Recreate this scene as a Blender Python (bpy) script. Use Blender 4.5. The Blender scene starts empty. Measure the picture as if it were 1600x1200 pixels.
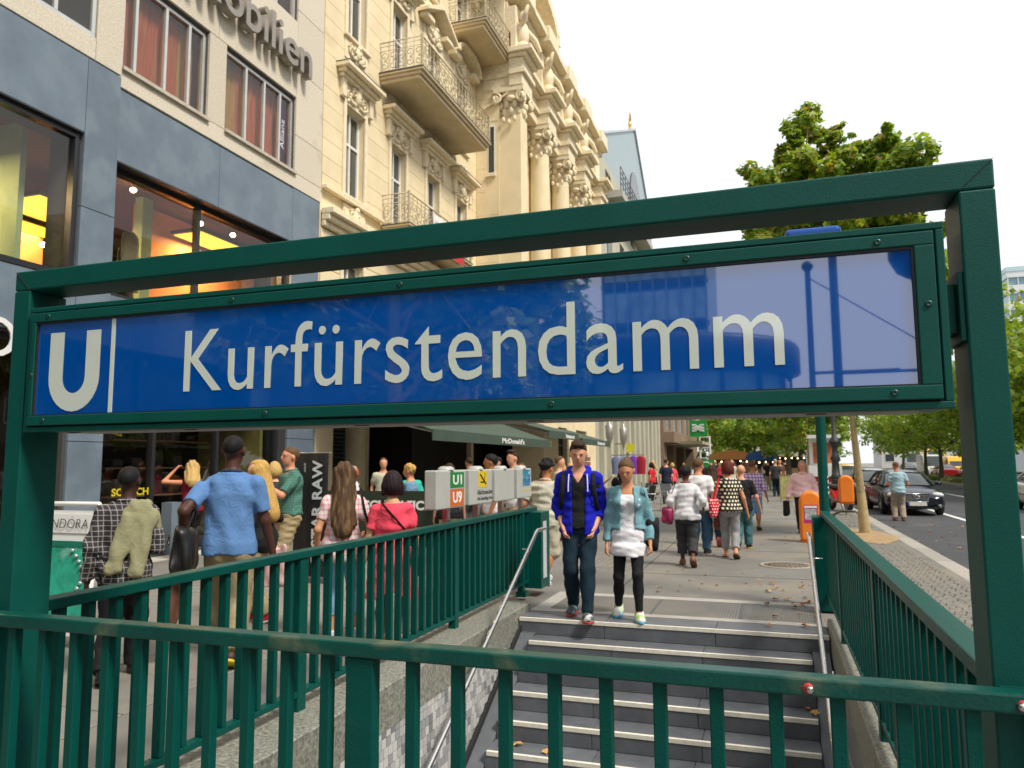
import bpy, bmesh, math, random
import numpy as np
from math import sin, cos, pi, radians, sqrt, atan2, floor
from mathutils import Vector, Matrix
random.seed(7); np.random.seed(7)
SC = bpy.context.scene
COL = SC.collection
# ------------------------------------------------------------------ camera
EYE = 1.6
def cam_axes(yaw=18.7, pitch=6.05, roll=-0.35):
    y, p, r = radians(yaw), radians(pitch), radians(roll)
    fw = Vector((-sin(y)*cos(p), cos(y)*cos(p), sin(p)))
    rt = Vector((cos(y), sin(y), 0)); up = rt.cross(fw)
    return fw, rt*cos(r)+up*sin(r), up*cos(r)-rt*sin(r)
FW, RT, UP = cam_axes()
cd = bpy.data.cameras.new('camera'); cam = bpy.data.objects.new('camera', cd); COL.objects.link(cam)
cam.matrix_world = Matrix(((RT.x, UP.x, -FW.x, 0), (RT.y, UP.y, -FW.y, 0), (RT.z, UP.z, -FW.z, EYE), (0, 0, 0, 1)))
cd.sensor_width = 36; cd.lens = 26.55; cd.clip_start = .05; cd.clip_end = 3000
cd.dof.use_dof = True; cd.dof.focus_distance = 2.9; cd.dof.aperture_fstop = 6.3
SC.camera = cam
# ------------------------------------------------------------------ world and sun (bright hazy sky)
W = bpy.data.worlds.new('World'); SC.world = W; W.use_nodes = True
SUN_AZ, SUN_EL = radians(112), radians(52)          # azimuth measured from +Y towards +X
nt = W.node_tree; nt.nodes.clear()
wo = nt.nodes.new('ShaderNodeOutputWorld'); bg = nt.nodes.new('ShaderNodeBackground')
sky = nt.nodes.new('ShaderNodeTexSky'); sky.sky_type = 'NISHITA'; sky.sun_disc = False
sky.sun_elevation = SUN_EL; sky.sun_rotation = SUN_AZ; sky.dust_density = 3.0; sky.air_density = 1.0; sky.ozone_density = 1.0
tc = nt.nodes.new('ShaderNodeTexCoord'); mp = nt.nodes.new('ShaderNodeMapping'); mp.inputs['Scale'].default_value = (1, 1, 2.6)
cn = nt.nodes.new('ShaderNodeTexNoise'); cn.inputs['Scale'].default_value = 2.2; cn.inputs['Detail'].default_value = 7; cn.inputs['Roughness'].default_value = .55
cr = nt.nodes.new('ShaderNodeValToRGB'); cr.color_ramp.elements[0].position = .3; cr.color_ramp.elements[0].color = (.88, .88, .88, 1)
cr.color_ramp.elements[1].position = .62; cr.color_ramp.elements[1].color = (.97, .97, .97, 1)
mx = nt.nodes.new('ShaderNodeMixRGB'); mx.inputs[2].default_value = (6.3, 6.42, 6.6, 1)   # thin bright cloud over the blue
L = nt.links.new
L(tc.outputs['Generated'], mp.inputs[0]); L(mp.outputs[0], cn.inputs['Vector']); L(cn.outputs['Fac'], cr.inputs[0])
L(cr.outputs[0], mx.inputs[0]); L(sky.outputs[0], mx.inputs[1]); L(mx.outputs[0], bg.inputs[0]); L(bg.outputs[0], wo.inputs[0])
bg.inputs[1].default_value = 0.1
sd = bpy.data.lights.new('sun', 'SUN'); sd.energy = 2.3; sd.angle = radians(12); sd.color = (1, .93, .82)
so = bpy.data.objects.new('sun', sd); COL.objects.link(so)
sv = Vector((sin(SUN_AZ)*cos(SUN_EL), cos(SUN_AZ)*cos(SUN_EL), sin(SUN_EL)))
so.rotation_euler = sv.to_track_quat('Z', 'Y').to_euler(); so.location = sv*60
SC.view_settings.view_transform = 'Standard'; SC.view_settings.look = 'None'; SC.view_settings.gamma = 1
SC.view_settings.exposure = 0.8
SC.render.engine = 'CYCLES'
SC.cycles.max_bounces = 8; SC.cycles.transparent_max_bounces = 12
# ------------------------------------------------------------------ materials
def s2l(c): return tuple((x/12.92 if x <= .04045 else ((x+.055)/1.055)**2.4) for x in c)
def hexc(h): h = h.lstrip('#'); return s2l(tuple(int(h[i:i+2], 16)/255 for i in (0, 2, 4)))
MATS = {}
def M(name, col, rough=.6, metal=0, var=.12, scale=4., bump=0., bscale=60., coat=0, spec=.5, rnd=0., emit=0, stretch=None, tint=None, alpha=None, sheen=0):
    """Principled with mottled colour, fine relief and (rnd) a shade of its own for each object"""
    if name in MATS: return MATS[name]
    if isinstance(col, str): col = hexc(col)
    m = bpy.data.materials.new(name); m.use_nodes = True; t = m.node_tree; b = t.nodes['Principled BSDF']
    b.inputs['Roughness'].default_value = rough; b.inputs['Metallic'].default_value = metal
    b.inputs['Specular IOR Level'].default_value = spec; b.inputs['Coat Weight'].default_value = coat; b.inputs['Coat Roughness'].default_value = .06
    if sheen: b.inputs['Sheen Weight'].default_value = sheen
    c4 = (*col, 1); b.inputs['Base Color'].default_value = c4
    co = t.nodes.new('ShaderNodeTexCoord'); src = co.outputs['Object']
    if stretch:
        mp = t.nodes.new('ShaderNodeMapping'); mp.inputs['Scale'].default_value = stretch; t.links.new(src, mp.inputs[0]); src = mp.outputs[0]
    if var or rnd:
        n = t.nodes.new('ShaderNodeTexNoise'); n.inputs['Scale'].default_value = scale; n.inputs['Detail'].default_value = 6; n.inputs['Roughness'].default_value = .65
        t.links.new(src, n.inputs['Vector'])
        mr = t.nodes.new('ShaderNodeMapRange'); mr.inputs[1].default_value = .25; mr.inputs[2].default_value = .75
        mr.inputs[3].default_value = 1-var; mr.inputs[4].default_value = 1+var; t.links.new(n.outputs['Fac'], mr.inputs[0]); val = mr.outputs[0]
        if rnd:
            oi = t.nodes.new('ShaderNodeObjectInfo'); r2 = t.nodes.new('ShaderNodeMapRange'); r2.inputs[3].default_value = 1-rnd; r2.inputs[4].default_value = 1+rnd
            t.links.new(oi.outputs['Random'], r2.inputs[0]); mu = t.nodes.new('ShaderNodeMath'); mu.operation = 'MULTIPLY'
            t.links.new(val, mu.inputs[0]); t.links.new(r2.outputs[0], mu.inputs[1]); val = mu.outputs[0]
        vm = t.nodes.new('ShaderNodeVectorMath'); vm.operation = 'SCALE'; vm.inputs[0].default_value = col
        t.links.new(val, vm.inputs['Scale']); outc = vm.outputs[0]
        if tint:
            n3 = t.nodes.new('ShaderNodeTexNoise'); n3.inputs['Scale'].default_value = tint[1]; n3.inputs['Detail'].default_value = 4; t.links.new(src, n3.inputs['Vector'])
            rp = t.nodes.new('ShaderNodeMapRange'); rp.inputs[1].default_value = tint[2]; rp.inputs[2].default_value = tint[2]+.12
            t.links.new(n3.outputs['Fac'], rp.inputs[0])
            mm = t.nodes.new('ShaderNodeMixRGB'); mm.inputs[2].default_value = (*tint[0], 1); t.links.new(rp.outputs[0], mm.inputs[0]); t.links.new(outc, mm.inputs[1]); outc = mm.outputs[0]
        t.links.new(outc, b.inputs['Base Color'])
        if rough > .12:
            rr = t.nodes.new('ShaderNodeMapRange'); rr.inputs[3].default_value = max(.03, rough-.07); rr.inputs[4].default_value = min(1, rough+.07)
            t.links.new(n.outputs['Fac'], rr.inputs[0]); t.links.new(rr.outputs[0], b.inputs['Roughness'])
    if bump:
        n2 = t.nodes.new('ShaderNodeTexNoise'); n2.inputs['Scale'].default_value = bscale; n2.inputs['Detail'].default_value = 3
        t.links.new(src, n2.inputs['Vector']); bp = t.nodes.new('ShaderNodeBump'); bp.inputs['Strength'].default_value = min(1, bump); bp.inputs['Distance'].default_value = .02
        t.links.new(n2.outputs['Fac'], bp.inputs['Height']); t.links.new(bp.outputs[0], b.inputs['Normal'])
    if emit:
        b.inputs['Emission Color'].default_value = c4; b.inputs['Emission Strength'].default_value = emit
    m.diffuse_color = c4; MATS[name] = m
    return m
def Mglass(name, tint=(.8, .85, .85), refl=.0, rough=.0, ior=1.5, dark=None):
    """window pane: tinted see-through plus mirror by fresnel; dark = share of an opaque dark body"""
    if name in MATS: return MATS[name]
    m = bpy.data.materials.new(name); m.use_nodes = True; t = m.node_tree; t.nodes.clear()
    o = t.nodes.new('ShaderNodeOutputMaterial'); tr = t.nodes.new('ShaderNodeBsdfTransparent'); tr.inputs[0].default_value = (*tint, 1)
    g = t.nodes.new('ShaderNodeBsdfGlossy'); g.inputs['Roughness'].default_value = rough
    lw = t.nodes.new('ShaderNodeLayerWeight'); lw.inputs[0].default_value = .5
    pw = t.nodes.new('ShaderNodeMath'); pw.operation = 'POWER'; pw.inputs[1].default_value = 5; t.links.new(lw.outputs['Facing'], pw.inputs[0])
    f = t.nodes.new('ShaderNodeMath'); f.operation = 'MULTIPLY_ADD'; f.inputs[1].default_value = .94; f.inputs[2].default_value = .04; t.links.new(pw.outputs[0], f.inputs[0])
    ad = t.nodes.new('ShaderNodeMath'); ad.operation = 'ADD'; ad.use_clamp = True; ad.inputs[1].default_value = refl
    mi = t.nodes.new('ShaderNodeMixShader'); t.links.new(f.outputs[0], ad.inputs[0]); t.links.new(ad.outputs[0], mi.inputs[0])
    body = tr.outputs[0]
    if dark:
        d = t.nodes.new('ShaderNodeBsdfDiffuse'); d.inputs[0].default_value = (*dark, 1); m2 = t.nodes.new('ShaderNodeMixShader'); m2.inputs[0].default_value = .75
        t.links.new(tr.outputs[0], m2.inputs[1]); t.links.new(d.outputs[0], m2.inputs[2]); body = m2.outputs[0]
    t.links.new(body, mi.inputs[1]); t.links.new(g.outputs[0], mi.inputs[2]); t.links.new(mi.outputs[0], o.inputs[0])
    MATS[name] = m; return m
def Mplaid(name, base, stripe, fx=14., fz=14., w=.22, stripe2=None, rough=.85, k=.75):
    """woven checks: crossing bands of a second colour"""
    if name in MATS: return MATS[name]
    m = M(name, base, rough, var=.12, scale=9, bump=.15, bscale=150); t = m.node_tree; b = t.nodes['Principled BSDF']
    base_link = b.inputs['Base Color'].links[0].from_socket
    co = t.nodes.new('ShaderNodeTexCoord'); sp = t.nodes.new('ShaderNodeSeparateXYZ'); t.links.new(co.outputs['Object'], sp.inputs[0])
    def band(sock_fn, f, w):
        mu = t.nodes.new('ShaderNodeMath'); mu.operation = 'MULTIPLY'; mu.inputs[1].default_value = f; t.links.new(sock_fn, mu.inputs[0])
        fr = t.nodes.new('ShaderNodeMath'); fr.operation = 'FRACT'; t.links.new(mu.outputs[0], fr.inputs[0])
        lt = t.nodes.new('ShaderNodeMath'); lt.operation = 'LESS_THAN'; lt.inputs[1].default_value = w; t.links.new(fr.outputs[0], lt.inputs[0]); return lt.outputs[0]
    xy = t.nodes.new('ShaderNodeMath'); xy.operation = 'MULTIPLY_ADD'; xy.inputs[1].default_value = .6; t.links.new(sp.outputs['Y'], xy.inputs[0]); t.links.new(sp.outputs['X'], xy.inputs[2])
    a = band(xy.outputs[0], fx, w); c = band(sp.outputs['Z'], fz, w)
    s = t.nodes.new('ShaderNodeMath'); s.operation = 'ADD'; t.links.new(a, s.inputs[0]); t.links.new(c, s.inputs[1])
    h = t.nodes.new('ShaderNodeMath'); h.operation = 'MULTIPLY'; h.inputs[1].default_value = k*.6; h.use_clamp = True; t.links.new(s.outputs[0], h.inputs[0])
    mi = t.nodes.new('ShaderNodeMixRGB'); mi.inputs[2].default_value = (*(hexc(stripe) if isinstance(stripe, str) else stripe), 1)
    t.links.new(h.outputs[0], mi.inputs[0]); t.links.new(base_link, mi.inputs[1]); t.links.new(mi.outputs[0], b.inputs['Base Color'])
    return m
def Mdots(name, base, dot, pitch=.055, r=.32, rough=.8):
    """rows of round dots, offset every second row"""
    if name in MATS: return MATS[name]
    m = M(name, base, rough, var=.08, bump=.1, bscale=120); t = m.node_tree; b = t.nodes['Principled BSDF']
    bl = b.inputs['Base Color'].links[0].from_socket
    co = t.nodes.new('ShaderNodeTexCoord'); sp = t.nodes.new('ShaderNodeSeparateXYZ'); t.links.new(co.outputs['Object'], sp.inputs[0])
    def mth(op, a, bb=None, c=None):
        n = t.nodes.new('ShaderNodeMath'); n.operation = op
        for i, v in enumerate((a, bb, c)):
            if v is None: continue
            if isinstance(v, (int, float)): n.inputs[i].default_value = v
            else: t.links.new(v, n.inputs[i])
        return n.outputs[0]
    u0 = mth('MULTIPLY', mth('MULTIPLY_ADD', sp.outputs['Y'], .6, sp.outputs['X']), 1/pitch); v0 = mth('MULTIPLY', sp.outputs['Z'], 1/pitch)
    row = mth('FLOOR', v0); off = mth('MULTIPLY', mth('PINGPONG', row, 1.0), .5)
    fu = mth('SUBTRACT', mth('FRACT', mth('ADD', u0, off)), .5); fv = mth('SUBTRACT', mth('FRACT', v0), .5)
    d = mth('SQRT', mth('ADD', mth('MULTIPLY', fu, fu), mth('MULTIPLY', fv, fv))); f = mth('LESS_THAN', d, r)
    mi = t.nodes.new('ShaderNodeMixRGB'); mi.inputs[2].default_value = (*hexc(dot), 1); t.links.new(f, mi.inputs[0]); t.links.new(bl, mi.inputs[1]); t.links.new(mi.outputs[0], b.inputs['Base Color'])
    return m
# ------------------------------------------------------------------ object helpers
def tag(o, label=None, cat=None, group=None, kind=None):
    if label: o['label'] = label
    if cat: o['category'] = cat
    if group: o['group'] = group
    if kind: o['kind'] = kind
    return o
def empty(name, loc=(0, 0, 0), rz=0, label=None, cat=None, group=None):
    o = bpy.data.objects.new(name, None); COL.objects.link(o); o.location = loc; o.rotation_euler = (0, 0, rz); o.empty_display_size = .1
    return tag(o, label, cat, group)
def woff(p):
    v = Vector((0, 0, 0))
    while p is not None: v = v+p.location; p = p.parent
    return v
def link(name, me, mat=None, parent=None):
    o = bpy.data.objects.new(name, me); COL.objects.link(o)
    if mat is not None:
        for m in (mat if isinstance(mat, (list, tuple)) else [mat]): me.materials.append(m)
    if parent is not None: o.parent = parent
    return o
def copy_tree(o, parent=None):
    c = o.copy(); COL.objects.link(c)
    if parent is not None: c.parent = parent
    for ch in list(o.children): copy_tree(ch, c)
    return c
class MB:
    """collects shapes into ONE mesh"""
    def __init__(s): s.v = []; s.f = []; s.mi = []; s.sm = []; s.cm = 0
    def add(s, vs, fs, smooth=False):
        n = len(s.v); s.v.extend([tuple(v) for v in vs]); s.f.extend([tuple(i+n for i in f) for f in fs]); s.mi.extend([s.cm]*len(fs)); s.sm.extend([smooth]*len(fs)); return s
    def box(s, x0, x1, y0, y1, z0, z1):
        if x0 > x1: x0, x1 = x1, x0
        if y0 > y1: y0, y1 = y1, y0
        if z0 > z1: z0, z1 = z1, z0
        vs = [(x, y, z) for x in (x0, x1) for y in (y0, y1) for z in (z0, z1)]
        return s.add(vs, [(0, 1, 3, 2), (4, 6, 7, 5), (0, 4, 5, 1), (2, 3, 7, 6), (0, 2, 6, 4), (1, 5, 7, 3)])
    def bar(s, a, b, w, h, upv=(0, 0, 1)):
        a = Vector(a); b = Vector(b); d = (b-a).normalized(); u = Vector(upv)
        if abs(d.dot(u)) > .98: u = Vector((0, 1, 0))
        x = d.cross(u).normalized(); y = x.cross(d).normalized()
        vs = []
        for p in (a, b):
            for sx, sy in ((-1, -1), (1, -1), (1, 1), (-1, 1)): vs.append(p+x*(sx*w/2)+y*(sy*h/2))
        return s.add(vs, [(3, 2, 1, 0), (4, 5, 6, 7), (0, 1, 5, 4), (1, 2, 6, 5), (2, 3, 7, 6), (3, 0, 4, 7)])
    def tube(s, path, r, n=10, caps=True, smooth=True, flat=None):
        path = [Vector(p) for p in path]; rs = r if isinstance(r, (list, tuple)) else [r]*len(path)
        vs = []; fs = []; prev = None
        for i, p in enumerate(path):
            d = (path[min(i+1, len(path)-1)]-path[max(i-1, 0)]); d = d.normalized() if d.length > 1e-9 else Vector((0, 0, 1))
            if prev is None:
                u = Vector((0, 0, 1)) if abs(d.z) < .9 else Vector((1, 0, 0)); x = d.cross(u).normalized()
            else: x = (prev-d*prev.dot(d)).normalized()
            prev = x; y = d.cross(x)
            for k in range(n):
                a = 2*pi*k/n; vs.append(p+(x*cos(a)+y*sin(a)*(flat or 1))*rs[i])
        for i in range(len(path)-1):
            for k in range(n): fs.append((i*n+k, i*n+(k+1) % n, (i+1)*n+(k+1) % n, (i+1)*n+k))
        s.add(vs, fs, smooth)
        if caps:
            m = len(path)-1
            s.add([vs[k] for k in range(n)], [tuple(range(n))[::-1]]); s.add([vs[m*n+k] for k in range(n)], [tuple(range(n))])
        return s
    def lathe(s, prof, c=(0, 0, 0), n=20, smooth=True, arc=2*pi):
        vs = []; fs = []; full = abs(arc-2*pi) < 1e-6; m = n if full else n+1
        for r, z in prof:
            for k in range(m): a = arc*k/n; vs.append((c[0]+r*cos(a), c[1]+r*sin(a), c[2]+z))
        for i in range(len(prof)-1):
            for k in range(n): fs.append((i*m+k, i*m+(k+1) % m, (i+1)*m+(k+1) % m, (i+1)*m+k))
        return s.add(vs, fs, smooth)
    def prism(s, poly, axis, a0, a1):
        """poly: 2-D outline extruded along axis; x: (y,z), y: (x,z), z: (x,y)"""
        def P(q, t): return (t, q[0], q[1]) if axis == 'x' else (q[0], t, q[1]) if axis == 'y' else (q[0], q[1], t)
        n = len(poly); vs = [P(q, a0) for q in poly]+[P(q, a1) for q in poly]
        return s.add(vs, [tuple(range(n))[::-1], tuple(range(n, 2*n))]+[(i, (i+1) % n, n+(i+1) % n, n+i) for i in range(n)])
    def ell(s, c, r, n=12, m=8, rot=None):
        vs = []; fs = []
        for i in range(m+1):
            th = pi*i/m
            for k in range(n):
                a = 2*pi*k/n; p = Vector((r[0]*sin(th)*cos(a), r[1]*sin(th)*sin(a), r[2]*cos(th)))
                if rot is not None: p = rot @ p
                vs.append(Vector(c)+p)
        for i in range(m):
            for k in range(n): fs.append((i*n+k, (i+1)*n+k, (i+1)*n+(k+1) % n, i*n+(k+1) % n))
        return s.add(vs, fs, True)
    def build(s, name, mat, parent=None, world=True, bevel=0, seg=2, loc=None, fix=True):
        off = Vector((0, 0, 0))
        if world and parent is not None: off = woff(parent)
        if loc is not None: off = off+Vector(loc)
        me = bpy.data.meshes.new(name); me.from_pydata([(v[0]-off[0], v[1]-off[1], v[2]-off[2]) for v in s.v], [], s.f); me.update()
        me.polygons.foreach_set('material_index', s.mi); me.polygons.foreach_set('use_smooth', s.sm)
        if fix:
            bm = bmesh.new(); bm.from_mesh(me); bmesh.ops.recalc_face_normals(bm, faces=bm.faces); bm.to_mesh(me); bm.free()
        o = link(name, me, mat, parent)
        if loc is not None: o.location = loc
        if bevel:
            md = o.modifiers.new('bevel', 'BEVEL'); md.width = bevel; md.segments = seg; md.limit_method = 'ANGLE'; md.angle_limit = radians(40); md.harden_normals = False
        return o
def B(name, mat, parent, *boxes, bevel=0, world=True):
    m = MB()
    for b in boxes: m.box(*b)
    return m.build(name, mat, parent, world=world, bevel=bevel)
def text_mesh(body, size=1., extrude=.0, align='LEFT', xs=1., offset=0., spacing=1., res=4):
    c = bpy.data.curves.new('lettering', 'FONT'); c.body = body; c.size = size; c.extrude = extrude; c.align_x = align; c.offset = offset; c.resolution_u = res; c.space_character = spacing
    o = bpy.data.objects.new('lettering', c); COL.objects.link(o)
    dg = bpy.context.evaluated_depsgraph_get(); me = bpy.data.meshes.new_from_object(o.evaluated_get(dg))
    bpy.data.objects.remove(o); bpy.data.curves.remove(c)
    if xs != 1.:
        for v in me.vertices: v.co.x *= xs
    return me
def text(body, name, mat, parent, origin, xdir, updir, size, extrude=.002, align='LEFT', width=None, xs=1., offset=0., spacing=1., world=True, height=None):
    """flat lettering standing on a surface: xdir reading direction, updir its up"""
    me = text_mesh(body, size, extrude, align, xs, offset, spacing)
    if width or height:
        xsv = [v.co.x for v in me.vertices]; ysv = [v.co.y for v in me.vertices]
        k = width/(max(xsv)-min(xsv)) if width else 1; x0 = min(xsv) if align == 'LEFT' else (max(xsv)+min(xsv))/2
        ky = height/(max(ysv)-min(ysv)) if height else 1; y0 = min(ysv) if height else 0
        for v in me.vertices: v.co.x = (v.co.x-x0)*k; v.co.y = (v.co.y-y0)*ky
    X = Vector(xdir).normalized(); U = Vector(updir).normalized(); N = X.cross(U)
    off = woff(parent) if (world and parent is not None) else Vector((0, 0, 0))
    O = Vector(origin)-off
    me.transform(Matrix(((X.x, U.x, N.x, O.x), (X.y, U.y, N.y, O.y), (X.z, U.z, N.z, O.z), (0, 0, 0, 1))))
    me.materials.clear()
    return link(name, me, mat, parent)
# ================================================================== the setting underfoot
asphalt = M('asphalt', (.055, .058, .066), .85, var=.22, scale=1.2, bump=.25, bscale=220, tint=((.085, .083, .08), .6, .55))
walk_m = M('worn_sidewalk', (.165, .16, .145), .75, var=.25, scale=.9, bump=.2, bscale=140, tint=((.22, .195, .155), .45, .5))
slab_m = M('granite_slab', (.195, .185, .16), .75, var=.2, scale=3, bump=.2, bscale=160, rnd=.14)
cobble_m = M('cobble', (.21, .195, .17), .8, var=.3, scale=14, bump=.3, bscale=160, rnd=.25)
kerb_m = M('kerb_granite', (.33, .31, .275), .75, var=.25, scale=22, bump=.2, bscale=200, rnd=.1)
granite_m = M('speckled_granite', (.205, .208, .175), .6, var=.85, scale=45, bump=.12, bscale=250, rnd=.06)
stone_m = M('stair_stone', (.105, .112, .125), .5, var=.28, scale=5, bump=.1, bscale=180, rnd=.12)
nosing_m = M('nosing_strip', (.72, .68, .58), .7, var=.15, scale=20, bump=.1, bscale=200)
green_m = M('green_paint', (.0008, .072, .058), .46, var=.12, scale=5, spec=.5, bump=.11, bscale=260, tint=((.002, .075, .06), 11, .66))
rail_m = M('railing_paint', (.0008, .066, .054), .34, var=.15, scale=7, spec=.35, bump=.12, bscale=120, tint=((.025, .07, .055), 9, .7))
steel_m = M('brushed_steel', (.62, .61, .59), .25, metal=1, var=.08, scale=10)
black_m = M('black_gap', (.012, .012, .013), .6, var=.1)
dirt_m = M('tree_pit_earth', (.36, .25, .13), .95, var=.3, scale=6, bump=.6, bscale=40)

SX0, SX1, SY0, SY1 = -2.56, .47, 2.16, 7.72       # stairwell opening
def sheet(name, mat, rects, z, kind='structure', label=None, cat=None, thick=None):
    m = MB()
    for (a, b, c, d) in rects:
        if thick: m.box(a, b, c, d, z-thick, z)
        else: m.add([(a, c, z), (b, c, z), (b, d, z), (a, d, z)], [(0, 1, 2, 3)])
    o = m.build(name, mat, fix=bool(thick)); tag(o, kind=kind)
    return o
G = 1200
sheet('ground', M('far_ground', (.2, .19, .17), .9, var=.2, scale=.05), [(-G, -3.2, -G, G), (-3.2, .9, -G, 1.9), (-3.2, .9, 7.9, G), (.9, G, -G, G)], -.35)
sheet('sidewalk', walk_m, [(-10.25, -3.0, -60, 130), (-3.0, .75, -60, 2.0), (-3.0, .75, SY1+.42, 130), (.75, 2.45, -60, 130)], 0, thick=.2)
sheet("road", asphalt, [(2.76, 12.8, -80, 400)], -.13)
sheet("far_road", asphalt, [(15.6, 30, -80, 400)], -.132)
# kerb stones
k0 = MB().box(0, .30, 0, .985, -.32, .0)
kerb = empty('kerb', (2.46, 0, 0)); tag(kerb, kind='structure')
ks = k0.build('kerb_stone', kerb_m, kerb, world=False, bevel=.02)
first = True
for i in range(-6, 130):
    o = ks if first else ks.copy()
    if not first: COL.objects.link(o)
    first = False
    o.location = (random.uniform(-.004, .004), i*1.0, random.uniform(-.003, .003))
# lane paint
paint_m = M('lane_paint', (.74, .74, .72), .7, var=.18, scale=8, tint=((.3, .3, .3), 25, .68))
mk = MB()
mk.box(5.32, 5.47, -20, 80, -.128, -.124)
tag(mk.build('lane_line', paint_m), 'long white edge line beside the parked cars on the road', 'road marking')
for i, y in enumerate((14, 26, 38, 50, 62)):
    m = MB().box(8.85, 9.0, y, y+8.5, -.128, -.124); tag(m.build('lane_dash', paint_m), 'white lane dash in the middle of the road', 'road marking', 'white lane dashes')
# paving: large slabs on the left, cobbled strips, all real pieces with recessed joints
slabs = empty('slab_paving', (-4.1, 3, 0)); tag(slabs, kind='structure')
sm = MB().box(0, .985, 0, .785, -.02, .012).build('slab', slab_m, slabs, world=False, bevel=.006, seg=1)
first = True; n = 0
for ix in range(5):
    for iy in range(-2, 24):
        if n >= 150: break
        o = sm if first else sm.copy()
        if not first: COL.objects.link(o)
        first = False; n += 1
        o.location = (-ix*1.0-.9, iy*.8+(.4 if ix % 2 else 0)-.6, random.uniform(-.003, .003))
def cobble_field(name, x0, x1, y0, y1, z, s=.11, seed=1, mat=cobble_m):
    """small setts joined into one sheet (far too many to pick apart)"""
    r = random.Random(seed); m = MB(); nx = int((x1-x0)/s); ny = int((y1-y0)/s)
    for i in range(nx):
        for j in range(ny):
            a = x0+i*s+r.uniform(-.008, .008)+(s/2 if j % 2 else 0)*.6; b = y0+j*s+r.uniform(-.008, .008); w = s*r.uniform(.74, .9)/2; h = z+r.uniform(.006, .02); t = .018
            vs = [(a-w, b-w, z-.01), (a+w, b-w, z-.01), (a+w, b+w, z-.01), (a-w, b+w, z-.01), (a-w+t, b-w+t, h), (a+w-t, b-w+t, h), (a+w-t, b+w-t, h), (a-w+t, b+w-t, h)]
            m.add(vs, [(4, 5, 6, 7), (0, 1, 5, 4), (1, 2, 6, 5), (2, 3, 7, 6), (3, 0, 4, 7)])
    o = m.build(name, mat, fix=False); tag(o, label='small grey cobbles set in sand', cat='paving', kind='stuff'); return o
cobble_field('kerb_cobbles', 1.0, 2.45, 6.2, 16.6, 0, .115, 3)
cobble_field('sidewalk_cobbles', -2.9, -1.95, 11.4, 17.5, 0, .1, 4)
cobble_field('verge_cobbles', 1.35, 2.45, 20.6, 34, 0, .13, 5)
# straight joints of the middle walk
jm = M('joint_dark', (.105, .10, .092), .9, var=.1)
jt = MB()
for x in (-1.9, .72): jt.box(x, x+.03, 9.6, 60, .0005, .003)
for y in (11.3, 14.6, 18.4, 23, 29): jt.box(-1.87, .72, y, y+.025, .0005, .003)
tag(jt.build('paving_joints', jm), kind='structure')
pit = MB(); r_ = random.Random(3); ring = [(1.95+.55*sin(a)*r_.uniform(.85, 1.1), 18.3+1.7*cos(a)*r_.uniform(.9, 1.1)) for a in [2*pi*i/18 for i in range(18)]]
pit.add([(x, y, .006) for x, y in ring]+[(1.95, 18.5, .05)], [(i, (i+1) % 18, 18) for i in range(18)], True)
tag(pit.build('tree_pit', dirt_m), kind='structure')
# manhole
mh = empty('manhole_cover', (.18, 12.75, 0), label='round iron manhole cover let into the sidewalk', cat='manhole cover')
iron = M('cast_iron', (.16, .13, .1), .6, metal=.4, var=.25, scale=12, bump=.3, bscale=60)
MB().lathe([(.40, .001), (.40, .012), (.34, .012), (.34, .004)], n=28).build('rim', M('rim_concrete', (.34, .3, .24), .85), mh, world=False)
m = MB().lathe([(0, .008), (.335, .008), (.335, .0)], n=28)
for i in range(-4, 5):
    w = sqrt(max(0, .3**2-(i*.07)**2))
    if w > .05: m.box(i*.07-.012, i*.07+.012, -w, w, .008, .013)
m.build('lid', iron, mh, world=False)
# fallen leaves
leafm = [M('dry_leaf_a', '#b07a3c', .8, var=.3), M('dry_leaf_b', '#8d5a2a', .8, var=.3), M('dry_leaf_c', '#c59a5a', .8, var=.3)]
lm = MB(); rr = random.Random(11)
def leaf(x, y, z, s, c):
    lm.cm = c; a0 = rr.uniform(0, 6.28); pts = []
    for k in range(10):
        a = a0+2*pi*k/10; rad = s*(1 if k % 2 == 0 else .5)*rr.uniform(.8, 1.1); pts.append((x+rad*cos(a), y+rad*sin(a), z+rr.uniform(.003, .03)*s/.05))
    lm.add(pts+[(x, y, z+.004)], [(k, (k+1) % 10, 10) for k in range(10)])
for i in range(90):
    t = rr.random()
    leaf(rr.uniform(-1.6, .7), 9.4+9*t*t+rr.uniform(0, 1), .004, rr.uniform(.014, .036), rr.randrange(3))
for i in range(26): leaf(rr.uniform(-.1, .42), rr.uniform(8.0, 10.8), .012, rr.uniform(.025, .05), rr.randrange(3))
for i in range(70): leaf(rr.uniform(2.9, 6.5), rr.uniform(8, 26), -.126, rr.uniform(.025, .06), rr.randrange(3))
for i in range(40): leaf(rr.uniform(-6, -3.2), rr.uniform(4, 16), .014, rr.uniform(.02, .04), rr.randrange(3))
for (x, n) in ((-2.25, 5), (-2.2, 5), (-2.15, 5), (-1.85, 5), (.25, 3), (.27, 3), (.1, 7), (-1.2, 6)): leaf(x+rr.uniform(-.03, .03), SY1-.302*n+rr.uniform(.08, .25), -.16*n+.006, rr.uniform(.035, .06), rr.choice((0, 2)))
tag(lm.build('fallen_leaves', leafm, fix=False), 'scattered dry brown leaves lying on the paving', 'leaves', kind='stuff')

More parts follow.
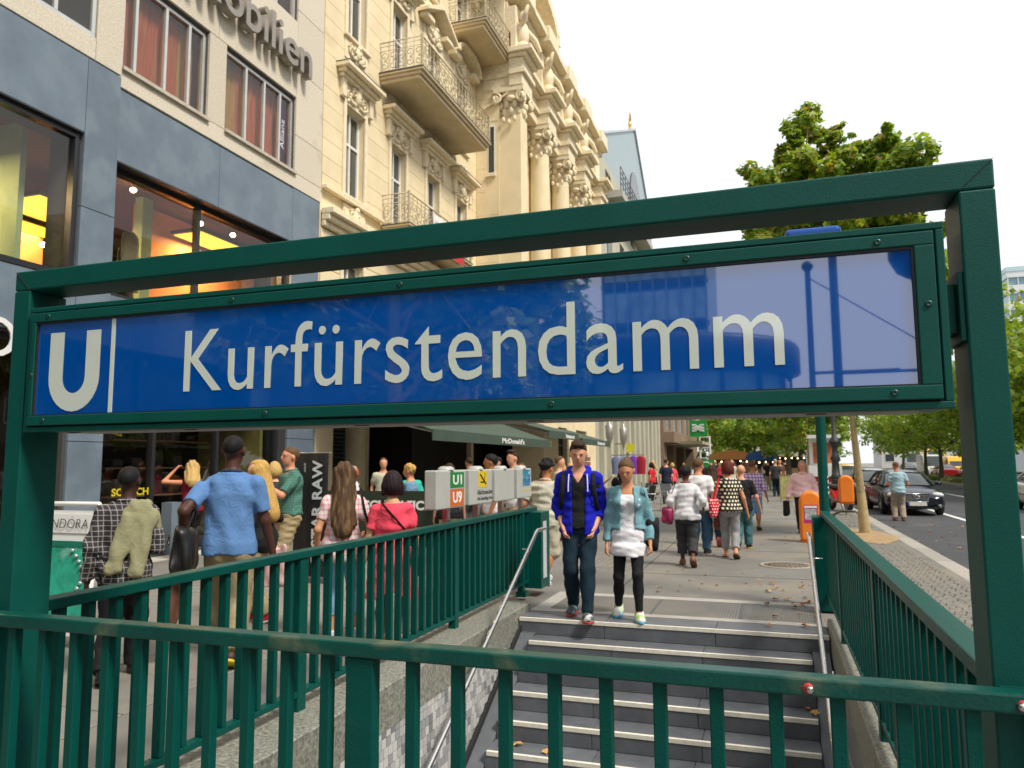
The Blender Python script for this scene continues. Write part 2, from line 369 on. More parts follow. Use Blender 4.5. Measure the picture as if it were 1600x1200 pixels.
# ================================================================== the stairs
RISE, RUN = .16, .302
st = empty('staircase', (-1.05, SY1, 0), label='dark stone stairs with pale nosing strips going down between the railings', cat='stairs')
NST = 15
for n in range(NST):
    y1 = SY1-RUN*n; z = -RISE*n
    xa, xb = (SX0+.005, SX1-.005) if n == 0 else (-2.37, .30)
    yb = y1+(.33 if n else .40)
    cuts = [xa, xa+(xb-xa)*(.30+.02*(n % 3)), xa+(xb-xa)*(.66-.02*(n % 2)), xb]
    step = MB().box(xa, xb, y1+.02, yb, z-.5, z-.012).build('step', black_m, st)
    for a, b in zip(cuts[:-1], cuts[1:]):
        MB().box(a+.002, b-.002, y1, yb, z-RISE+.002, z).build('slab', stone_m, step, bevel=.004, seg=1)
    if n > 0: MB().box(xa+.02, xb-.01, y1-.006, y1+.028, z-.03, z+.004).build('nosing', nosing_m, step)
    else: MB().box(xa+.01, xb-.01, y1-.006, y1+.028, z-.03, z+.004).build('nosing', nosing_m, step)
# sloped stone cheeks left and right of the steps
ylow = SY1-RUN*NST
for xa, xb in ((-2.548, -2.372), (.302, .455)):
    m = MB(); zl = -RISE*NST
    m.prism([(SY1-.06, -.14), (SY1+.1, -.14), (SY1+.1, -.9), (ylow, zl-.9), (ylow, zl-.1)], 'x', xa, xb); m.build('cheek', stone_m, st, bevel=.004, seg=1)
m = MB().prism([(SY1-.02, -.07), (SY1-.02, -.15), (ylow, -RISE*NST-.11), (ylow, -RISE*NST+.0)], 'x', -2.535, -2.515); m.build('skirting', black_m, st)
# grating at the top
gr = empty('foot_grating', (-1, 8.75, 0), label='wide steel foot grating let in at the head of the stairs', cat='grating')
conc = M('pale_concrete', (.36, .345, .31), .8, var=.15, scale=4, bump=.15, bscale=150)
B('border', conc, gr, (-2.56, .46, SY1+.415, 8.28, -.03, .003), (-2.56, .46, 9.22, 9.4, -.03, .003), (-2.56, -2.38, 8.28, 9.22, -.03, .003), (.40, .46, 8.28, 9.22, -.03, .003))
B('pan', M('grate_pit', (.03, .03, .032), .8), gr, (-2.38, .40, 8.28, 9.22, -.06, -.03))
gm = M('grate_steel', (.15, .155, .16), .45, metal=.8, var=.2, scale=8)
m = MB(); x = -2.37
while x < .39: m.box(x, x+.009, 8.285, 9.215, -.028, .002); x += .0285
tag(m.build('bearing_bars', gm, gr), kind='stuff')
B('frame', gm, gr, (-1.28, -1.25, 8.29, 9.21, -.03, .004), (-.36, -.33, 8.29, 9.21, -.03, .004))

# ================================================================== stairwell walls: granite parapets, tiles
def parapet(name, x0, x1, label, near):
    e = empty(name, ((x0+x1)/2, 5, 0), label=label, cat='parapet')
    ys = [1.55, 3.1, 4.6, 6.1, 7.62, 8.14]
    for a, b in zip(ys[:-1], ys[1:]): MB().box(x0, x1, a+.003, b-.003, -.22, .085).build('granite_block', granite_m, e, bevel=.008, seg=1)
    return e
parapet('granite_parapet', -3.02, SX0, 'speckled grey granite parapet under the railing with route signs', 0)
parapet('granite_parapet', SX1, .74, 'speckled grey granite parapet beside the kerb cobbles', 0)
wl = empty('tiled_stairwell_wall', (-2.6, 5, -1), label='stairwell wall of small grey and white mosaic tiles below the granite', cat='wall')
B('mortar', M('grout', (.34, .335, .31), .9), wl, (-2.9, -2.572, 1.6, SY1+.1, -3.2, -.222))
tile_ms = [M('tile_white', (.55, .55, .53), .3, var=.06, spec=.5), M('tile_light', (.43, .43, .42), .3, var=.06), M('tile_mid', (.31, .32, .33), .3, var=.06), M('tile_dark', (.2, .21, .22), .3, var=.06)]
TS = .066; tl = []
r5 = random.Random(5)
def tile_coords():
    out = []
    for j in range(32):
        z = -.26-j*TS
        for i in range(90):
            y = 2.0+i*TS+(TS/2 if (j//2) % 2 else 0)
            if y > SY1-.05: continue
            if z < -RISE*((SY1-y)/RUN)-.1 and y > SY1-RUN*13: continue
            out.append((y, z))
    return out
tcs = tile_coords()
shown = sorted([c for c in tcs if 3.6 < c[0] < 6.6 and c[1] > -1.05], key=lambda c: (c[0]-4.6)**2+(c[1]+.4)**2*3)[:300]; shset = set(shown)
protos = []
for mt in tile_ms:
    me = bpy.data.meshes.new('tile'); mm = MB().box(-.0, .009, .003, TS-.003, .003, TS-.003)
    me.from_pydata(mm.v, [], mm.f); me.materials.append(mt); protos.append(me)
for (y, z) in shown:
    o = link('tile', r5.choices(protos, (5, 4, 3, 1.4))[0], None, wl); o.location = (-2.572+2.6, y-5, z+1)
m = MB()
for (y, z) in tcs:
    if (y, z) in shset: continue
    m.cm = r5.choices((0, 1, 2, 3), (5, 4, 3, 1.4))[0]; m.box(-2.572, -2.563, y+.003, y+TS-.003, z+.003, z+TS-.003)
tag(m.build('tiles', tile_ms, wl), kind='stuff')
wr = empty('stairwell_wall', (.6, 5, -1), label='bare grey stairwell wall behind the kerb-side handrail', cat='wall')
B('panel', M('steel_cladding', (.42, .42, .41), .35, metal=.7, var=.12, scale=4), wr, (.482, .7, 1.6, SY1+.1, -3.2, -.222))
B('joint_strip', steel_m, wr, (.474, .481, 2.0, SY1, -.62, -.605))
we = empty('stairwell_end_wall', (-1, 1.9, -1), label='grey end wall closing the stairwell under the front railing', cat='wall')
B('wall', conc, we, (-2.57, .48, 1.8, 2.05, -3.2, -.01)); B('floor', stone_m, we, (-2.57, .48, 2.05, SY1-RUN*NST+.02, -2.75, -2.6))

# ================================================================== railings
def railing_side(x, label, ys_posts, y0, y1, outer):
    e = empty('side_railing', (x, (y0+y1)/2, 0), label=label, cat='railing', group='green side railings of the stairwell')
    MB().box(x-.045, x+.045, y0, y1, 1.015, 1.062).build('top_rail', rail_m, e, bevel=.006)
    MB().box(x-.03, x+.03, y0, y1, .17, .205).build('bottom_rail', rail_m, e, bevel=.004)
    for yp in ys_posts:
        MB().box(x-.035, x+.035, yp-.045, yp+.045, .05, 1.014).build('post', rail_m, e, bevel=.005)
    bm_ = MB().box(-.026, .026, -.018, .018, .206, 1.014).build('bar', rail_m, e, world=False, bevel=.003, seg=1)
    y = y0+.1; first = True
    while y < y1-.05:
        if all(abs(y-yp) > .07 for yp in ys_posts):
            o = bm_ if first else bm_.copy()
            if not first: COL.objects.link(o)
            first = False; o.location = (0, y-(y0+y1)/2, 0)
        y += .1467
    return e
lrail = railing_side(-2.85, 'green side railing carrying the route signs on short posts', (4.2, 6.68, 8.72), 2.37, 9.25, -1)
rrail = railing_side(.55, 'green side railing between the stairs and the kerb cobbles', (4.75, 7.1), 2.37, 9.2, 1)
# end box of the left railing with grey strip, end panel of the right railing
m = MB().box(-2.92, -2.66, 8.93, 9.3, .10, 1.015).build('end_box', rail_m, lrail, bevel=.008)
B('notice_strip', M('grey_notice', (.5, .53, .56), .4), lrail, (-2.655, -2.648, 8.98, 9.12, .22, .9))
B('foot', rail_m, lrail, (-2.9, -2.78, 8.66, 8.78, .04, .1))
MB().box(.42, .64, 8.86, 9.22, .02, 1.012).build('end_box', rail_m, rrail, bevel=.008)
# front railing
fr = empty('front_railing', (-1.1, 2.12, 0), label='green railing running across under the station sign', cat='railing')
MB().box(-3.6, 1.2, 2.085, 2.148, 1.018, 1.064).build('top_rail', M('front_rail_paint', (.0006, .062, .05), .34, var=.2, scale=3, spec=.35, bump=.12, bscale=90, tint=((.13, .145, .09), 3.2, .55)), fr, bevel=.006)
MB().box(-3.6, 1.2, 2.09, 2.145, .12, .155).build('bottom_rail', rail_m, fr, bevel=.004)
MB().box(-1.252, -1.156, 2.095, 2.14, .02, 1.017).build('post', rail_m, fr, bevel=.005)
fb = MB().box(-.0175, .0175, -.0175, .0175, .156, 1.017).build('bar', rail_m, fr, world=False, bevel=.003, seg=1)
xs = [-2.65+.1467*i for i in range(-6, 26)]; first = True
for x in xs:
    if -1.31 < x < -1.1: continue
    o = fb if first else fb.copy()
    if not first: COL.objects.link(o)
    first = False; o.location = (x+1.1, 0, 0)
for x in (.073, .527):
    s = MB().lathe([(0, .012), (.007, .012), (.010, .006), (.010, 0)], n=14)
    o = s.build('bolt', steel_m, fr, world=False); o.rotation_euler = (pi/2, 0, 0); o.location = (x+1.1, 2.084-2.12, 1.038)
    t = MB().lathe([(0, .002), (.014, .002), (.014, 0)], n=9).build('red_seal', M('red_seal', '#c2303a', .6), fr, world=False); t.rotation_euler = (pi/2, 0, 0); t.location = (x+1.1+(.004 if x > .3 else -.004), 2.0855-2.12, 1.039)
B('bracket', green_m, fr, (.50, .60, 2.149, 2.21, 1.03, 1.064))
# stainless handrails
def handrail(x, side, label):
    e = empty('handrail', (x, 5.5, 0), label=label, cat='handrail')
    k = RISE/RUN; y1 = 7.92; z1 = .86
    pts = [(x, y1+.38, z1+.02), (x, y1+.06, z1+.02), (x, y1, z1), (x, y1-.06, z1-.04), (x, 3.3, z1-.04-(y1-.06-3.3)*k)]
    MB().tube(pts, .0205, 12).build('tube', steel_m, e)
    for y in (7.75, 6.0, 4.6):
        z = z1-.04-(y1-.06-y)*k
        MB().tube([(x, y, z-.02), (x, y, z-.06), (x+side*.1, y, z-.06)], .006, 6).build('bracket', steel_m, e)
    return e
handrail(-2.42, -1, 'polished steel handrail along the tiled wall of the stairs')
handrail(.335, 1, 'polished steel handrail on the kerb side of the stairs')

# ================================================================== the station sign
SGY = 2.155
for mm_ in (green_m, rail_m): mm_.node_tree.nodes['Principled BSDF'].inputs['IOR'].default_value = 1.32
sg = empty('station_sign', (-1.12, 2.25, 0), label='green steel portal with blue station name sign reading Kurfürstendamm', cat='sign')
pst = lambda a, b: MB().box(a, b, SGY, SGY+.165, 0, 2.2925)
pst(-2.812, -2.73).build('post', green_m, sg, bevel=.005)
pst(.488, .572).build('post', green_m, sg, bevel=.005)
m = MB(); m.box(-2.812, .572, SGY, SGY+.16, 2.2935, 2.372); m.build('top_beam', green_m, sg, bevel=.006)
for xa, xb, dx in ((-2.81, -2.732, -1), (.57, .49, 1)):      # weld seam across the mitre
    MB().bar((xa, SGY-.0008, 2.37), (xb, SGY-.0008, 2.294), .0016, .0035, (0, 1, 0)).build('weld_seam', black_m, sg)
hx0, hx1, hz0, hz1 = -2.704, .442, 1.735, 2.212
hm = MB(); hm.box(hx0, hx1, 2.16, 2.36, hz0, hz1); box_ = hm.build('housing', green_m, sg, bevel=.008)
# lip around the housing, gap, cover frame
lip = MB(); t = .016
lip.box(hx0-.004, hx1+.004, 2.142, 2.159, hz1-t, hz1+.003); lip.box(hx0-.004, hx1+.004, 2.142, 2.159, hz0-.003, hz0+t)
lip.box(hx0-.004, hx0+t, 2.143, 2.159, hz0+t, hz1-t); lip.box(hx1-t, hx1+.004, 2.143, 2.159, hz0+t, hz1-t); lip.build('lip', green_m, box_, bevel=.003)
B('gap', black_m, box_, (hx0+.016, hx1-.016, 2.1565, 2.1595, hz0+.016, hz1-.016))
wx0, wx1, wz0, wz1 = -2.662, .374, 1.793, 2.155
cx0, cx1, cz0, cz1 = hx0+.02, hx1-.021, hz0+.021, hz1-.021
cov = MB()
cov.box(cx0, cx1, 2.134, 2.156, wz1, cz1); cov.box(cx0, cx1, 2.134, 2.156, cz0, wz0); cov.box(cx0, wx0, 2.1343, 2.156, wz0, wz1); cov.box(wx1, cx1, 2.1343, 2.156, wz0, wz1)
cov.build('cover_frame', green_m, sg, bevel=.003)
B('gasket', black_m, sg, (wx0, wx1, 2.139, 2.156, wz1-.007, wz1-.0005), (wx0, wx1, 2.139, 2.156, wz0+.0005, wz0+.004), (wx0+.0005, wx0+.006, 2.139, 2.156, wz0+.004, wz1-.007), (wx1-.006, wx1-.0005, 2.139, 2.156, wz0+.004, wz1-.007))
blue_m = M('sign_blue', (.0, .085, .41), .035, var=.03, spec=.9, coat=1.0)
blue_m.node_tree.nodes['Principled BSDF'].inputs['Coat IOR'].default_value = 2.2
blue_m.node_tree.nodes['Principled BSDF'].inputs['Coat Roughness'].default_value = .012
face = B('face', blue_m, sg, (wx0+.006, wx1-.006, 2.147, 2.1563, wz0+.004, wz1-.007))
let_m = M('sign_letter', (.70, .77, .70), .06, var=.02, coat=1.0); let_m.node_tree.nodes['Principled BSDF'].inputs['Coat IOR'].default_value = 2.1
FY = 2.1465
def U_shape(x0, x1, z0, z1, t):
    cx = (x0+x1)/2; R = (x1-x0)/2; ri = R-t; zc = z0+R*1.05; n = 14; fs = []; vs = []
    out = [(x0, z1)]+[(cx-R*cos(pi*i/n), zc-(zc-z0)*sin(pi*i/n)) for i in range(n+1)]+[(x1, z1)]
    inn = [(x0+t, z1)]+[(cx-ri*cos(pi*i/n), zc-(zc-z0-t)*sin(pi*i/n)) for i in range(n+1)]+[(x1-t, z1)]
    m = MB(); N = len(out)
    for d in (FY-.0012, FY): m.add([(x, d, z) for x, z in out]+[(x, d, z) for x, z in inn], [(i, i+1, N+i+1, N+i) for i in range(N-1)])
    return m
U_shape(-2.594, -2.345, 1.806, 2.11, .069).build('letter_u', let_m, face)
B('divider', let_m, face, (-2.295, -2.277, FY-.0012, FY+.0003, wz0+.0045, wz1-.0075))
text('Kurfürstendamm', 'station_name', let_m, face, (-1.955, FY-.0006, 1.859), (1, 0, 0), (0, 0, 1), .3, .0006, width=2.005, height=.2225, spacing=1.06)
scr = MB().lathe([(0, .001), (.002, .0015), (.0035, .003), (.0085, .003), (.0095, 0)], n=14)
pos = [(-2.6, 2.175), (-1.75, 2.175), (-1.1, 2.175), (-.2, 2.175), (.29, 2.172), (.40, 2.0), (.31, 1.775), (-.6, 1.775), (-1.6, 1.775), (-2.6, 1.775), (-2.673, 1.95)]
s0 = scr.build('screw', M('screw_paint', (.01, .06, .048), .35, metal=.3), sg, world=False); 
for i, (x, z) in enumerate(pos):
    o = s0 if i == 0 else s0.copy()
    if i: COL.objects.link(o)
    o.rotation_euler = (pi/2, 0, 0); o.location = (x+1.12, 2.134-2.25, z)
B('underside_panel', M('underside_grey', (.3, .27, .25), .5, var=.15), box_, (hx0+.12, hx1-.06, 2.2, 2.35, hz0-.004, hz0-.0005))
for x in (-2.55, -2.0, -1.3, -.7, .1): B('drain_slot', black_m, box_, (x, x+.05, 2.205, 2.222, hz0-.006, hz0-.0045))
for xa, xb in ((-2.7295, -2.7045), (.443, .4745)):
    m = MB(); m.box(xa, xb, 2.2, 2.29, 1.93, 2.06)
    if xb > 0: m.box(.475, .4875, 2.165, 2.315, 1.905, 2.085)
    m.build('bracket', green_m, sg, bevel=.002)
# ================================================================== buildings on the left
def wall_boxes(m, x0, x1, y0, y1, z0, z1, holes):
    ys = sorted({y0, y1, *[h[0] for h in holes if y0 < h[0] < y1], *[h[1] for h in holes if y0 < h[1] < y1]})
    zs = sorted({z0, z1, *[h[2] for h in holes if z0 < h[2] < z1], *[h[3] for h in holes if z0 < h[3] < z1]})
    for i in range(len(ys)-1):
        run = None
        for j in range(len(zs)-1):
            cy = (ys[i]+ys[i+1])/2; cz = (zs[j]+zs[j+1])/2
            hole = any(h[0] < cy < h[1] and h[2] < cz < h[3] for h in holes)
            if hole:
                if run is not None: m.box(x0, x1, ys[i], ys[i+1], run, zs[j]); run = None
            elif run is None: run = zs[j]
        if run is not None: m.box(x0, x1, ys[i], ys[i+1], run, z1)
def window(parent, x, y0, y1, z0, z1, cols, rows=(), fw=.06, fmat=None, gmat=None, depth=.1, name='window'):
    """a framed window in a wall that faces +X: frame > panes"""
    m = MB(); ys = [y0+(y1-y0)*c for c in [0]+list(cols)+[1]]; zs = [z0+(z1-z0)*c for c in [0]+list(rows)+[1]]
    m.box(x-depth, x, y0, y1, z0, z0+fw); m.box(x-depth, x, y0, y1, z1-fw, z1)
    m.box(x-depth, x+.001, y0, y0+fw, z0+fw, z1-fw); m.box(x-depth, x+.001, y1-fw, y1, z0+fw, z1-fw)
    for y in ys[1:-1]: m.box(x-depth, x+.003, y-fw*.45, y+fw*.45, z0+fw, z1-fw)
    for z in zs[1:-1]: m.box(x-depth, x+.006, y0+fw, y1-fw, z-fw*.5, z+fw*.5)
    w = m.build(name, fmat, parent)
    for a, b in zip(ys[:-1], ys[1:]):
        for c, d in zip(zs[:-1], zs[1:]):
            MB().box(x-depth*.6, x-depth*.5, a+.02, b-.02, c+.02, d-.02).build('pane', gmat, w)
    return w
slate = M('blue_slate', (.135, .178, .225), .40, var=.20, scale=1.6, bump=.05, bscale=30, spec=.5, rnd=.08, tint=((.165, .21, .255), 1.6, .52))
gran2 = M('facade_granite', (.60, .54, .43), .75, var=.28, scale=34, bump=.12, bscale=220, rnd=.06, tint=((.50, .42, .31), 1.0, .6))
alu = M('window_metal', (.60, .60, .57), .35, metal=.5, var=.1)
dark_alu = M('dark_frame', (.02, .022, .026), .35, var=.1)
shopglass = Mglass('shop_glass', (.95, .93, .9), .0)
offglass = Mglass('office_glass', (.85, .75, .68), .02)
curtain = M('rust_curtain', (.55, .24, .15), .85, var=.35, scale=3, stretch=(8, 8, .6), tint=((.55, .36, .2), 1.6, .52))
green_curtain = M('olive_curtain', (.5, .48, .2), .85, var=.2, scale=3, stretch=(6, 6, .6))

A = empty('granite_shop_building', (-10.2, 10, 0), label='shop building of blue slate panels below and speckled granite above with 3D letters', cat='building')
XP, XR = -9.94, -10.2
# backing walls
bk = MB()
wall_boxes(bk, -10.6, XP-.06, -34, 9.24, 0, 19, [(b0+.02, b1-.02, z0, z1) for b0, b1 in ((3.3, 8.58), (-2.6, 2.7), (-8.5, -3.2)) for z0, z1 in ((.05, 3.5), (4.46, 6.78))]+[(-34, -9, -1, -2)])
wall_boxes(bk, -10.75, XR-.06, 9.24, 15.55, 0, 19, [(9.26, 14.42, .05, 3.55), (9.26, 14.42, 4.43, 6.7), (9.5, 11.53, 8.4, 10.15), (12.07, 14.43, 8.4, 10.15), (9.5, 11.53, 12.1, 14), (12.07, 14.43, 12.1, 14)])
bk.build('wall', M('backing_dark', (.06, .06, .06), .9), A)
def panel(mat, x, y0, y1, z0, z1, t=.06, name='panel', g=.005): return MB().box(x-t+.001, x, y0+g, y1-g, z0+g, z1-g).build(name, mat, A, bevel=.004, seg=1)
# slate: right bay (recessed) and pillar, left bays (proud)
for a, b in ((9.26, 11.95), (11.95, 14.42)): panel(slate, XR, a, b, 6.72, 7.98)
panel(slate, XR, 14.42, 15.5, 6.72, 8.0); panel(slate, XR, 14.42, 15.5, 4.4, 6.72); panel(slate, XR, 14.42, 15.5, 2.2, 4.4); panel(slate, XR, 14.42, 15.5, .1, 2.2)
for a, b in ((9.26, 11.95), (11.95, 14.42)): panel(slate, XR, a, b, 3.57, 4.42)
for z0, z1 in ((.1, 1.98), (1.98, 3.9), (3.9, 5.62), (5.62, 8.03)): panel(slate, XP, 8.6, 9.24, z0, z1)
for b0, b1 in ((3.3, 8.6), (-2.6, 2.7), (-8.5, -3.2)):
    for k in range(2): panel(slate, XP, b0+(b1-b0)*k/2, b0+(b1-b0)*(k+1)/2, 6.8, 8.03)
    for k in range(2): panel(slate, XP, b0+(b1-b0)*k/2, b0+(b1-b0)*(k+1)/2, 3.52, 4.44)
    panel(slate, XP, b0-.62, b0, .1, 4.0); panel(slate, XP, b0-.62, b0, 4.0, 8.03)
# reveal of the proud part where the recessed bay begins is closed by the wall; granite above
for (x, a, b, z0, z1) in ((XR, 9.26, 15.55, 8.02, 8.38), (XR, 9.26, 9.48, 8.38, 10.2), (XR, 11.55, 12.05, 8.38, 10.2), (XR, 14.45, 15.55, 8.38, 9.3), (XR, 14.45, 15.55, 9.3, 10.9), (XR, 14.45, 15.55, 10.9, 12.4), (XR, 14.45, 15.55, 12.4, 14.2),
                      (XR, 9.26, 11.8, 10.2, 12.08), (XR, 11.8, 14.45, 10.2, 12.08), (XR, 9.26, 9.48, 12.08, 14.2), (XR, 11.55, 12.05, 12.08, 14.2), (XR, 9.26, 12.4, 14.2, 16.4), (XR, 12.4, 15.55, 14.2, 16.4), (XR, 9.26, 12.4, 16.4, 19), (XR, 12.4, 15.55, 16.4, 19),
                      (XP, 8.72, 9.24, 8.05, 10.2), (XP, 8.72, 9.24, 10.2, 12.2), (XP, 8.72, 9.24, 12.2, 14.2), (XP, 8.72, 9.24, 14.2, 16.5), (XP, 8.72, 9.24, 16.5, 19)):
    panel(gran2, x, a, b, z0, z1, name='granite_panel')
for i in range(8):
    y1 = 8.72-i*5.3; panel(gran2, XP, y1-5.3, y1, 8.05, 8.42, name='granite_panel'); panel(gran2, XP, y1-5.3, y1, 10.2, 12.1, name='granite_panel'); panel(gran2, XP, y1-5.3, y1, 14.2, 19, name='granite_panel')
    for z0 in (8.42, 12.1):
        panel(gran2, XP, y1-5.3, y1-4.7, z0, z0+1.75, name='granite_panel'); panel(gran2, XP, y1-2.6, y1-2.1, z0, z0+1.75, name='granite_panel')
        if i < 3:
            for a, b in ((y1-4.7, y1-2.6), (y1-2.1, y1-.02)): window(A, XP-.02, a, b, z0, z0+1.75, (.33, .66), fw=.07, fmat=alu, gmat=offglass)
# a ledge line and sills
B('sill', M('sill_stone', (.48, .43, .35), .7, var=.2, scale=10), A, (XR-.02, XR+.06, 9.46, 11.57, 8.33, 8.395), (XR-.02, XR+.06, 12.03, 14.47, 8.33, 8.395))
window(A, XR-.09, 9.5, 11.53, 8.4, 10.15, (.16, .5, .79), fw=.07, fmat=alu, gmat=offglass)
window(A, XR-.09, 12.07, 14.43, 8.4, 10.15, (.30, .56, .8), fw=.07, fmat=alu, gmat=offglass)
window(A, XR-.09, 9.5, 11.53, 12.1, 14.0, (.5,), fw=.07, fmat=alu, gmat=offglass); window(A, XR-.09, 12.07, 14.43, 12.1, 14.0, (.3, .7), fw=.07, fmat=alu, gmat=offglass)
def drape(y0, y1, z0, z1, mat, x):
    m = MB(); n = max(8, int((y1-y0)/.045)); pts = []
    vs = []; fs = []
    for i in range(n+1):
        y = y0+(y1-y0)*i/n; dx = .03*sin(i*1.9)+.015*sin(i*.7); vs += [(x+dx, y, z0), (x+dx*.7, y, z1)]
        if i: fs.append((2*i-2, 2*i, 2*i+1, 2*i-1))
    m.add(vs, fs, True); return m.build('curtain', mat, A, fix=False)
drape(9.62, 11.0, 8.45, 10.1, curtain, XR-.32); drape(11.05, 11.48, 8.45, 10.1, green_curtain, XR-.34)
drape(12.2, 12.75, 8.45, 10.1, green_curtain, XR-.34); drape(12.72, 14.38, 8.45, 10.1, curtain, XR-.32)
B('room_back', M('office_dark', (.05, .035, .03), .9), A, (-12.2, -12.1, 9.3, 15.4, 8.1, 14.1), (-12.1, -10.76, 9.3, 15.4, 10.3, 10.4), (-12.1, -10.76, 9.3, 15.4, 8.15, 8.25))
B('window_sticker', M('purple_print', '#3a1b52', .5), A, (XR-.147, XR-.142, 13.98, 14.30, 8.75, 9.85))
text('Allianz', 'sticker_text', M('print_white', (.7, .7, .7), .6), A, (XR-.140, 14.2, 8.85), (0, 0, 1), (0, -1, 0), .2, .001, width=.7)
# big letters on the granite band
let3 = M('facade_letters', (.30, .27, .23), .4, metal=.35, var=.2, scale=4)
text('Immobilien', 'facade_letters', let3, A, (XR+.16, 9.55, 10.72), (0, 1, 0), (0, 0, 1), 1.15, .09, width=5.15, height=.86, offset=.014)
# shop fronts: first floor glass, ground floor glass, rooms behind
for (x, a, b, z0, z1, cols) in ((XR-.2, 9.26, 14.42, 4.43, 6.7, (.465,)), (XP-.06, 3.3, 8.58, 4.46, 6.78, (.5,)), (XP-.06, -2.6, 2.7, 4.46, 6.78, (.5,)), (XP-.06, -8.5, -3.2, 4.46, 6.78, (.5,)),
                                 (XR-.25, 9.26, 14.42, .1, 3.55, (.30, .62)), (XP-.2, 3.3, 8.58, .1, 3.5, (.5,)), (XP-.2, -2.6, 2.7, .1, 3.5, (.5,)), (XP-.2, -8.5, -3.2, .1, 3.5, (.5,))):
    window(A, x, a, b, z0, z1, cols, fw=.09, fmat=dark_alu, gmat=shopglass, name='shop_window', depth=.12)
B('ledge', dark_alu, A, (XR-.3, XR+.02, 9.26, 14.42, 6.69, 6.72), (XP-.1, XP+.012, 3.3, 8.58, 6.775, 6.8), (XP-.1, XP+.012, 3.3, 8.58, 4.44, 4.46))
warm = M('shop_wall_warm', (.75, .30, .10), .8, var=.15, scale=2); teal = M('shop_wall_green', (.38, .52, .30), .8, var=.15)
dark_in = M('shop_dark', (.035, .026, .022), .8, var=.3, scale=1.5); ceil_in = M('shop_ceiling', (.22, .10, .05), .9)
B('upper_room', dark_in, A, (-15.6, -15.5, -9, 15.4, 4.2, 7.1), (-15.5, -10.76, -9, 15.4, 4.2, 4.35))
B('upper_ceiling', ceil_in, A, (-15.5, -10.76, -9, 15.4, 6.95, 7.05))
B('orange_wall', warm, A, (-12.0, -11.9, 11.6, 15.3, 4.4, 6.9)); B('orange_wall', warm, A, (-14.5, -14.4, 9.3, 11.6, 4.4, 6.9)); B('green_wall', teal, A, (-12.6, -10.7, 8.15, 8.25, 4.4, 6.9)); B('green_pillar', teal, A, (-11.7, -11.5, 11.35, 11.6, 4.4, 6.9))
yl = M('yellow_light_panel', (1.0, .66, .06), .5, var=0, emit=1.1)
for (x0, x1, y0, y1) in ((-13.4, -12.2, 9.7, 11.1), (-15, -13.8, 10.2, 11.6), (-12.4, -11.2, 5.9, 7.7), (-14.4, -13.2, 6.0, 7.6), (-12.4, -11.2, 3.6, 5.2), (-11.7, -11.0, 12.4, 13.8)):  # last panel is an added lamp that brightens the orange wall
    p = B('ceiling_lamp', M('lamp_frame', (.05, .04, .03), .5), A, (x0-.05, x1+.05, y0-.05, y1+.05, 6.45, 6.53)); B('light_panel', yl, p, (x0, x1, y0, y1, 6.435, 6.449)); ld = bpy.data.lights.new('shop_lamp', 'AREA'); ld.energy = 65; ld.color = (1, .72, .38); ld.size = x1-x0; lo_ = bpy.data.objects.new('shop_lamp', ld); COL.objects.link(lo_); lo_.parent = p; lo_.location = Vector(((x0+x1)/2, (y0+y1)/2, 6.42))-woff(p)
spot = M('spot_light', (1.0, .72, .35), .5, var=0, emit=12)
for (x, y, z) in ((-11.4, 10.0, 6.85), (-11.2, 10.8, 6.8), (-11.9, 10.5, 6.8), (-12.3, 9.9, 5.6), (-12.6, 10.4, 5.4), (-11.2, 12.6, 6.7), (-11.1, 13.5, 6.7), (-11.6, 6.8, 5.1), (-12, 5.4, 5.2)):
    MB().ell((x, y, z), (.06, .06, .05), 8, 6).build('spot_lamp', spot, A)
cl = [M('cloth_a', '#6d6a55', .9), M('cloth_b', '#8c8f74', .9), M('cloth_c', '#3b3230', .9), M('cloth_d', '#b0a79a', .9)]
def garment(x, y, z, h, mat, name='hung_garment'):
    m = MB(); n = 10
    vs = []; fs = []
    prof = [(0, .05), (.06, .18), (.18, .2), (.55, .19), (1, .23)]
    for t, w in prof:
        for k in range(n): a = 2*pi*k/n; vs.append((x+.05*cos(a)*(1+.3*sin(5*a)), y+w*sin(a), z-t*h))
    for i in range(len(prof)-1):
        for k in range(n): fs.append((i*n+k, i*n+(k+1) % n, (i+1)*n+(k+1) % n, (i+1)*n+k))
    m.add(vs, fs, True); m.build(name, mat, A)
for i, y in enumerate((6.9, 7.3, 7.65)): garment(-10.9-.1*i, y, 5.72, .95, cl[(1, 1, 0)[i]])
MB().tube([(-10.9, 6.4, 5.75), (-10.9, 8.0, 5.75)], .015, 6).build('clothes_rail', alu, A)
for i, (x, y) in enumerate(((-11.0, 9.6), (-11.3, 9.95), (-11.0, 10.6), (-11.4, 10.9))): garment(x, y, 5.9-.15*(i % 2), 1.1, cl[(2, 2, 0, 2)[i]])
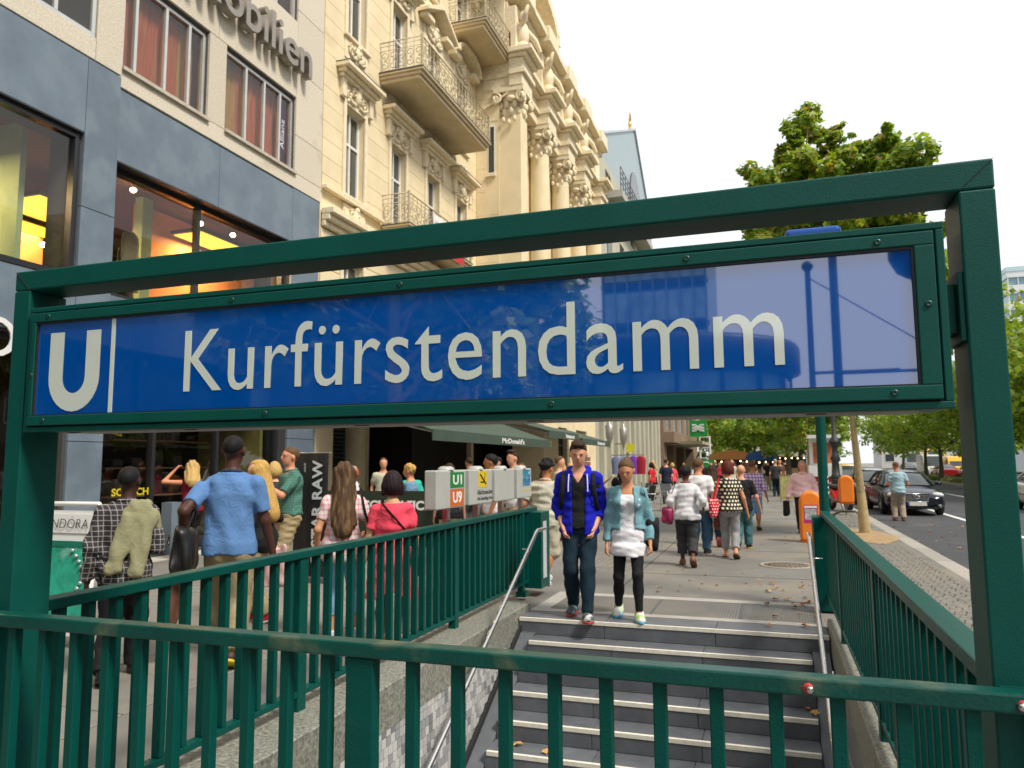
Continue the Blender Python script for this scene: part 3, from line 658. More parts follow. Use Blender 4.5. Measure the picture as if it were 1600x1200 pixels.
# ground-floor shop: dark room, shelves, yellow hanging frames
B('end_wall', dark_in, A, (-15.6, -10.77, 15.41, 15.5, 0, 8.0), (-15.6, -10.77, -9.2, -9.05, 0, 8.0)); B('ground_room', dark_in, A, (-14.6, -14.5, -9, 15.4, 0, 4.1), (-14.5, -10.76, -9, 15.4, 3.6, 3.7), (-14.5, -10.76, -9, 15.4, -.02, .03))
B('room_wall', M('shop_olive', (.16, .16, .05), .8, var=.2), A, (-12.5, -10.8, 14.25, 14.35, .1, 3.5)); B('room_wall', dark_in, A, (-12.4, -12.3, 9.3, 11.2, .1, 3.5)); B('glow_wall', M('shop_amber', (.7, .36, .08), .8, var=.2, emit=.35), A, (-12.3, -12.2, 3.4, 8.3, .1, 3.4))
sh = M('shelf_wood', (.16, .10, .06), .7, var=.2)
for z in (1.0, 1.55, 2.1, 2.6): B('shelf', sh, A, (-12.3, -11.9, 11.3, 13.9, z, z+.03))
r9 = random.Random(2)
for z in (1.03, 1.58, 2.13):
    for k in range(5):
        y = 11.4+k*.5+r9.uniform(0, .2); MB().box(-12.22, -11.98, y-.13, y+.13, z+.001, z+r9.uniform(.12, .34)).build('shop_bag', M('bag_black', (.02, .018, .018), .7), A, bevel=.04)
yel = M('yellow_tube', '#b8a020', .5)
for y in (9.75, 10.55):
    for dx in (0, .5):
        m = MB(); x = -11.2-dx
        for a, b in (((x, y-.25, 2.15), (x, y, 3.0)), ((x, y+.25, 2.15), (x, y, 3.0)), ((x, y-.12, 2.55), (x, y+.12, 2.55))): m.tube([a, b], .012, 5)
        m.build('display_frame', yel, A)
MB().tube([(-11.2, 9.3, 2.5), (-11.2, 10.8, 2.15)], .01, 5).tube([(-11.7, 9.3, 2.5), (-11.7, 10.8, 2.15)], .01, 5).build('display_frame', yel, A)
text('SCOTCH', 'window_lettering', M('yellow_print', '#c9b514', .6), A, (XR-.245+.004, 9.92, 1.10), (0, 1, 0), (0, 0, 1), .2, .001, width=.80, height=.13, offset=.006)
text('O', 'shop_lettering', M('print_white', (.7, .7, .7), .6), A, (XP+.02, 7.05, 3.1), (0, 1, 0), (0, 0, 1), .6, .01, width=.62, height=.56)
B('door_plinth', slate, A, (XR-.2, XR+.03, 11.0, 11.25, .0, .95)); B('threshold', M('threshold_stone', (.5, .46, .38), .8, var=.15), A, (XR-.2, XR+.35, 9.3, 15.5, .0, .02))

# ------------------------------------------------------------------ cream baroque house
cream = M('cream_render', (.77, .645, .41), .78, var=.10, scale=1.2, bump=.05, bscale=60, rnd=.025, tint=((.69, .56, .35), .7, .58))
cream_o = M('cream_ornament', (.79, .68, .47), .75, var=.18, scale=7)
lead = M('lead_sheet', (.10, .095, .09), .6, var=.2)
white_f = M('white_window_frame', (.78, .77, .72), .5, var=.06)
hglass = Mglass('house_glass', (.45, .5, .52), .16, dark=(.05, .06, .065))
Bd = empty('cream_house', (-10.2, 28, 0), label='ornate cream house with columns, balconies and carved window hoods', cat='building')
WXC = -10.2
colsY = (17.1, 19.6, 22.06, 24.5)
wins = []
for y in colsY:
    wins += [(y-.48, y+.48, 8.62, 11.05), (y-.48, y+.48, 13.0, 15.5), (y-.48, y+.48, 17.3, 19.4), (y-.5, y+.5, 4.3, 6.9)]
arc = [(16.35, 17.65, 0, 3.3), (17.95, 26.3, 0, 3.3)]
m = MB(); wall_boxes(m, -10.75, WXC-.03, 15.56, 26.2, 0, 20, wins+arc); m.build('wall', cream, Bd)
# ashlar courses, each proud of the wall with a recessed joint
def courses(x0, x1, z0, z1):
    hs = [(a-.14, b+.14) for a, b, c, d in wins if c-.1 < (z0+z1)/2 < d+.1]; ys = [15.58]+[v for h in sorted(hs) for v in h]+[26.0]
    for a, b in zip(ys[::2], ys[1::2]): MB().box(x0, x1, a, b, z0, z1).build('stone_course', cream, Bd)
z = 8.35; ci = 0
while z < 19.9:
    h = min(.46, 19.95-z); courses(WXC-.031, WXC, z+.006, z+h-.006)
    z += h; ci += 1
z = 3.5
while z < 7.4:
    courses(WXC-.031, WXC+.01, z+.012, z+.478); z += .49
for (a, b, c, d) in wins:
    m = MB(); w = .13                                           # moulded architrave
    m.box(WXC-.02, WXC+.05, a-w, a, c, d+w); m.box(WXC-.02, WXC+.05, b, b+w, c, d+w); m.box(WXC-.02, WXC+.052, a, b, d, d+w); m.box(WXC-.02, WXC+.10, a-w-.05, b+w+.05, c-.09, c)
    m.build('architrave', cream_o, Bd, bevel=.015)
    window(Bd, WXC-.16, a, b, c, d, (.5,), (.62,), .07, white_f, hglass, .08)
B('room_back', M('room_dark', (.04, .04, .04), .9), Bd, (-12.0, -11.9, 15.7, 42, 3.6, 19.9))
def spiral(c, r0, turns, n=22, flip=1, plane='yz', a0=0, z=0):
    out = []
    for i in range(n):
        t = i/(n-1); a = a0+flip*turns*2*pi*t; r = r0*(1-.8*t)
        out.append((c[0], c[1]+r*cos(a), c[2]+r*sin(a)) if plane == 'yz' else (c[0]+r*cos(a), c[1], c[2]+r*sin(a)))
    return out
def cartouche(seed=1, w=1.2, h=.62):
    """carved relief in local coords: x out of the wall, y along it"""
    r = random.Random(seed); m = MB()
    m.box(-.02, .03, -w/2, w/2, -h/2, h/2)
    m.ell((.07, 0, .02), (.10, .12, .24), 10, 8); m.ell((.10, .03, .22), (.09, .10, .10), 8, 6)
    for s in (-1, 1):
        m.tube(spiral((.08, s*.2, .08), .13, 1.2, 16, s, a0=pi/2), .035, 6); m.tube(spiral((.07, s*.42, -.1), .12, 1.1, 16, -s, a0=pi/2), .03, 6)
        m.tube([(.06, s*.08, -.22), (.08, s*.3, -.26), (.06, s*.52, -.12), (.05, s*.55, .12)], [.05, .045, .04, .02], 6)
        for k in range(5): m.ell((.06, s*r.uniform(.12, .55), r.uniform(-.26, .2)), (.05, r.uniform(.04, .09), r.uniform(.03, .07)), 7, 5)
    return m
def hood(kind, y, z):
    m = MB(); hw = .95
    if kind == 'flat':
        for dx, z0, z1, e in ((.16, z-.12, z-.02, .0), (.26, z-.02, z+.08, .06), (.40, z+.08, z+.2, .14)): m.box(WXC, WXC+dx, y-hw-e+.1, y+hw+e-.1, z0, z1)
        for s in (-1, 1): m.box(WXC, WXC+.12, y+s*(hw-.25)-.09, y+s*(hw-.25)+.09, z-.62, z-.12)
    elif kind == 'peak':
        m.box(WXC, WXC+.3, y-1.1, y-.5, z-.02, z+.14); m.box(WXC, WXC+.3, y+.5, y+1.1, z-.02, z+.14)
        for s in (-1, 1): m.bar((WXC+.2, y+s*1.15, z+.12), (WXC+.2, y, z+.72), .4, .16, (1, 0, 0)) if False else m.prism([(y+s*1.2, z+.1), (y+s*1.2, z+.25), (y, z+.9), (y, z+.74)], 'x', WXC, WXC+.42)
    else:
        n = 10; pts = [(y+1.15*cos(pi*(1-i/n)), z+.1+.62*sin(pi*i/n)) for i in range(n+1)]; inn = [(y+.98*cos(pi*(1-i/n)), z+.1+.47*sin(pi*i/n)) for i in range(n+1)]
        for i in range(n): m.prism([pts[i], pts[i+1], inn[i+1], inn[i]], 'x', WXC, WXC+.42)
        m.box(WXC, WXC+.3, y-1.15, y-.6, z-.06, z+.12); m.box(WXC, WXC+.3, y+.6, y+1.15, z-.06, z+.12)
    h = m.build('window_hood', cream_o, Bd, bevel=.012, seg=1)
    if kind == 'flat': B('flashing', lead, h, (WXC, WXC+.41, y-hw-.05, y+hw+.05, z+.201, z+.212))
    return h
cart = [cartouche(1).build('carved_relief', cream_o, Bd, world=False, fix=False), cartouche(5, 1.5, .8).build('carved_relief', cream_o, Bd, world=False, fix=False)]
first = [True, True]
def put(i, y, z, s=1, x=WXC):
    o = cart[i] if first[i] else cart[i].copy()
    if not first[i]: COL.objects.link(o)
    first[i] = False; o.location = (x-woff(Bd).x, y-woff(Bd).y, z); o.scale = (s, s, s)
for y in colsY:
    hood('flat', y, 11.78); put(0, y, 11.42)
    put(1, y, 12.66 if y < 18 else 12.2, .8)
    hood('peak' if y in (22.06,) else 'seg' if y == 24.5 else 'flat', y, 16.1); put(1, y, 15.95, 1.05)
    put(0, y, 8.1, .9)
# string courses
m = MB()
for z0, z1, d in ((7.45, 7.6, .12), (7.6, 7.75, .24), (7.75, 7.92, .36)): m.box(WXC, WXC+d, 15.58, 26.0, z0, z1)
B('sill_band', cream_o, Bd, (WXC, WXC+.14, 15.58, 18.55, 8.42, 8.5))
m.build('cornice', cream_o, Bd, bevel=.02, seg=1); m = MB()
for z0, z1, d in ((19.2, 19.5, .2), (19.5, 19.75, .5), (19.75, 20.0, .75)): m.box(WXC-.01, WXC+d, 15.58, 25.97, z0, z1-.006)
m.build('eaves_cornice', cream_o, Bd, bevel=.02, seg=1)
iron_c = M('gilded_iron', (.50, .42, .27), .5, metal=.2, var=.25, scale=9)
def balcony(y0, y1, xf, zb, zt, zr, name='balcony'):
    m = MB(); m.box(WXC, xf-.14, y0+.1, y1-.1, zb, zb+(zt-zb)*.4); m.box(WXC, xf-.07, y0+.05, y1-.05, zb+(zt-zb)*.4, zb+(zt-zb)*.75); m.box(WXC, xf, y0, y1, zb+(zt-zb)*.75, zt)
    b = m.build(name, M('balcony_stone', (.62, .50, .31), .8, var=.15, scale=2), Bd, bevel=.015, seg=1)
    B('edge_flashing', lead, b, (WXC, xf+.01, y0-.01, y1+.01, zt+.001, zt+.025))
    m = MB(); xr = xf-.06
    for zz, rr in ((zr, .022), (zr-.12, .012), (zr-.26, .012), (zt+.08, .014)): m.tube([(WXC, y0+.06, zz), (xr, y0+.06, zz), (xr, y1-.06, zz), (WXC, y1-.06, zz)], rr, 5)
    y = y0+.06; H_ = zr-.26-zt-.08
    def scr(c, pl, f):
        zc = zt+.08+H_/2
        m.tube(spiral((c[0], c[1], zc+H_*.24), H_*.23, 1.3, 14, f, pl, a0=-pi/2), .013, 4, caps=False); m.tube(spiral((c[0], c[1], zc-H_*.24), H_*.23, 1.3, 14, -f, pl, a0=pi/2), .013, 4, caps=False)
    k = 0
    while y < y1-.1:
        m.tube([(xr, y, zt), (xr, y, zr)], .012, 4, caps=False); scr((xr, y+.14, 0), 'yz', 1 if k % 2 else -1); y += .27; k += 1
    for x in np.arange(WXC+.15, xr-.05, .27): scr((x, y0+.06, 0), 'xz', 1); m.tube([(x+.13, y0+.06, zt), (x+.13, y0+.06, zr)], .01, 4, caps=False)
    m.box(xr-.11, xr+.02, y0+.03, y0+.09, zt, zr+.02) if False else None
    tag(m.build('railing', iron_c, b, fix=False), kind='stuff')
    for yy in (y0+.06, y1-.06): MB().box(xr-.03, xr+.03, yy-.03, yy+.03, zt, zr+.05).build('corner_post', iron_c, b)
    return b
balcony(18.35, 23.9, -8.8, 12.5, 12.78, 13.72)
b2 = balcony(18.6, 23.4, -9.3, 8.12, 8.36, 9.27)
balcony(23.3, 26.1, -8.75, 16.85, 17.15, 18.1)
balcony(18.2, 24.4, -8.7, 4.55, 4.85, 5.7)
bn = B('banner', M('banner_white', (.78, .78, .76), .6), b2, (-9.315, -9.30, 20.2, 22.6, 8.1, 9.14)); B('banner_band', M('banner_red', '#c01824', .6), b2, (-9.2995, -9.297, 20.2, 22.6, 8.1, 8.66))
text('BÜRO', 'banner_text', M('print_white', (.7, .7, .7), .6), b2, (-9.295, 20.3, 8.25), (0, 1, 0), (0, 0, 1), .3, .001, width=1.1, height=.3, offset=.004)
text('LADEN- UND BÜROFLÄCHEN', 'banner_text', M('print_blue', '#334a70', .6), b2, (-9.298, 20.3, 8.86), (0, 1, 0), (0, 0, 1), .16, .001, width=2.1, height=.12)
# projecting centre with giant columns
RX = -9.25
m = MB(); rw = [(27.6, 29.2, 8.4, 11.8), (31, 32.6, 8.4, 11.8), (34.3, 35.9, 8.4, 11.8), (27.7, 29.1, 12.9, 14.6), (31.1, 32.5, 12.9, 14.6), (34.4, 35.8, 12.9, 14.6), (38, 39.4, 8.4, 11.8), (38, 39.4, 12.9, 14.6)]
ra = [(25.9, 31.6, 0, 3.3), (34.0, 35.6, 0, 3.3), (37.4, 39.8, 0, 3.3)]
wall_boxes(m, -10.7, RX, 26.0, 42, 0, 17.2, rw+ra); m.build('wall', cream, Bd)
for (a, b, c, d) in rw:
    window(Bd, RX-.2, a, b, c, d, (.5,), (.65,), .08, white_f, hglass, .1)
    mm = MB(); w = .14; mm.box(RX, RX+.06, a-w, a, c, d+w); mm.box(RX, RX+.06, b, b+w, c, d+w); mm.box(RX, RX+.062, a, b, d, d+w); mm.build('architrave', cream_o, Bd)
    if d < 12: put(1, (a+b)/2, d+.55, 1.0, RX)
# narrow window on the return face
nw = B('side_window', white_f, Bd, (-9.72, -9.42, 25.985, 25.999, 12.55, 14.5)); B('pane', hglass, nw, (-9.68, -9.46, 25.98, 25.984, 12.62, 14.42)); B('sill', cream_o, nw, (-9.76, -9.38, 25.9, 25.979, 12.45, 12.54))
for zz in np.arange(3.6, 17, .92):
    B('stone_course', cream, Bd, (-10.17, RX-.005, 25.985, 25.9995, zz+.008, zz+.912)) if not (11.7 < zz < 14.6) else B('stone_course', cream, Bd, (-10.17, -9.79, 25.985, 25.9995, zz+.008, zz+.912))
def column(y, square):
    e_x = -8.84; m = MB()
    if square: m.box(RX, -8.4, y-.4, y+.4, 7.9, 14.75)
    else: m.lathe([(.52, 7.9), (.52, 8.05), (.46, 8.15), (.45, 10), (.40, 14.75)], (e_x, y, 0), 24)
    c = m.build('column', cream, Bd, bevel=.02 if square else 0)
    m = MB()
    m.lathe([(.42, 14.75), (.46, 14.8), (.42, 14.86), (.44, 15.3), (.56, 15.68)], (e_x, y, 0), 16); m.box(e_x-.6, e_x+.6, y-.6, y+.6, 15.68, 15.85)
    for sx in (-1, 1):
        for sy in (-1, 1):
            m.tube(spiral((e_x+sx*.5, y+sy*.55, 15.45), .22, 1.4, 16, sx, 'xz', a0=pi/2), .06, 6); m.tube(spiral((e_x+sx*.57, y+sy*.48, 15.45), .22, 1.4, 16, sy, 'yz', a0=pi/2), .06, 6)
    for k in range(10):
        a = 2*pi*k/10
        for zz, rr in ((14.95, .46), (15.22, .5)): m.ell((e_x+rr*cos(a+zz), y+rr*sin(a+zz), zz), (.10, .10, .16), 7, 5)
    for s in (-1, 0, 1): m.ell((e_x+s*.22, y-.52, 14.6-.12*(s == 0)), (.07, .06, .12), 7, 5)
    m.ell((e_x+.1, y-.55, 15.4), (.2, .12, .12), 8, 6)
    m.build('capital', cream_o, c, fix=False)
    B('plinth', cream_o, c, (RX, -8.3, y-.55, y+.55, 7.2, 7.9))
cy = (26.45, 30.0, 33.4, 36.7, 40.6)
for i, y in enumerate(cy): column(y, i in (0,))
m = MB(); m.box(RX, -8.25, 26.0, 42, 6.2, 7.2); m.box(RX, -8.0, 25.95, 42, 7.0, 7.2); m.build('balcony_band', cream_o, Bd, bevel=.03)
m = MB()                                                        # entablature, stepping forward over each column
for z0, z1, d in ((15.86, 16.3, 0), (16.3, 16.5, .12), (16.5, 16.95, .02), (16.95, 17.1, .2), (17.1, 17.3, .42)):
    m.box(-9.9, -8.75+d, 25.95-d*.4, 42, z0, z1)
    for y in cy: m.box(-8.8, -8.25+d, y-.62-d*.5, y+.62+d*.5, z0+.002, z1-.002+.004)
m.build('entablature', cream_o, Bd, bevel=.02, seg=1)
m = MB(); wall_boxes(m, -10.4, -9.0, 26.0, 42, 17.3, 20.0, [(27.4, 29.3, 17.7, 19.2), (30.8, 32.7, 17.7, 19.2), (34.2, 36.1, 17.7, 19.2), (37.6, 39.6, 17.7, 19.2)])
for z0, z1, d in ((19.2, 19.45, .1), (19.45, 19.7, .4), (19.7, 20.0, .75)): m.box(-9.03, -8.99+d, 26.03, 42.2, z0+.003, z1-.003)
for y in cy: m.box(-9.01, -8.55, y-.44, y+.5, 17.302, 19.2); m.box(-9.02, -8.1, max(26.01, y-.75), y+.75, 19.456, 20.15)
m.build('attic', cream_o, Bd, bevel=.025, seg=1)
for y in cy[:4]:
    m = MB(); m.ell((-8.45, y, 18.15), (.28, .32, .55), 10, 8); m.ell((-8.4, y, 18.9), (.19, .2, .24), 8, 6); m.tube([(-8.4, y+.25, 18.5), (-8.1, y+.6, 18.2), (-7.95, y+.8, 17.8)], [.13, .11, .08], 6); m.tube([(-8.4, y-.2, 18.5), (-8.15, y-.5, 18.7), (-8.1, y-.35, 19.1)], [.13, .1, .07], 6); m.ell((-8.4, y, 17.55), (.34, .4, .3), 10, 6)
    m.build('sculpture', cream_o, Bd)
for y in (28.3, 31.7, 35.1, 38.6):
    m = MB(); m.tube(spiral((-8.75, y, 17.6), .32, 1.2, 16, 1, 'yz', a0=pi/2), .07, 6); m.tube(spiral((-8.75, y+.7, 17.6), .32, 1.2, 16, -1, 'yz', a0=pi/2), .07, 6); m.ell((-8.7, y+.35, 17.75), (.12, .18, .3), 8, 6); m.build('carved_crest', cream_o, Bd)
n = 12; m = MB(); pts = [(28.0+3.2*cos(pi*(1-i/n)), 20.17+1.6*sin(pi*i/n)) for i in range(n+1)]; inn = [(28.0+2.7*cos(pi*(1-i/n)), 20.17+1.15*sin(pi*i/n)) for i in range(n+1)]
for i in range(n): m.prism([pts[i], pts[i+1], inn[i+1], inn[i]], 'x', -9.4, -8.15)
m.prism(inn, 'x', -9.39, -8.96); m.build('pediment', cream_o, Bd, bevel=.02, seg=1)
m = MB().tube([(-8.75, 26.0, 16.9), (-8.7, 25.92, 16.2), (-8.9, 25.9, 15.6), (-10.1, 25.9, 15.0)], .05, 8); m.build('downpipe', cream_o, Bd)
roof = M('roof_tile', (.12, .10, .09), .8, var=.2)
m = MB().prism([(15.56, 20.0), (42, 20.0), (42, 20.4), (15.56, 20.4)], 'x', -16, -8.9 if False else -9.6); m.build('roof', roof, Bd)
# dark arcade behind the openings, shutters
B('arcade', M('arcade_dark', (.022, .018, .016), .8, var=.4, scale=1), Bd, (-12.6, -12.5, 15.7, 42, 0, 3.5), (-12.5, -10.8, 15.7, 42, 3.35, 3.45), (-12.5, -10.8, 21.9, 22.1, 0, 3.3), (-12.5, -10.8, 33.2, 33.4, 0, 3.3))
shm = M('dark_green_shutter', (.012, .028, .02), .5, var=.1)
s_ = MB()
for k in range(30): s_.bar((-10.3, 16.4, .3+k*.1), (-10.3, 16.95, .3+k*.1), .06, .02, (0.5, 0, 1))
s_.box(-10.34, -10.26, 16.36, 16.4, .1, 3.3); s_.box(-10.34, -10.26, 16.95, 16.99, .1, 3.3); s_.build('shutter', shm, Bd)
for y in (34.8, 38.6):
    w = window(Bd, -9.4, y-.55, y+.55, .3, 3.1, (.5,), (.3, .55, .78), .09, shm, Mglass('cafe_pane', (.3, .3, .28), .05, dark=(.08, .08, .07)), .1, name='window')
for y in (20.1, 23.0, 28.6): B('pier', cream, Bd, (-11.6, -11.4, y-.12, y+.12, .0, 3.35))

# ------------------------------------------------------------------ zinc gable house, pale pilaster building, corner shop
zinc = M('zinc_sheet', (.34, .42, .44), .45, metal=.35, var=.2, scale=2, stretch=(1, 6, .4))
zin2 = M('zinc_light', (.46, .52, .54), .45, metal=.3, var=.15)
paleg = M('pale_green_stone', (.44, .42, .33), .75, var=.2, scale=1.5, stretch=(3, 3, .4), rnd=.05)
Cc = empty('zinc_gable_house', (-10.2, 56, 0), label='pale stone building with steep zinc gable and gilded figure on top', cat='building')
m = MB(); wall_boxes(m, -12, -10.2, 42.05, 74, 0, 23, [(46+5*k, 48+5*k, 3.6+4*j, 6.4+4*j) for k in range(5) for j in range(5)]); m.build('wall', paleg, Cc)
for k in range(5):
    for j in range(2, 5): window(Cc, -10.4, 46+5*k, 48+5*k, 3.6+4*j, 6.4+4*j, (.5,), (), .1, zin2, hglass, .12)
for k in range(14): B('pilaster', paleg, Cc, (-10.2, -9.8, 42.3+2.3*k, 43.1+2.3*k, 0, 14))
m = MB().prism([(50, 23), (74, 23), (74, 24.2), (64.5, 31), (50, 24.5)], 'x', -11.2, -10.25); m.build('gable', zinc, Cc)
MB().prism([(50, 24.5), (64.5, 31), (64.5, 31.15), (49.9, 24.65)], 'x', -14, -10.1).build('gable_edge', zin2, Cc)
MB().prism([(64.5, 31), (74.2, 24.2), (74.2, 24.4), (64.5, 31.2)], 'x', -14, -10.1).build('gable_edge', zin2, Cc)
nn = 12; MB().prism([(64+2.6, 23.2)]+[(64+2.6*cos(pi*i/nn), 24.2+2.6*sin(pi*i/nn)) for i in range(nn+1)]+[(64-2.6, 23.2)], 'x', -10.24, -10.15).build('arched_window', M('dark_arch', (.03, .035, .04), .2), Cc)
m = MB()
for zz in (21.6, 22.0, 22.4, 22.8): m.tube([(-9.3, 52, zz), (-9.3, 66, zz)], .03, 4)
for y in np.arange(52, 66.1, 1.0): m.tube([(-9.3, y, 21.0), (-9.3, y, 22.8)], .03, 4)
m.build('roof_railing', M('rail_dark', (.08, .08, .08), .5), Cc); B('terrace', M('terrace_slab', (.4, .38, .33), .7), Cc, (-10.2, -9.1, 51.5, 66.5, 20.4, 20.9)); B('terrace_box', M('terrace_wood', (.30, .16, .09), .7, var=.2), Cc, (-10.1, -9.6, 60, 65, 20.92, 22))
B('downpipe', zin2, Cc, (-9.75, -9.45, 42.1, 42.4, 0, 20))
gold = M('gilding', (.75, .48, .16), .35, metal=.8, var=.2)
m = MB(); gx, gy, gz = 0, 0, 0
m.ell((gx, gy, gz+.9), (.3, .3, .6), 10, 8); m.ell((gx, gy+.2, gz+1.8), (.25, .25, .3), 8, 6); m.tube([(gx, gy, gz), (gx, gy, gz+.4)], .25, 8); m.tube([(gx, gy, gz+1.3), (gx+.2, gy-.7, gz+1.9), (gx+.2, gy-1.0, gz+2.4), (gx+.2, gy-.3, gz+2.9)], [.2, .15, .12, .08], 6); m.tube([(gx, gy+.1, gz+1.3), (gx+.1, gy+.7, gz+1.0)], [.18, .1], 6); gf = m.build('gilded_figure', gold, Cc, world=False); gf.scale = (.55, .55, .55); gf.location = Vector((-10.6, 64.5, 31.15))-Cc.location
lampm = M('wall_lamp_metal', (.33, .31, .28), .4, metal=.5, var=.1)
for y in (45.7, 50.4):
    m = MB().tube([(-9.8, y, 2.9), (-9.2, y, 2.9)], .04, 6); m.lathe([(.02, 2.5), (.12, 2.9), (.22, 3.2), (.26, 3.9), (.12, 4.0), (.03, 4.3)], (-9.2, y, 0), 12); m.build('wall_lamp', lampm, Cc)
Dd = empty('corner_shop_building', (-10.2, 86, 0), label='brown corner building with low canopy and green square shop sign', cat='building')
brown = M('brown_cladding', (.22, .15, .10), .7, var=.2, scale=1, stretch=(4, 4, .5))
m = MB(); wall_boxes(m, -13, -9.6, 74.1, 110, 0, 16, [(76, 82, 0, 3.4), (84, 92, 0, 3.4), (94, 104, 0, 3.4)]+[(76+6*k, 79.5+6*k, 5+3.5*j, 7.4+3.5*j) for k in range(5) for j in range(3)]); m.build('wall', brown, Dd)
B('shop_dark', M('shop_dark2', (.03, .022, .018), .7, var=.3), Dd, (-12, -11.9, 75, 106, 0, 3.5)); B('canopy', M('canopy_cream', (.5, .45, .3), .6), Dd, (-9.6, -6.4, 80, 97, 3.55, 3.85)); B('fascia', brown, Dd, (-9.6, -8.6, 74.1, 80, 3.6, 4.6))
for k in range(5):
    for j in range(3): window(Dd, -9.8, 76+6*k, 79.5+6*k, 5+3.5*j, 7.4+3.5*j, (.33, .66), (), .1, zin2, hglass, .12)
bs = B('shop_sign', M('sign_green', '#0c8a3c', .4), Dd, (-7.65, -5.95, 79.4, 79.8, 4.25, 5.95)); wht = M('print_white', (.7, .7, .7), .6)
m = MB(); c0 = Vector((-6.8, 79.38, 5.15))
for k in range(3):
    for s in (-1, 1):
        o = (k-1)*.2
        m.tube([c0+Vector((-.6, 0, s*(.32-abs(o)*.5)+o*.6)), c0+Vector((-.25, 0, s*.12+o)), c0+Vector((0, 0, o*.5)), c0+Vector((.25, 0, -s*.12+o)), c0+Vector((.6, 0, -s*(.32-abs(o)*.5)+o*.6))], .055, 6)
m.build('knot_emblem', wht, bs)
# far tower on the right and far blocks that close the street
tw = empty('glass_tower', (46, 150, 0), label='white high-rise with rows of blue window bands far beyond the trees', cat='building')
wpanel = M('tower_white', (.66, .68, .68), .5, var=.08); bandm = M('tower_glass', (.16, .30, .36), .15, var=.2, scale=.6, spec=.8)
B('shaft', bandm, tw, (40.6, 60, 150, 165, 0, 34.4))
for k in range(12): B('floor_band', wpanel, tw, (40.4, 60.2, 149.7, 165.2, 2+2.85*k, 3.45+2.85*k))
m = MB()
for k in range(14): m.box(40.5+1.5*k, 40.62+1.5*k, 149.75, 150.0, 2, 34)
m.build('mullions', wpanel, tw); B('crown_band', M('tower_top', (.45, .6, .64), .4), tw, (40.3, 60.3, 149.6, 165.3, 34.4, 35.2))
lowr = empty('curved_roof_hall', (48, 138, 0), label='low hall with grey curved roof in front of the high-rise', cat='building')
n = 10; MB().prism([(30+30*i/n, 18+5.5*sin(pi*i/n)) for i in range(n+1)]+[(60, 0), (30, 0)], 'y', 130, 146).build('hall', M('hall_grey', (.33, .36, .40), .45, var=.15), lowr); B('eaves', wpanel, lowr, (30, 60, 129.8, 129.99, 16.6, 17.8))
def block(name, label, x0, x1, y0, y1, h, wall, nx, nz, glass=hglass):
    e = empty(name, ((x0+x1)/2, y0, 0), label=label, cat='building'); holes = []
    w = (x1-x0)/nx; hh = (h-1)/nz
    B('wall', wall, e, (x0, x1, y0, y1, 0, h)); m = MB(); gp = MB()
    for i in range(nx):
        for j in range(nz):
            a = x0+i*w+w*.2; b = x0+(i+1)*w-w*.2; c = 1+j*hh+hh*.2; d = 1+(j+1)*hh-hh*.15
            wd = B('window', white_f, e, (a, b, y0-.06, y0-.001, c, d)); B('pane', glass, wd, (a+.12, b-.12, y0-.08, y0-.061, c+.12, d-.12))
    B('cornice', wall, e, (x0-.3, x1+.3, y0-.4, y1, h, h+.5)); return e
block('apartment_block', 'pale stone block closing the far end of the avenue', -14, 4, 190, 205, 15, M('far_stone', (.5, .45, .36), .8, var=.15), 6, 4)
block('apartment_block', 'long white block far behind the median trees', 26, 70, 205, 220, 13, M('far_white', (.6, .58, .54), .8, var=.15), 12, 4)

# ------------------------------------------------------------------ the other side of the street and what stands behind the viewer (seen mirrored in the panes and the sign)
def side_block(name, label, x0, y0, y1, h, wall, nb, nf):
    e = empty(name, (x0, (y0+y1)/2, 0), label=label, cat='building'); B('wall', wall, e, (x0, x0+14, y0, y1, 0, h)); w = (y1-y0)/nb; hh = (h-4)/nf
    for i in range(nb):
        for j in range(nf): wd = B('window', white_f, e, (x0-.05, x0-.001, y0+i*w+w*.25, y0+(i+1)*w-w*.25, 4+j*hh+hh*.2, 4+(j+1)*hh-hh*.2)); B('pane', hglass, wd, (x0-.07, x0-.051, y0+i*w+w*.3, y0+(i+1)*w-w*.3, 4+j*hh+hh*.26, 4+(j+1)*hh-hh*.26))
    B('cornice', wall, e, (x0-.6, x0, y0, y1, h-.6, h)); B('shop_front', dark_alu, e, (x0-.06, x0-.002, y0+.6, y1-.6, .3, 3.3)); return e
ws = [M('street_wall_a', (.30, .22, .16), .8, var=.15), M('street_wall_b', (.22, .2, .19), .8, var=.15), M('street_wall_c', (.42, .36, .28), .8, var=.15)]
for i, (y0, y1, h) in enumerate(((-62, -40, 19), (-39.5, -18, 22), (-17.5, 2, 18), (2.5, 24, 24), (24.5, 44, 20), (44.5, 66, 22))):
    side_block('street_house', ('brown', 'dark grey', 'sandstone')[i % 3]+(' shop house across the road, six floors tall', ' shop house across the road, tallest of its colour', ' shop house across the road, low roofed')[i//2], 31+(i % 2), y0, y1, h, ws[i % 3], 7, 5)
tg = empty('glass_office_tower', (-6.6, -48, 0), label='blue glass office tower standing behind the viewpoint', cat='building'); B('core', M('tower_core', (.10, .2, .26), .3), tg, (-10.2, -3.4, -56, -45.2, 0, 38))
for k in range(13):
    B('floor_edge', dark_alu, tg, (-10.3, -3.3, -45.2, -44.95, 2+2.8*k, 2.3+2.8*k)); 
for k in range(9): B('mullion', M('tower_mullion', (.25, .33, .36), .4), tg, (-10.25+.85*k, -10.17+.85*k, -45.2, -44.9, 0, 38))
for k in range(12): B('pane_band', M('tower_pane', (.34, .5, .56), .15, var=.5, scale=.8), tg, (-10.1, -3.5, -45.19, -45.1, 2.5+2.8*k, 4.5+2.8*k))
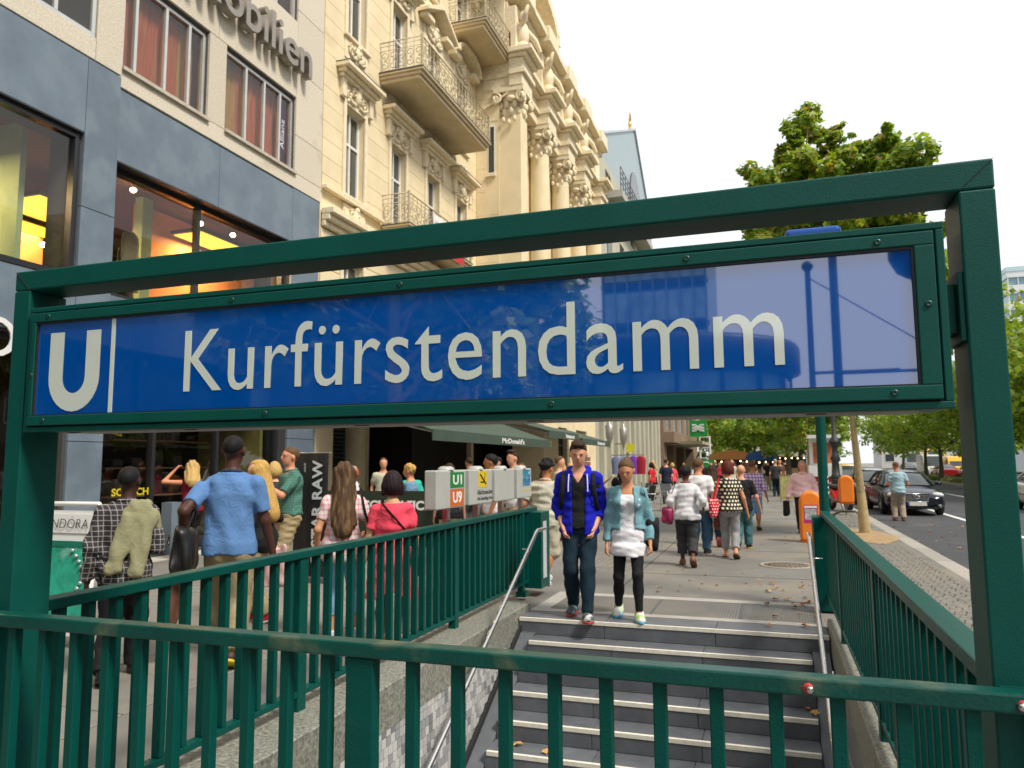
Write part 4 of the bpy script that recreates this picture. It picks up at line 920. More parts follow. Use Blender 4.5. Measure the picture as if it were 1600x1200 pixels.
pv = empty('round_pavilion', (-3.2, -22.3, 0), label='dark round pavilion with a band of windows behind the viewpoint', cat='pavilion'); pvd = M('pavilion_dark', (.035, .04, .05), .5, var=.2)
MB().lathe([(0, 5.45), (4.2, 5.45), (4.3, 5.3), (4.3, 4.5), (4.05, 4.4), (4.05, 4.36)], (-3.2, -22.3, 0), 36).build('roof_drum', pvd, pv); MB().lathe([(3.95, 0), (3.95, 3.4)], (-3.2, -22.3, 0), 36).build('wall', pvd, pv); MB().lathe([(3.9, 3.4), (3.9, 4.4)], (-3.2, -22.3, 0), 36).build('glass_band', M('pavilion_glass', (.25, .45, .5), .1, var=.5, scale=1.2), pv)
for k in range(18): a = 2*pi*k/18; MB().box(-3.2+3.97*cos(a)-.05, -3.2+3.97*cos(a)+.05, -22.3+3.97*sin(a)-.05, -22.3+3.97*sin(a)+.05, 3.38, 4.42).build('window_bar', pvd, pv)
def ball_mast(x, y, h, r, label, arm):
    e = empty('street_mast', (x, y, 0), label=label, cat='mast'); MB().lathe([(r*2, 0), (r*2, .4), (r*1.2, .6), (r, 2.4), (r*1.5, 2.5), (r*1.5, 2.6), (r*.9, 2.7), (r*.8, h)], (x, y, 0), 12).build('column', dark_alu, e); MB().ell((x, y, h+.1), (.1, .1, .1), 10, 8).build('ball', dark_alu, e)
    if arm: MB().tube([(x, y, 3.17), (x+1.4, y, 3.17)], .03, 6).build('cross_bar', dark_alu, e); MB().tube([(x, y, h-.1), (x+1.8, y, 3.6)], .012, 5).build('stay_wire', dark_alu, e)
    return e
ball_mast(.78, -10, 5.0, .06, 'slim dark mast with a ball finial behind the viewpoint', True); ball_mast(1.22, -10.2, 7.5, .085, 'thick dark lamp mast with collars behind the viewpoint', True)
ln = empty('hanging_lantern', (2.1, -8, 0), label='hanging street lantern on a curved post behind the viewpoint', cat='lantern'); MB().tube([(3.6, -8, 0), (3.6, -8, 5.2), (3.2, -8, 5.8), (2.4, -8, 5.6), (2.1, -8, 5.0)], .05, 8).build('post', dark_alu, ln); MB().lathe([(.03, 5.0), (.12, 4.9), (.3, 4.75), (.3, 4.6), (.2, 4.4), (.05, 4.3)], (2.1, -8, 0), 14).build('lantern', dark_alu, ln)
# ================================================================== street furniture
sgm = M('sign_box_grey', (.43, .44, .41), .45, var=.08, scale=6)
def route_sign(y0, y1, label, fill):
    yc = (y0+y1)/2; e = empty('route_sign', (-2.93, yc, 1.06), label=label, cat='sign', group='small signs on posts along the side railing')
    MB().box(-3.0, -2.875, y0, y1, 1.185, 1.545).build('box', sgm, e, bevel=.012)
    MB().lathe([(0, .035), (.05, .035), (.075, .02), (.08, 0)], (-2.937, yc, 1.546), 16).build('lid', sgm, e)
    MB().box(-2.96, -2.905, yc-.03, yc+.03, 1.02, 1.184).build('post', steel_m, e)
    fill(e, y0, y1); return e
XF = -2.8735
prw = M('print_white2', (.78, .78, .76), .5); prb = M('print_black', (.02, .02, .02), .5)
def f1(e, a, b):
    c = a+(b-a)*.44
    for z0, z1, col, t in ((1.375, 1.525, '#14803a', 'U1'), (1.20, 1.365, '#c4652a', 'U9')):
        p = B('line_square', M('line_'+t, col, .4), e, (XF-.002, XF, c, b-.05, z0, z1)); text(t, 'line_text', prw, e, (XF+.002, (c+b-.05)/2, z0+.03), (0, 1, 0), (0, 0, 1), .15, .001, align='CENTER', width=.22, height=z1-z0-.055, offset=.004)
def f2(e, a, b):
    B('warning_square', M('warn_yellow', '#d8c020', .4), e, (XF-.002, XF, a+.24, a+.5, 1.36, 1.53))
    m = MB().bar((XF+.001, a+.28, 1.5), (XF+.001, a+.46, 1.39), .002, .02, (1, 0, 0)); m.build('bar_mark', M('mark_red', '#a01818', .5), e)
    B('cigarette', prb, e, (XF, XF+.0008, a+.3, a+.44, 1.405, 1.42)); MB().tube([(XF, a+.43, 1.43), (XF, a+.41, 1.46), (XF, a+.44, 1.49), (XF, a+.42, 1.51)], .004, 4).build('smoke_mark', prb, e)
    text('Nichtraucher', 'notice_text', prb, e, (XF+.001, a+.22, 1.285), (0, 1, 0), (0, 0, 1), .07, .0008, width=.45, height=.05); text('No-Smoking Area', 'notice_text', prb, e, (XF+.001, a+.22, 1.215), (0, 1, 0), (0, 0, 1), .07, .0008, width=.45, height=.05)
def f4(e, a, b):
    for z0, z1, c in ((1.43, 1.53, '#2b7fa0'), (1.33, 1.425, '#1f6f9a')):
        p = B('poster', M('poster'+c, c, .4, var=.6, scale=14, tint=((.35, .6, .65), 9, .55)), e, (XF-.002, XF, a+.2, b-.05, z0, z1))
    B('poster_strip', M('poster_yellow', '#c9b04a', .5), e, (XF-.002, XF, a+.2, b-.05, 1.27, 1.285))
route_sign(6.34, 7.04, 'grey box sign with green U1 and orange U9 squares', f1)
route_sign(7.14, 7.80, 'grey box sign with yellow no-smoking square and black notice', f2)
route_sign(7.9, 8.56, 'blank grey box sign between the no-smoking sign and the poster sign', lambda *a: None)
route_sign(8.68, 9.24, 'grey box sign with small blue picture poster at the railing end', f4)
# green pole with blue station cube
gp = empty('station_pole', (.57, 9.33, 0), label='round green pole at the railing end carrying the blue U cube', cat='pole')
MB().tube([(.57, 9.33, 0), (.57, 9.33, 3.9)], .055, 18).build('pole', green_m, gp)
cb = MB().box(.27, .87, 9.03, 9.63, 3.70, 4.27).build('cube', M('u_blue', (0, .07, .36), .25), gp, bevel=.05, seg=3)
text('U', 'letter_u', prw, gp, (.57, 9.028, 3.80), (1, 0, 0), (0, 0, 1), .5, .002, align='CENTER', width=.33, height=.31, offset=.03)
m = MB()
for z, s in ((1.42, .03), (1.36, .04), (1.3, .03), (1.24, .035)): m.tube([(.57+.045, 9.275, z), (.57+.05, 9.28, z+s), (.57+.04, 9.272, z+s*.4)], .003, 4)
m.build('scribble', prw, gp)
# A-board
ab = empty('advert_board', (-6.3, 5.35, 0), label='white framed pavement advert board with green jewellery poster', cat='board')
wp = M('white_plastic', (.74, .74, .72), .4, var=.05)
def tilt(y, z): return 5.35-.16+(z/1.2)*.16
m = MB(); x0, x1 = -6.46, -5.72
m.tube([(x0, tilt(0, .05), .05), (x0, tilt(0, 1.2), 1.2), (x0+.05, tilt(0, 1.26), 1.26), (x1-.05, tilt(0, 1.26), 1.26), (x1, tilt(0, 1.2), 1.2), (x1, tilt(0, .05), .05)], .022, 8); m.build('frame', wp, ab)
m = MB(); m.tube([(x0, 5.75, .05), (x0, tilt(0, 1.2)+.03, 1.2)], .02, 8); m.tube([(x1, 5.75, .05), (x1, tilt(0, 1.2)+.03, 1.2)], .02, 8); m.build('rear_leg', wp, ab)
def tb(z0, z1, d=.0, t=.012, a=x0+.01, b=x1-.01): return [(a, tilt(0, z0)-d, z0), (b, tilt(0, z0)-d, z0), (b, tilt(0, z1)-d, z1), (a, tilt(0, z1)-d, z1), (a, tilt(0, z0)-d+t, z0), (b, tilt(0, z0)-d+t, z0), (b, tilt(0, z1)-d+t, z1), (a, tilt(0, z1)-d+t, z1)]
QF = [(0, 1, 2, 3), (7, 6, 5, 4), (0, 4, 5, 1), (1, 5, 6, 2), (2, 6, 7, 3), (3, 7, 4, 0)]
MB().add(tb(.12, 1.2), QF).build('panel', wp, ab); MB().add(tb(1.0, 1.17, .01), QF).build('header', wp, ab)
pg = M('poster_green', (.03, .36, .24), .35, var=.55, scale=5, tint=((.35, .62, .5), 3, .6))
MB().add(tb(.2, .93, .006, .004, x0+.05, x1-.05), QF).build('poster', pg, ab); MB().add(tb(.88, .93, .012, .003, x0+.05, x1-.05), QF).build('poster_band', M('poster_dark_green', (.01, .16, .11), .4), ab)
me = text('PANDÓRA', 'board_text', M('print_ink', (.03, .03, .035), .5), ab, (-6.13, tilt(0, 1.05)-.024, 1.045), (1, 0, 0), (0, .13, .99), .12, .001, align='CENTER', width=.58, height=.105, offset=-.002)
m = MB()
for k in range(14): t = k/13; zz = .85-.6*t; m.ell((-5.98+.16*sin(t*4.2), tilt(0, zz)-.02, zz), (.022, .015, .018), 7, 5)
m.build('bracelet_print', M('silver_print', (.55, .58, .6), .3, metal=.6), ab)
# banner stand
bs_ = empty('banner_stand', (-6.05, 9.15, 0), label='tall black roll-up banner with white vertical lettering by the shop corner', cat='banner')
bl = M('banner_black', (.022, .022, .024), .5, var=.5, scale=3, stretch=(6, 1, 1))
vs = []; fs = []
for i in range(13):
    t = i/12; dx = .55*t
    for z in (.08, .7, 1.3, 1.76): vs.append((-6.34+dx, 9.15-.0*t+.012*sin(t*16+z*2), z))
for i in range(12):
    for j in range(3): a = i*4+j; fs.append((a, a+4, a+5, a+1))
MB().add(vs, fs, True).build('sheet', bl, bs_, fix=False)
B('foot', M('banner_base', (.1, .1, .1), .4), bs_, (-6.4, -5.7, 9.0, 9.3, .012, .08)); MB().tube([(-6.4, 9.17, 1.77), (-5.75, 9.17, 1.77)], .012, 6).tube([(-6.06, 9.2, .08), (-6.06, 9.2, 1.77)], .012, 6).build('support', steel_m, bs_)
text('G-STAR RAW', 'banner_text', M('print_silver', (.6, .62, .63), .5), bs_, (-5.87, 9.128, .22), (0, 0, 1), (-1, 0, 0), .2, .001, width=1.45, height=.16, offset=.006, spacing=1.1)
text('.com', 'banner_small_text', M('print_silver', (.6, .62, .63), .5), bs_, (-6.14, 9.128, 1.5), (0, 0, 1), (-1, 0, 0), .06, .001, width=.13)
# cafe barrier, awnings, furniture
cb_ = empty('cafe_barrier', (-6.1, 11.3, 0), label='dark green cafe barrier with white lettering and yellow emblem', cat='barrier')
dgc = M('barrier_green', (.018, .03, .016), .7, var=.15)
MB().box(-7.35, -4.95, 11.29, 11.31, .28, 1.17).build('cloth', dgc, cb_)
B('post', steel_m, cb_, (-7.4, -7.36, 11.28, 11.32, .0, 1.22)); B('post', steel_m, cb_, (-4.94, -4.9, 11.28, 11.32, .0, 1.22)); B('planter', M('barrier_stone', (.5, .43, .3), .8), cb_, (-7.3, -6.6, 11.33, 11.6, .0, .6))
text('FRISCH & LEICHT', 'barrier_text', prw, cb_, (-6.72, 11.286, .86), (1, 0, 0), (0, 0, 1), .2, .001, width=1.68, height=.155, offset=.008)
m = MB(); mo = M('emblem_yellow', '#d9a800', .5)
for s in (0, 1): m.tube([(-7.12+.18*s+.09*(1-cos(pi*i/10)), 11.285, .76+.3*sin(pi*i/10)) for i in range(11)], .022, 6)
m.build('arch_emblem', mo, cb_)
awn = M('awning_green', (.045, .075, .055), .7, var=.15, scale=2)
def awning(y0, y1, xf, zf, zb, txt, label, w=1.4):
    e = empty('awning', (-10.1, (y0+y1)/2, zb), label=label, cat='awning')
    MB().add([(-10.15, y0, zb), (-10.15, y1, zb), (xf, y1, zf), (xf, y0, zf), (-10.15, y0, zb-.03), (-10.15, y1, zb-.03), (xf, y1, zf-.03), (xf, y0, zf-.03)], [(0, 1, 2, 3), (7, 6, 5, 4), (0, 4, 5, 1), (1, 5, 6, 2), (2, 6, 7, 3), (3, 7, 4, 0)]).build('canopy', awn, e)
    B('valance', awn, e, (xf-.01, xf+.02, y0, y1, zf-.24, zf+.012)); B('end_cap', mo, e, (xf-.05, xf+.024, y1+.002, y1+.02, zf-.22, zf+.02))
    for y in (y0+.4, y1-.4): MB().tube([(-10.15, y, zb-.35), (-8.9, y, (zb+zf)/2-.2), (xf, y, zf-.06)], .03, 6).build('arm', M('arm_white', (.6, .6, .56), .5), e)
    if txt: text(txt, 'awning_text', prw, e, (xf+.024, (y0+y1)/2-w/2+.8, zf-.19), (0, 1, 0), (0, 0, 1), .2, .002, width=w, height=.15, offset=.006)
    return e
awning(15.2, 24.7, -7.0, 2.37, 3.5, "McDonald's", 'long dark green cafe awning with white lettering over the terrace', 2.0)
awning(25.2, 29.5, -7.2, 2.75, 3.6, 'Restaurant', 'shorter green awning with white lettering between the long awning and the grey one', 1.3)
awning(30.2, 35.8, -7.2, 2.62, 3.5, 'Restaurant', 'green awning with white lettering over the columned doorway', 1.6)
chair_f = M('chair_frame', (.62, .62, .58), .35, metal=.5); chair_s = M('chair_sling', (.045, .05, .055), .7)
def make_chair(label):
    e = empty('cafe_chair', label=label, cat='chair', group='metal cafe chairs on the terrace')
    for sx in (-1, 1):
        MB().tube([(sx*.24, .22, 0), (sx*.24, .2, .45)], .016, 6).build('leg', chair_f, e, world=False); MB().tube([(sx*.24, -.24, 0), (sx*.24, -.2, .45)], .016, 6).build('leg', chair_f, e, world=False)
        MB().tube([(sx*.24, -.2, .45), (sx*.24, -.3, .9)], .016, 6).tube([(sx*.25, -.24, .64), (sx*.25, .2, .66), (sx*.24, .2, .45)], .015, 6).build('side_frame', chair_f, e, world=False)
    MB().box(-.23, .23, -.2, .22, .435, .455).build('seat', chair_s, e, world=False)
    MB().add([(-.23, -.21, .5), (.23, -.21, .5), (.23, -.31, .9), (-.23, -.31, .9), (-.23, -.2, .5), (.23, -.2, .5), (.23, -.3, .9), (-.23, -.3, .9)], QF).build('backrest', chair_s, e, world=False)
    return e
ch0 = make_chair('metal cafe chair with dark sling seat on the terrace')
for i, (x, y, a) in enumerate(((-3.75, 24.0, 2.2), (-3.2, 26.0, -2.4), (-4.6, 21.5, .6), (-5.2, 23.0, 2.6), (-4.4, 27.5, 1.2), (-6.2, 13.4, .3), (-7.4, 14.2, 2.8))):
    o = ch0 if i == 0 else copy_tree(ch0); o.location = (x, y, 0); o.rotation_euler = (0, 0, a)
tb0 = empty('cafe_table', label='small round cafe table on a single leg', cat='table', group='round cafe tables on the terrace')
MB().lathe([(0, .74), (.35, .74), (.35, .715), (0, .715)], n=20).build('top', M('table_top', (.42, .40, .36), .4), tb0, world=False); MB().lathe([(.22, .0), (.22, .02), (.03, .05), (.03, .715)], n=14).build('leg', chair_f, tb0, world=False)
for i, (x, y) in enumerate(((-4.3, 24.2), (-4.0, 26.6), (-5.0, 22.3), (-6.9, 13.9), (-8.0, 16.6))):
    o = tb0 if i == 0 else copy_tree(tb0); o.location = (x, y, 0)
# souvenir stand with hanging clothes, postcard rack
sv_ = empty('clothes_stand', (-5.6, 31.5, 0), label='souvenir stand hung with purple and grey hooded tops below a yellow price card', cat='stand')
MB().tube([(-5.6, 31.5, 0), (-5.6, 31.5, 2.05)], .03, 8).tube([(-6.3, 31.5, 1.95), (-4.9, 31.5, 1.95)], .025, 6).build('frame', lampm, sv_)
for i, (x, c) in enumerate(((-6.05, '#7d86a8'), (-5.72, '#8d93b5'), (-5.35, '#7a3fb0'), (-5.05, '#a01c30'))):
    m = MB(); vs = []; fs = []
    for t, w in [(0, .05), (.06, .2), (.2, .22), (.6, .2), (.75, .2)]:
        for k in range(10): a = 2*pi*k/10; vs.append((x+w*cos(a), 31.5-.05+.06*sin(a), 1.9-t))
    for a in range(4):
        for k in range(10): fs.append((a*10+k, a*10+(k+1) % 10, a*10+10+(k+1) % 10, a*10+10+k))
    m.add(vs, fs, True); m.build('hooded_top', M('hoodie'+c, c, .85), sv_)
B('price_card', M('card_yellow', '#d9d020', .6), sv_, (-5.62, -5.3, 31.4, 31.42, 2.06, 2.42))
pr_ = empty('postcard_rack', (-6.3, 26.5, 0), label='tall postcard rack beside the cafe doorway', cat='rack')
MB().tube([(-6.3, 26.5, 0), (-6.3, 26.5, 1.75)], .025, 8).build('pole', lampm, pr_)
rk = random.Random(8)
for z in np.arange(.5, 1.7, .17):
    for k in range(6):
        a = k*pi/3; c = M('card%d' % (rk.randrange(5)), [(.5, .45, .4), (.2, .25, .35), (.45, .2, .15), (.55, .55, .5), (.15, .2, .15)][rk.randrange(5)], .5); MB().box(-6.3+.2*cos(a)-.06, -6.3+.2*cos(a)+.06, 26.5+.2*sin(a)-.03, 26.5+.2*sin(a)+.03, z, z+.14).build('postcard', c, pr_)
# litter bins
orange = M('bin_orange', (.86, .22, .012), .4, var=.12, scale=4, spec=.5)
def bin_(x, y, z0, w, h, label, sticker):
    e = empty('litter_bin', (x, y, 0), label=label, cat='litter bin')
    n = 8; prof = [(-w/2*.94, z0)]+[(-w/2, z0+.06), (-w/2, z0+h*.74)]+[(-w/2*cos(pi/2*i/n), z0+h*.74+h*.26*sin(pi/2*i/n)) for i in range(1, n)]
    prof = prof+[(-a, b) for a, b in prof[::-1]]
    m = MB().prism([(x+a, b) for a, b in prof], 'y', y-w*.42, y+w*.42); b = m.build('body', orange, e, bevel=w*.3, seg=5)
    for p in b.data.polygons: p.use_smooth = True
    b.modifiers['bevel'].harden_normals = True; b.modifiers['bevel'].angle_limit = radians(60)
    B('slot', black_m, e, (x-w*.33, x+w*.33, y+w*.42, y+w*.425, z0+h*.7, z0+h*.82)); B('base_ring', M('bin_dark_orange', (.5, .11, .01), .5), e, (x-w*.49, x+w*.49, y-w*.41, y+w*.41, z0-.02, z0+.001)); MB().tube([(x, y+w*.5, 0), (x, y+w*.5, z0+h*.8)], .03, 8).build('post', lampm, e)
    if sticker:
        B('poster', M('poster_pink', '#b02878', .5), e, (x-.14, x+.12, y-w*.42-.004, y-w*.42-.001, z0+.36, z0+.72)); B('poster_photo', M('poster_photo', (.4, .4, .4), .5, var=.9, scale=25), e, (x-.12, x+.10, y-w*.42-.006, y-w*.42-.0045, z0+.43, z0+.64)); B('poster_text', prw, e, (x-.13, x+.11, y-w*.42-.006, y-w*.42-.0045, z0+.66, z0+.70))
    return e
bin_(.75, 16.6, .03, .44, 1.0, 'orange rounded litter bin with pink and white sticker', True)
bin_(2.17, 25.2, .36, .42, .84, 'plain orange litter bin hung on a post by the parked scooter', False)
# lamp post
lp = empty('lamp_post', (2.5, 33, 0), label='ornate dark iron lamp post beside the parked cars', cat='lamp post')
li = M('lamp_iron', (.055, .06, .065), .4, metal=.5, var=.15)
MB().lathe([(.28, 0), (.28, .25), (.2, .4), (.17, .9), (.24, 1.0), (.16, 1.1), (.13, 1.6), (.2, 1.75), (.12, 1.9), (.1, 2.2), (.22, 2.35), (.22, 2.45), (.1, 2.6), (.085, 4.5), (.12, 4.6), (.06, 4.75)], (2.5, 33, 0), 18).build('column', li, lp)
for s in (-1, 1):
    MB().tube([(2.5, 33, 4.5), (2.5+s*.5, 33, 4.9), (2.5+s*.8, 33, 4.75)], .035, 8).build('arm', li, lp); MB().lathe([(.03, 4.75), (.2, 4.6), (.22, 4.3), (.1, 4.1), (0, 4.05)], (2.5+s*.8, 33, 0), 12).build('lantern', M('lantern_glass', (.7, .7, .65), .2), lp)
# small pavement sign, kiosk with photo, stalls at the end of the walk
def board(x, y, w, h, face, name, label, cat):
    e = empty(name, (x, y, 0), label=label, cat=cat); B('panel', face, e, (x-w/2, x+w/2, y, y+.05, .08, h)); B('frame', M('frame_wood', (.3, .2, .1), .6), e, (x-w/2-.04, x-w/2, y-.01, y+.06, 0, h+.04), (x+w/2, x+w/2+.04, y-.01, y+.06, 0, h+.04), (x-w/2, x+w/2, y-.01, y+.06, h, h+.04)); return e
board(.75, 33.5, .7, 1.05, M('menu_yellow', (.45, .42, .16), .5, var=.5, scale=5), 'menu_board', 'yellow framed menu board standing on the walk behind the man in pink', 'board')
kk = empty('snack_kiosk', (2.45, 38, 0), label='snack kiosk with red front and large picture panel', cat='kiosk')
B('base', M('kiosk_red', '#c4181c', .4), kk, (1.8, 3.0, 37.5, 38.6, 0, .95)); B('counter', wp, kk, (1.7, 3.1, 37.4, 38.7, .95, 1.45)); B('back', wp, kk, (1.8, 3.0, 38.2, 38.6, 1.45, 2.7)); B('picture', M('snack_photo', (.42, .14, .06), .5, var=.6, scale=2), kk, (1.95, 2.9, 38.17, 38.199, 1.55, 2.5)); B('roof', wp, kk, (1.7, 3.1, 37.4, 38.7, 2.7, 2.85))
text('Cola', 'kiosk_text', prw, kk, (1.9, 37.495, .4), (1, 0, 0), (0, 0, 1), .4, .004, width=.95, height=.3)
def stall(x, y, w, d, h, roofc, label, wallc=None):
    e = empty('market_stall', (x, y, 0), label=label, cat='stall')
    for sx in (-1, 1):
        for sy in (0, 1): MB().tube([(x+sx*w/2, y+sy*d, 0), (x+sx*w/2, y+sy*d, h)], .05, 6).build('post', lampm, e)
    m = MB().prism([(x-w/2-.3, h), (x+w/2+.3, h), (x+w/2+.1, h+.3), (x, h+.7), (x-w/2-.1, h+.3)], 'y', y-.3, y+d+.3); m.build('roof', roofc, e); B('valance', roofc, e, (x-w/2-.3, x+w/2+.3, y-.33, y-.301, h-.3, h)); B('counter', wallc or M('stall_wood', (.25, .15, .08), .7, var=.2), e, (x-w/2, x+w/2, y, y+.5, 0, 1.0)); B('back', M('stall_dark', (.06, .05, .04), .8), e, (x-w/2, x+w/2, y+d-.1, y+d, .0, h-.1))
    bulbs = M('stall_bulb', (1, .75, .4), .5, var=0, emit=5)
    for k in range(int(w/.6)): MB().ell((x-w/2+.3+k*.6, y-.1, h-.45-.05*(k % 2)), (.07, .07, .07), 8, 6).build('bulb', bulbs, e)
    return e
stall(-.6, 74, 2.4, 2, 2.1, M('stall_blue', '#1d4f8c', .6), 'market stall with blue roof at the end of the walk')
stall(-3.6, 78, 3.6, 2.5, 2.2, M('stall_brown', '#8a5a28', .6), 'market stall with brown roof between the blue-roofed stall and the green hoarding')
stall(2.2, 84, 3, 2.5, 2.5, M('stall_white', (.65, .62, .55), .6), 'market stall with white roof behind the blue-roofed stall')
hd = empty('green_hoarding', (-6.6, 74, 0), label='bright green hoarding beside the brown-roofed market stall', cat='hoarding'); hb = B('panel', M('hoarding_green', '#158a3e', .5), hd, (-6.6, -4.9, 74, 74.1, 0, 1.9)); MB().lathe([(.35, 0), (.42, 0), (.42, .02), (.35, .02)], n=18).build('ring_print', prw, hd, world=False); ro = hd.children[-1]; ro.rotation_euler = (pi/2, 0, 0); ro.location = (.9, -.01, 1.3)
sc_ = empty('scaffold_tower', (-6.4, 82, 0), label='white scaffold tower above the market stalls', cat='scaffold'); m = MB()
for x in (-6.9, -5.9):
    for y in (82, 83): m.tube([(x, y, 0), (x, y, 4.4)], .06, 6)
for z in (1, 2.1, 3.2, 4.3):
    m.tube([(-6.9, 82, z), (-5.9, 82, z)], .05, 6); m.tube([(-6.9, 83, z), (-5.9, 83, z)], .05, 6); m.tube([(-6.9, 82, z), (-6.9, 83, z)], .05, 6); m.tube([(-5.9, 82, z), (-5.9, 83, z)], .05, 6)
m.build('tubes', wp, sc_); B('platform', M('scaffold_board', (.5, .4, .25), .7), sc_, (-6.9, -5.9, 82, 83, 4.35, 4.42))
dsn = empty('direction_sign', (13.6, 72, 0), label='dark direction sign of stacked boards on the median', cat='sign')
MB().tube([(13.6, 72, -.05), (13.6, 72, 4.6)], .07, 8).build('pole', li, dsn)
for k in range(3): B('board', M('sign_back', (.05, .055, .055), .5), dsn, (12.5, 14.7, 71.86, 71.92, 3.0+.6*k, 3.5+.6*k))

# ================================================================== vehicles
glass_car = M('car_glass', (.035, .05, .05), .06, var=.3, scale=1.5, spec=.8)
tyre = M('tyre', (.018, .018, .018), .8); rim = M('rim', (.42, .42, .43), .3, metal=.8); chrome = M('chrome', (.7, .7, .7), .12, metal=1)
lampg = M('headlamp', (.62, .64, .64), .12, var=.3, scale=14, spec=.8); redl = M('tail_lamp', '#b01010', .25); plate_m = M('number_plate', (.66, .66, .6), .4)
def loft(rings, mats=None, caps=True):
    m = MB(); n = len(rings[0]); vs = [p for r in rings for p in r]; fs = []
    for i in range(len(rings)-1):
        for k in range(n): fs.append((i*n+k, i*n+(k+1) % n, (i+1)*n+(k+1) % n, (i+1)*n+k))
    m.add(vs, fs, True)
    if caps: m.add(rings[0], [tuple(range(n))], True); m.add(rings[-1], [tuple(range(n))], True)
    return m
def ring(y, w, zb, zs, zt):
    half = [(0, zb), (w*.55, zb), (w*.9, zb+.03), (w*.985, zb+.14), (w, zb+(zs-zb)*.55), (w*.97, zs-.06), (w*.88, zs), (w*.5, zt-.01), (0, zt)]
    return [(a, y, b) for a, b in half]+[(-a, y, b) for a, b in half[-2:0:-1]]
def wheel(e, x, y, r, w=.2):
    o = empty('wheel'); COL.objects.unlink(o); bpy.data.objects.remove(o)
    s = 1 if x > 0 else -1
    m = MB(); prof = [(r*.62, -w/2), (r*.9, -w/2), (r, -w*.38), (r, w*.38), (r*.9, w/2), (r*.62, w/2)]
    vs = []; fs = []; n = 22
    for (rr, t) in prof:
        for k in range(n): a = 2*pi*k/n; vs.append((x+t*s, y+rr*cos(a), r+rr*sin(a)))
    for i in range(len(prof)-1):
        for k in range(n): fs.append((i*n+k, i*n+(k+1) % n, (i+1)*n+(k+1) % n, (i+1)*n+k))
    m.add(vs, fs, True); tw_ = m.build('wheel', tyre, e, world=False)
    m = MB(); vs = [(x+s*w*.42, y, r)]+[(x+s*w*.36, y+r*.64*cos(2*pi*k/20), r+r*.64*sin(2*pi*k/20)) for k in range(20)]; m.add(vs, [(0, 1+k, 1+(k+1) % 20) for k in range(20)])
    for k in range(5): a = 2*pi*k/5; m.bar((x+s*w*.44, y, r), (x+s*w*.42, y+r*.6*cos(a), r+r*.6*sin(a)), .05, .02, (1, 0, 0))
    m.build('rim', rim, tw_, world=False)
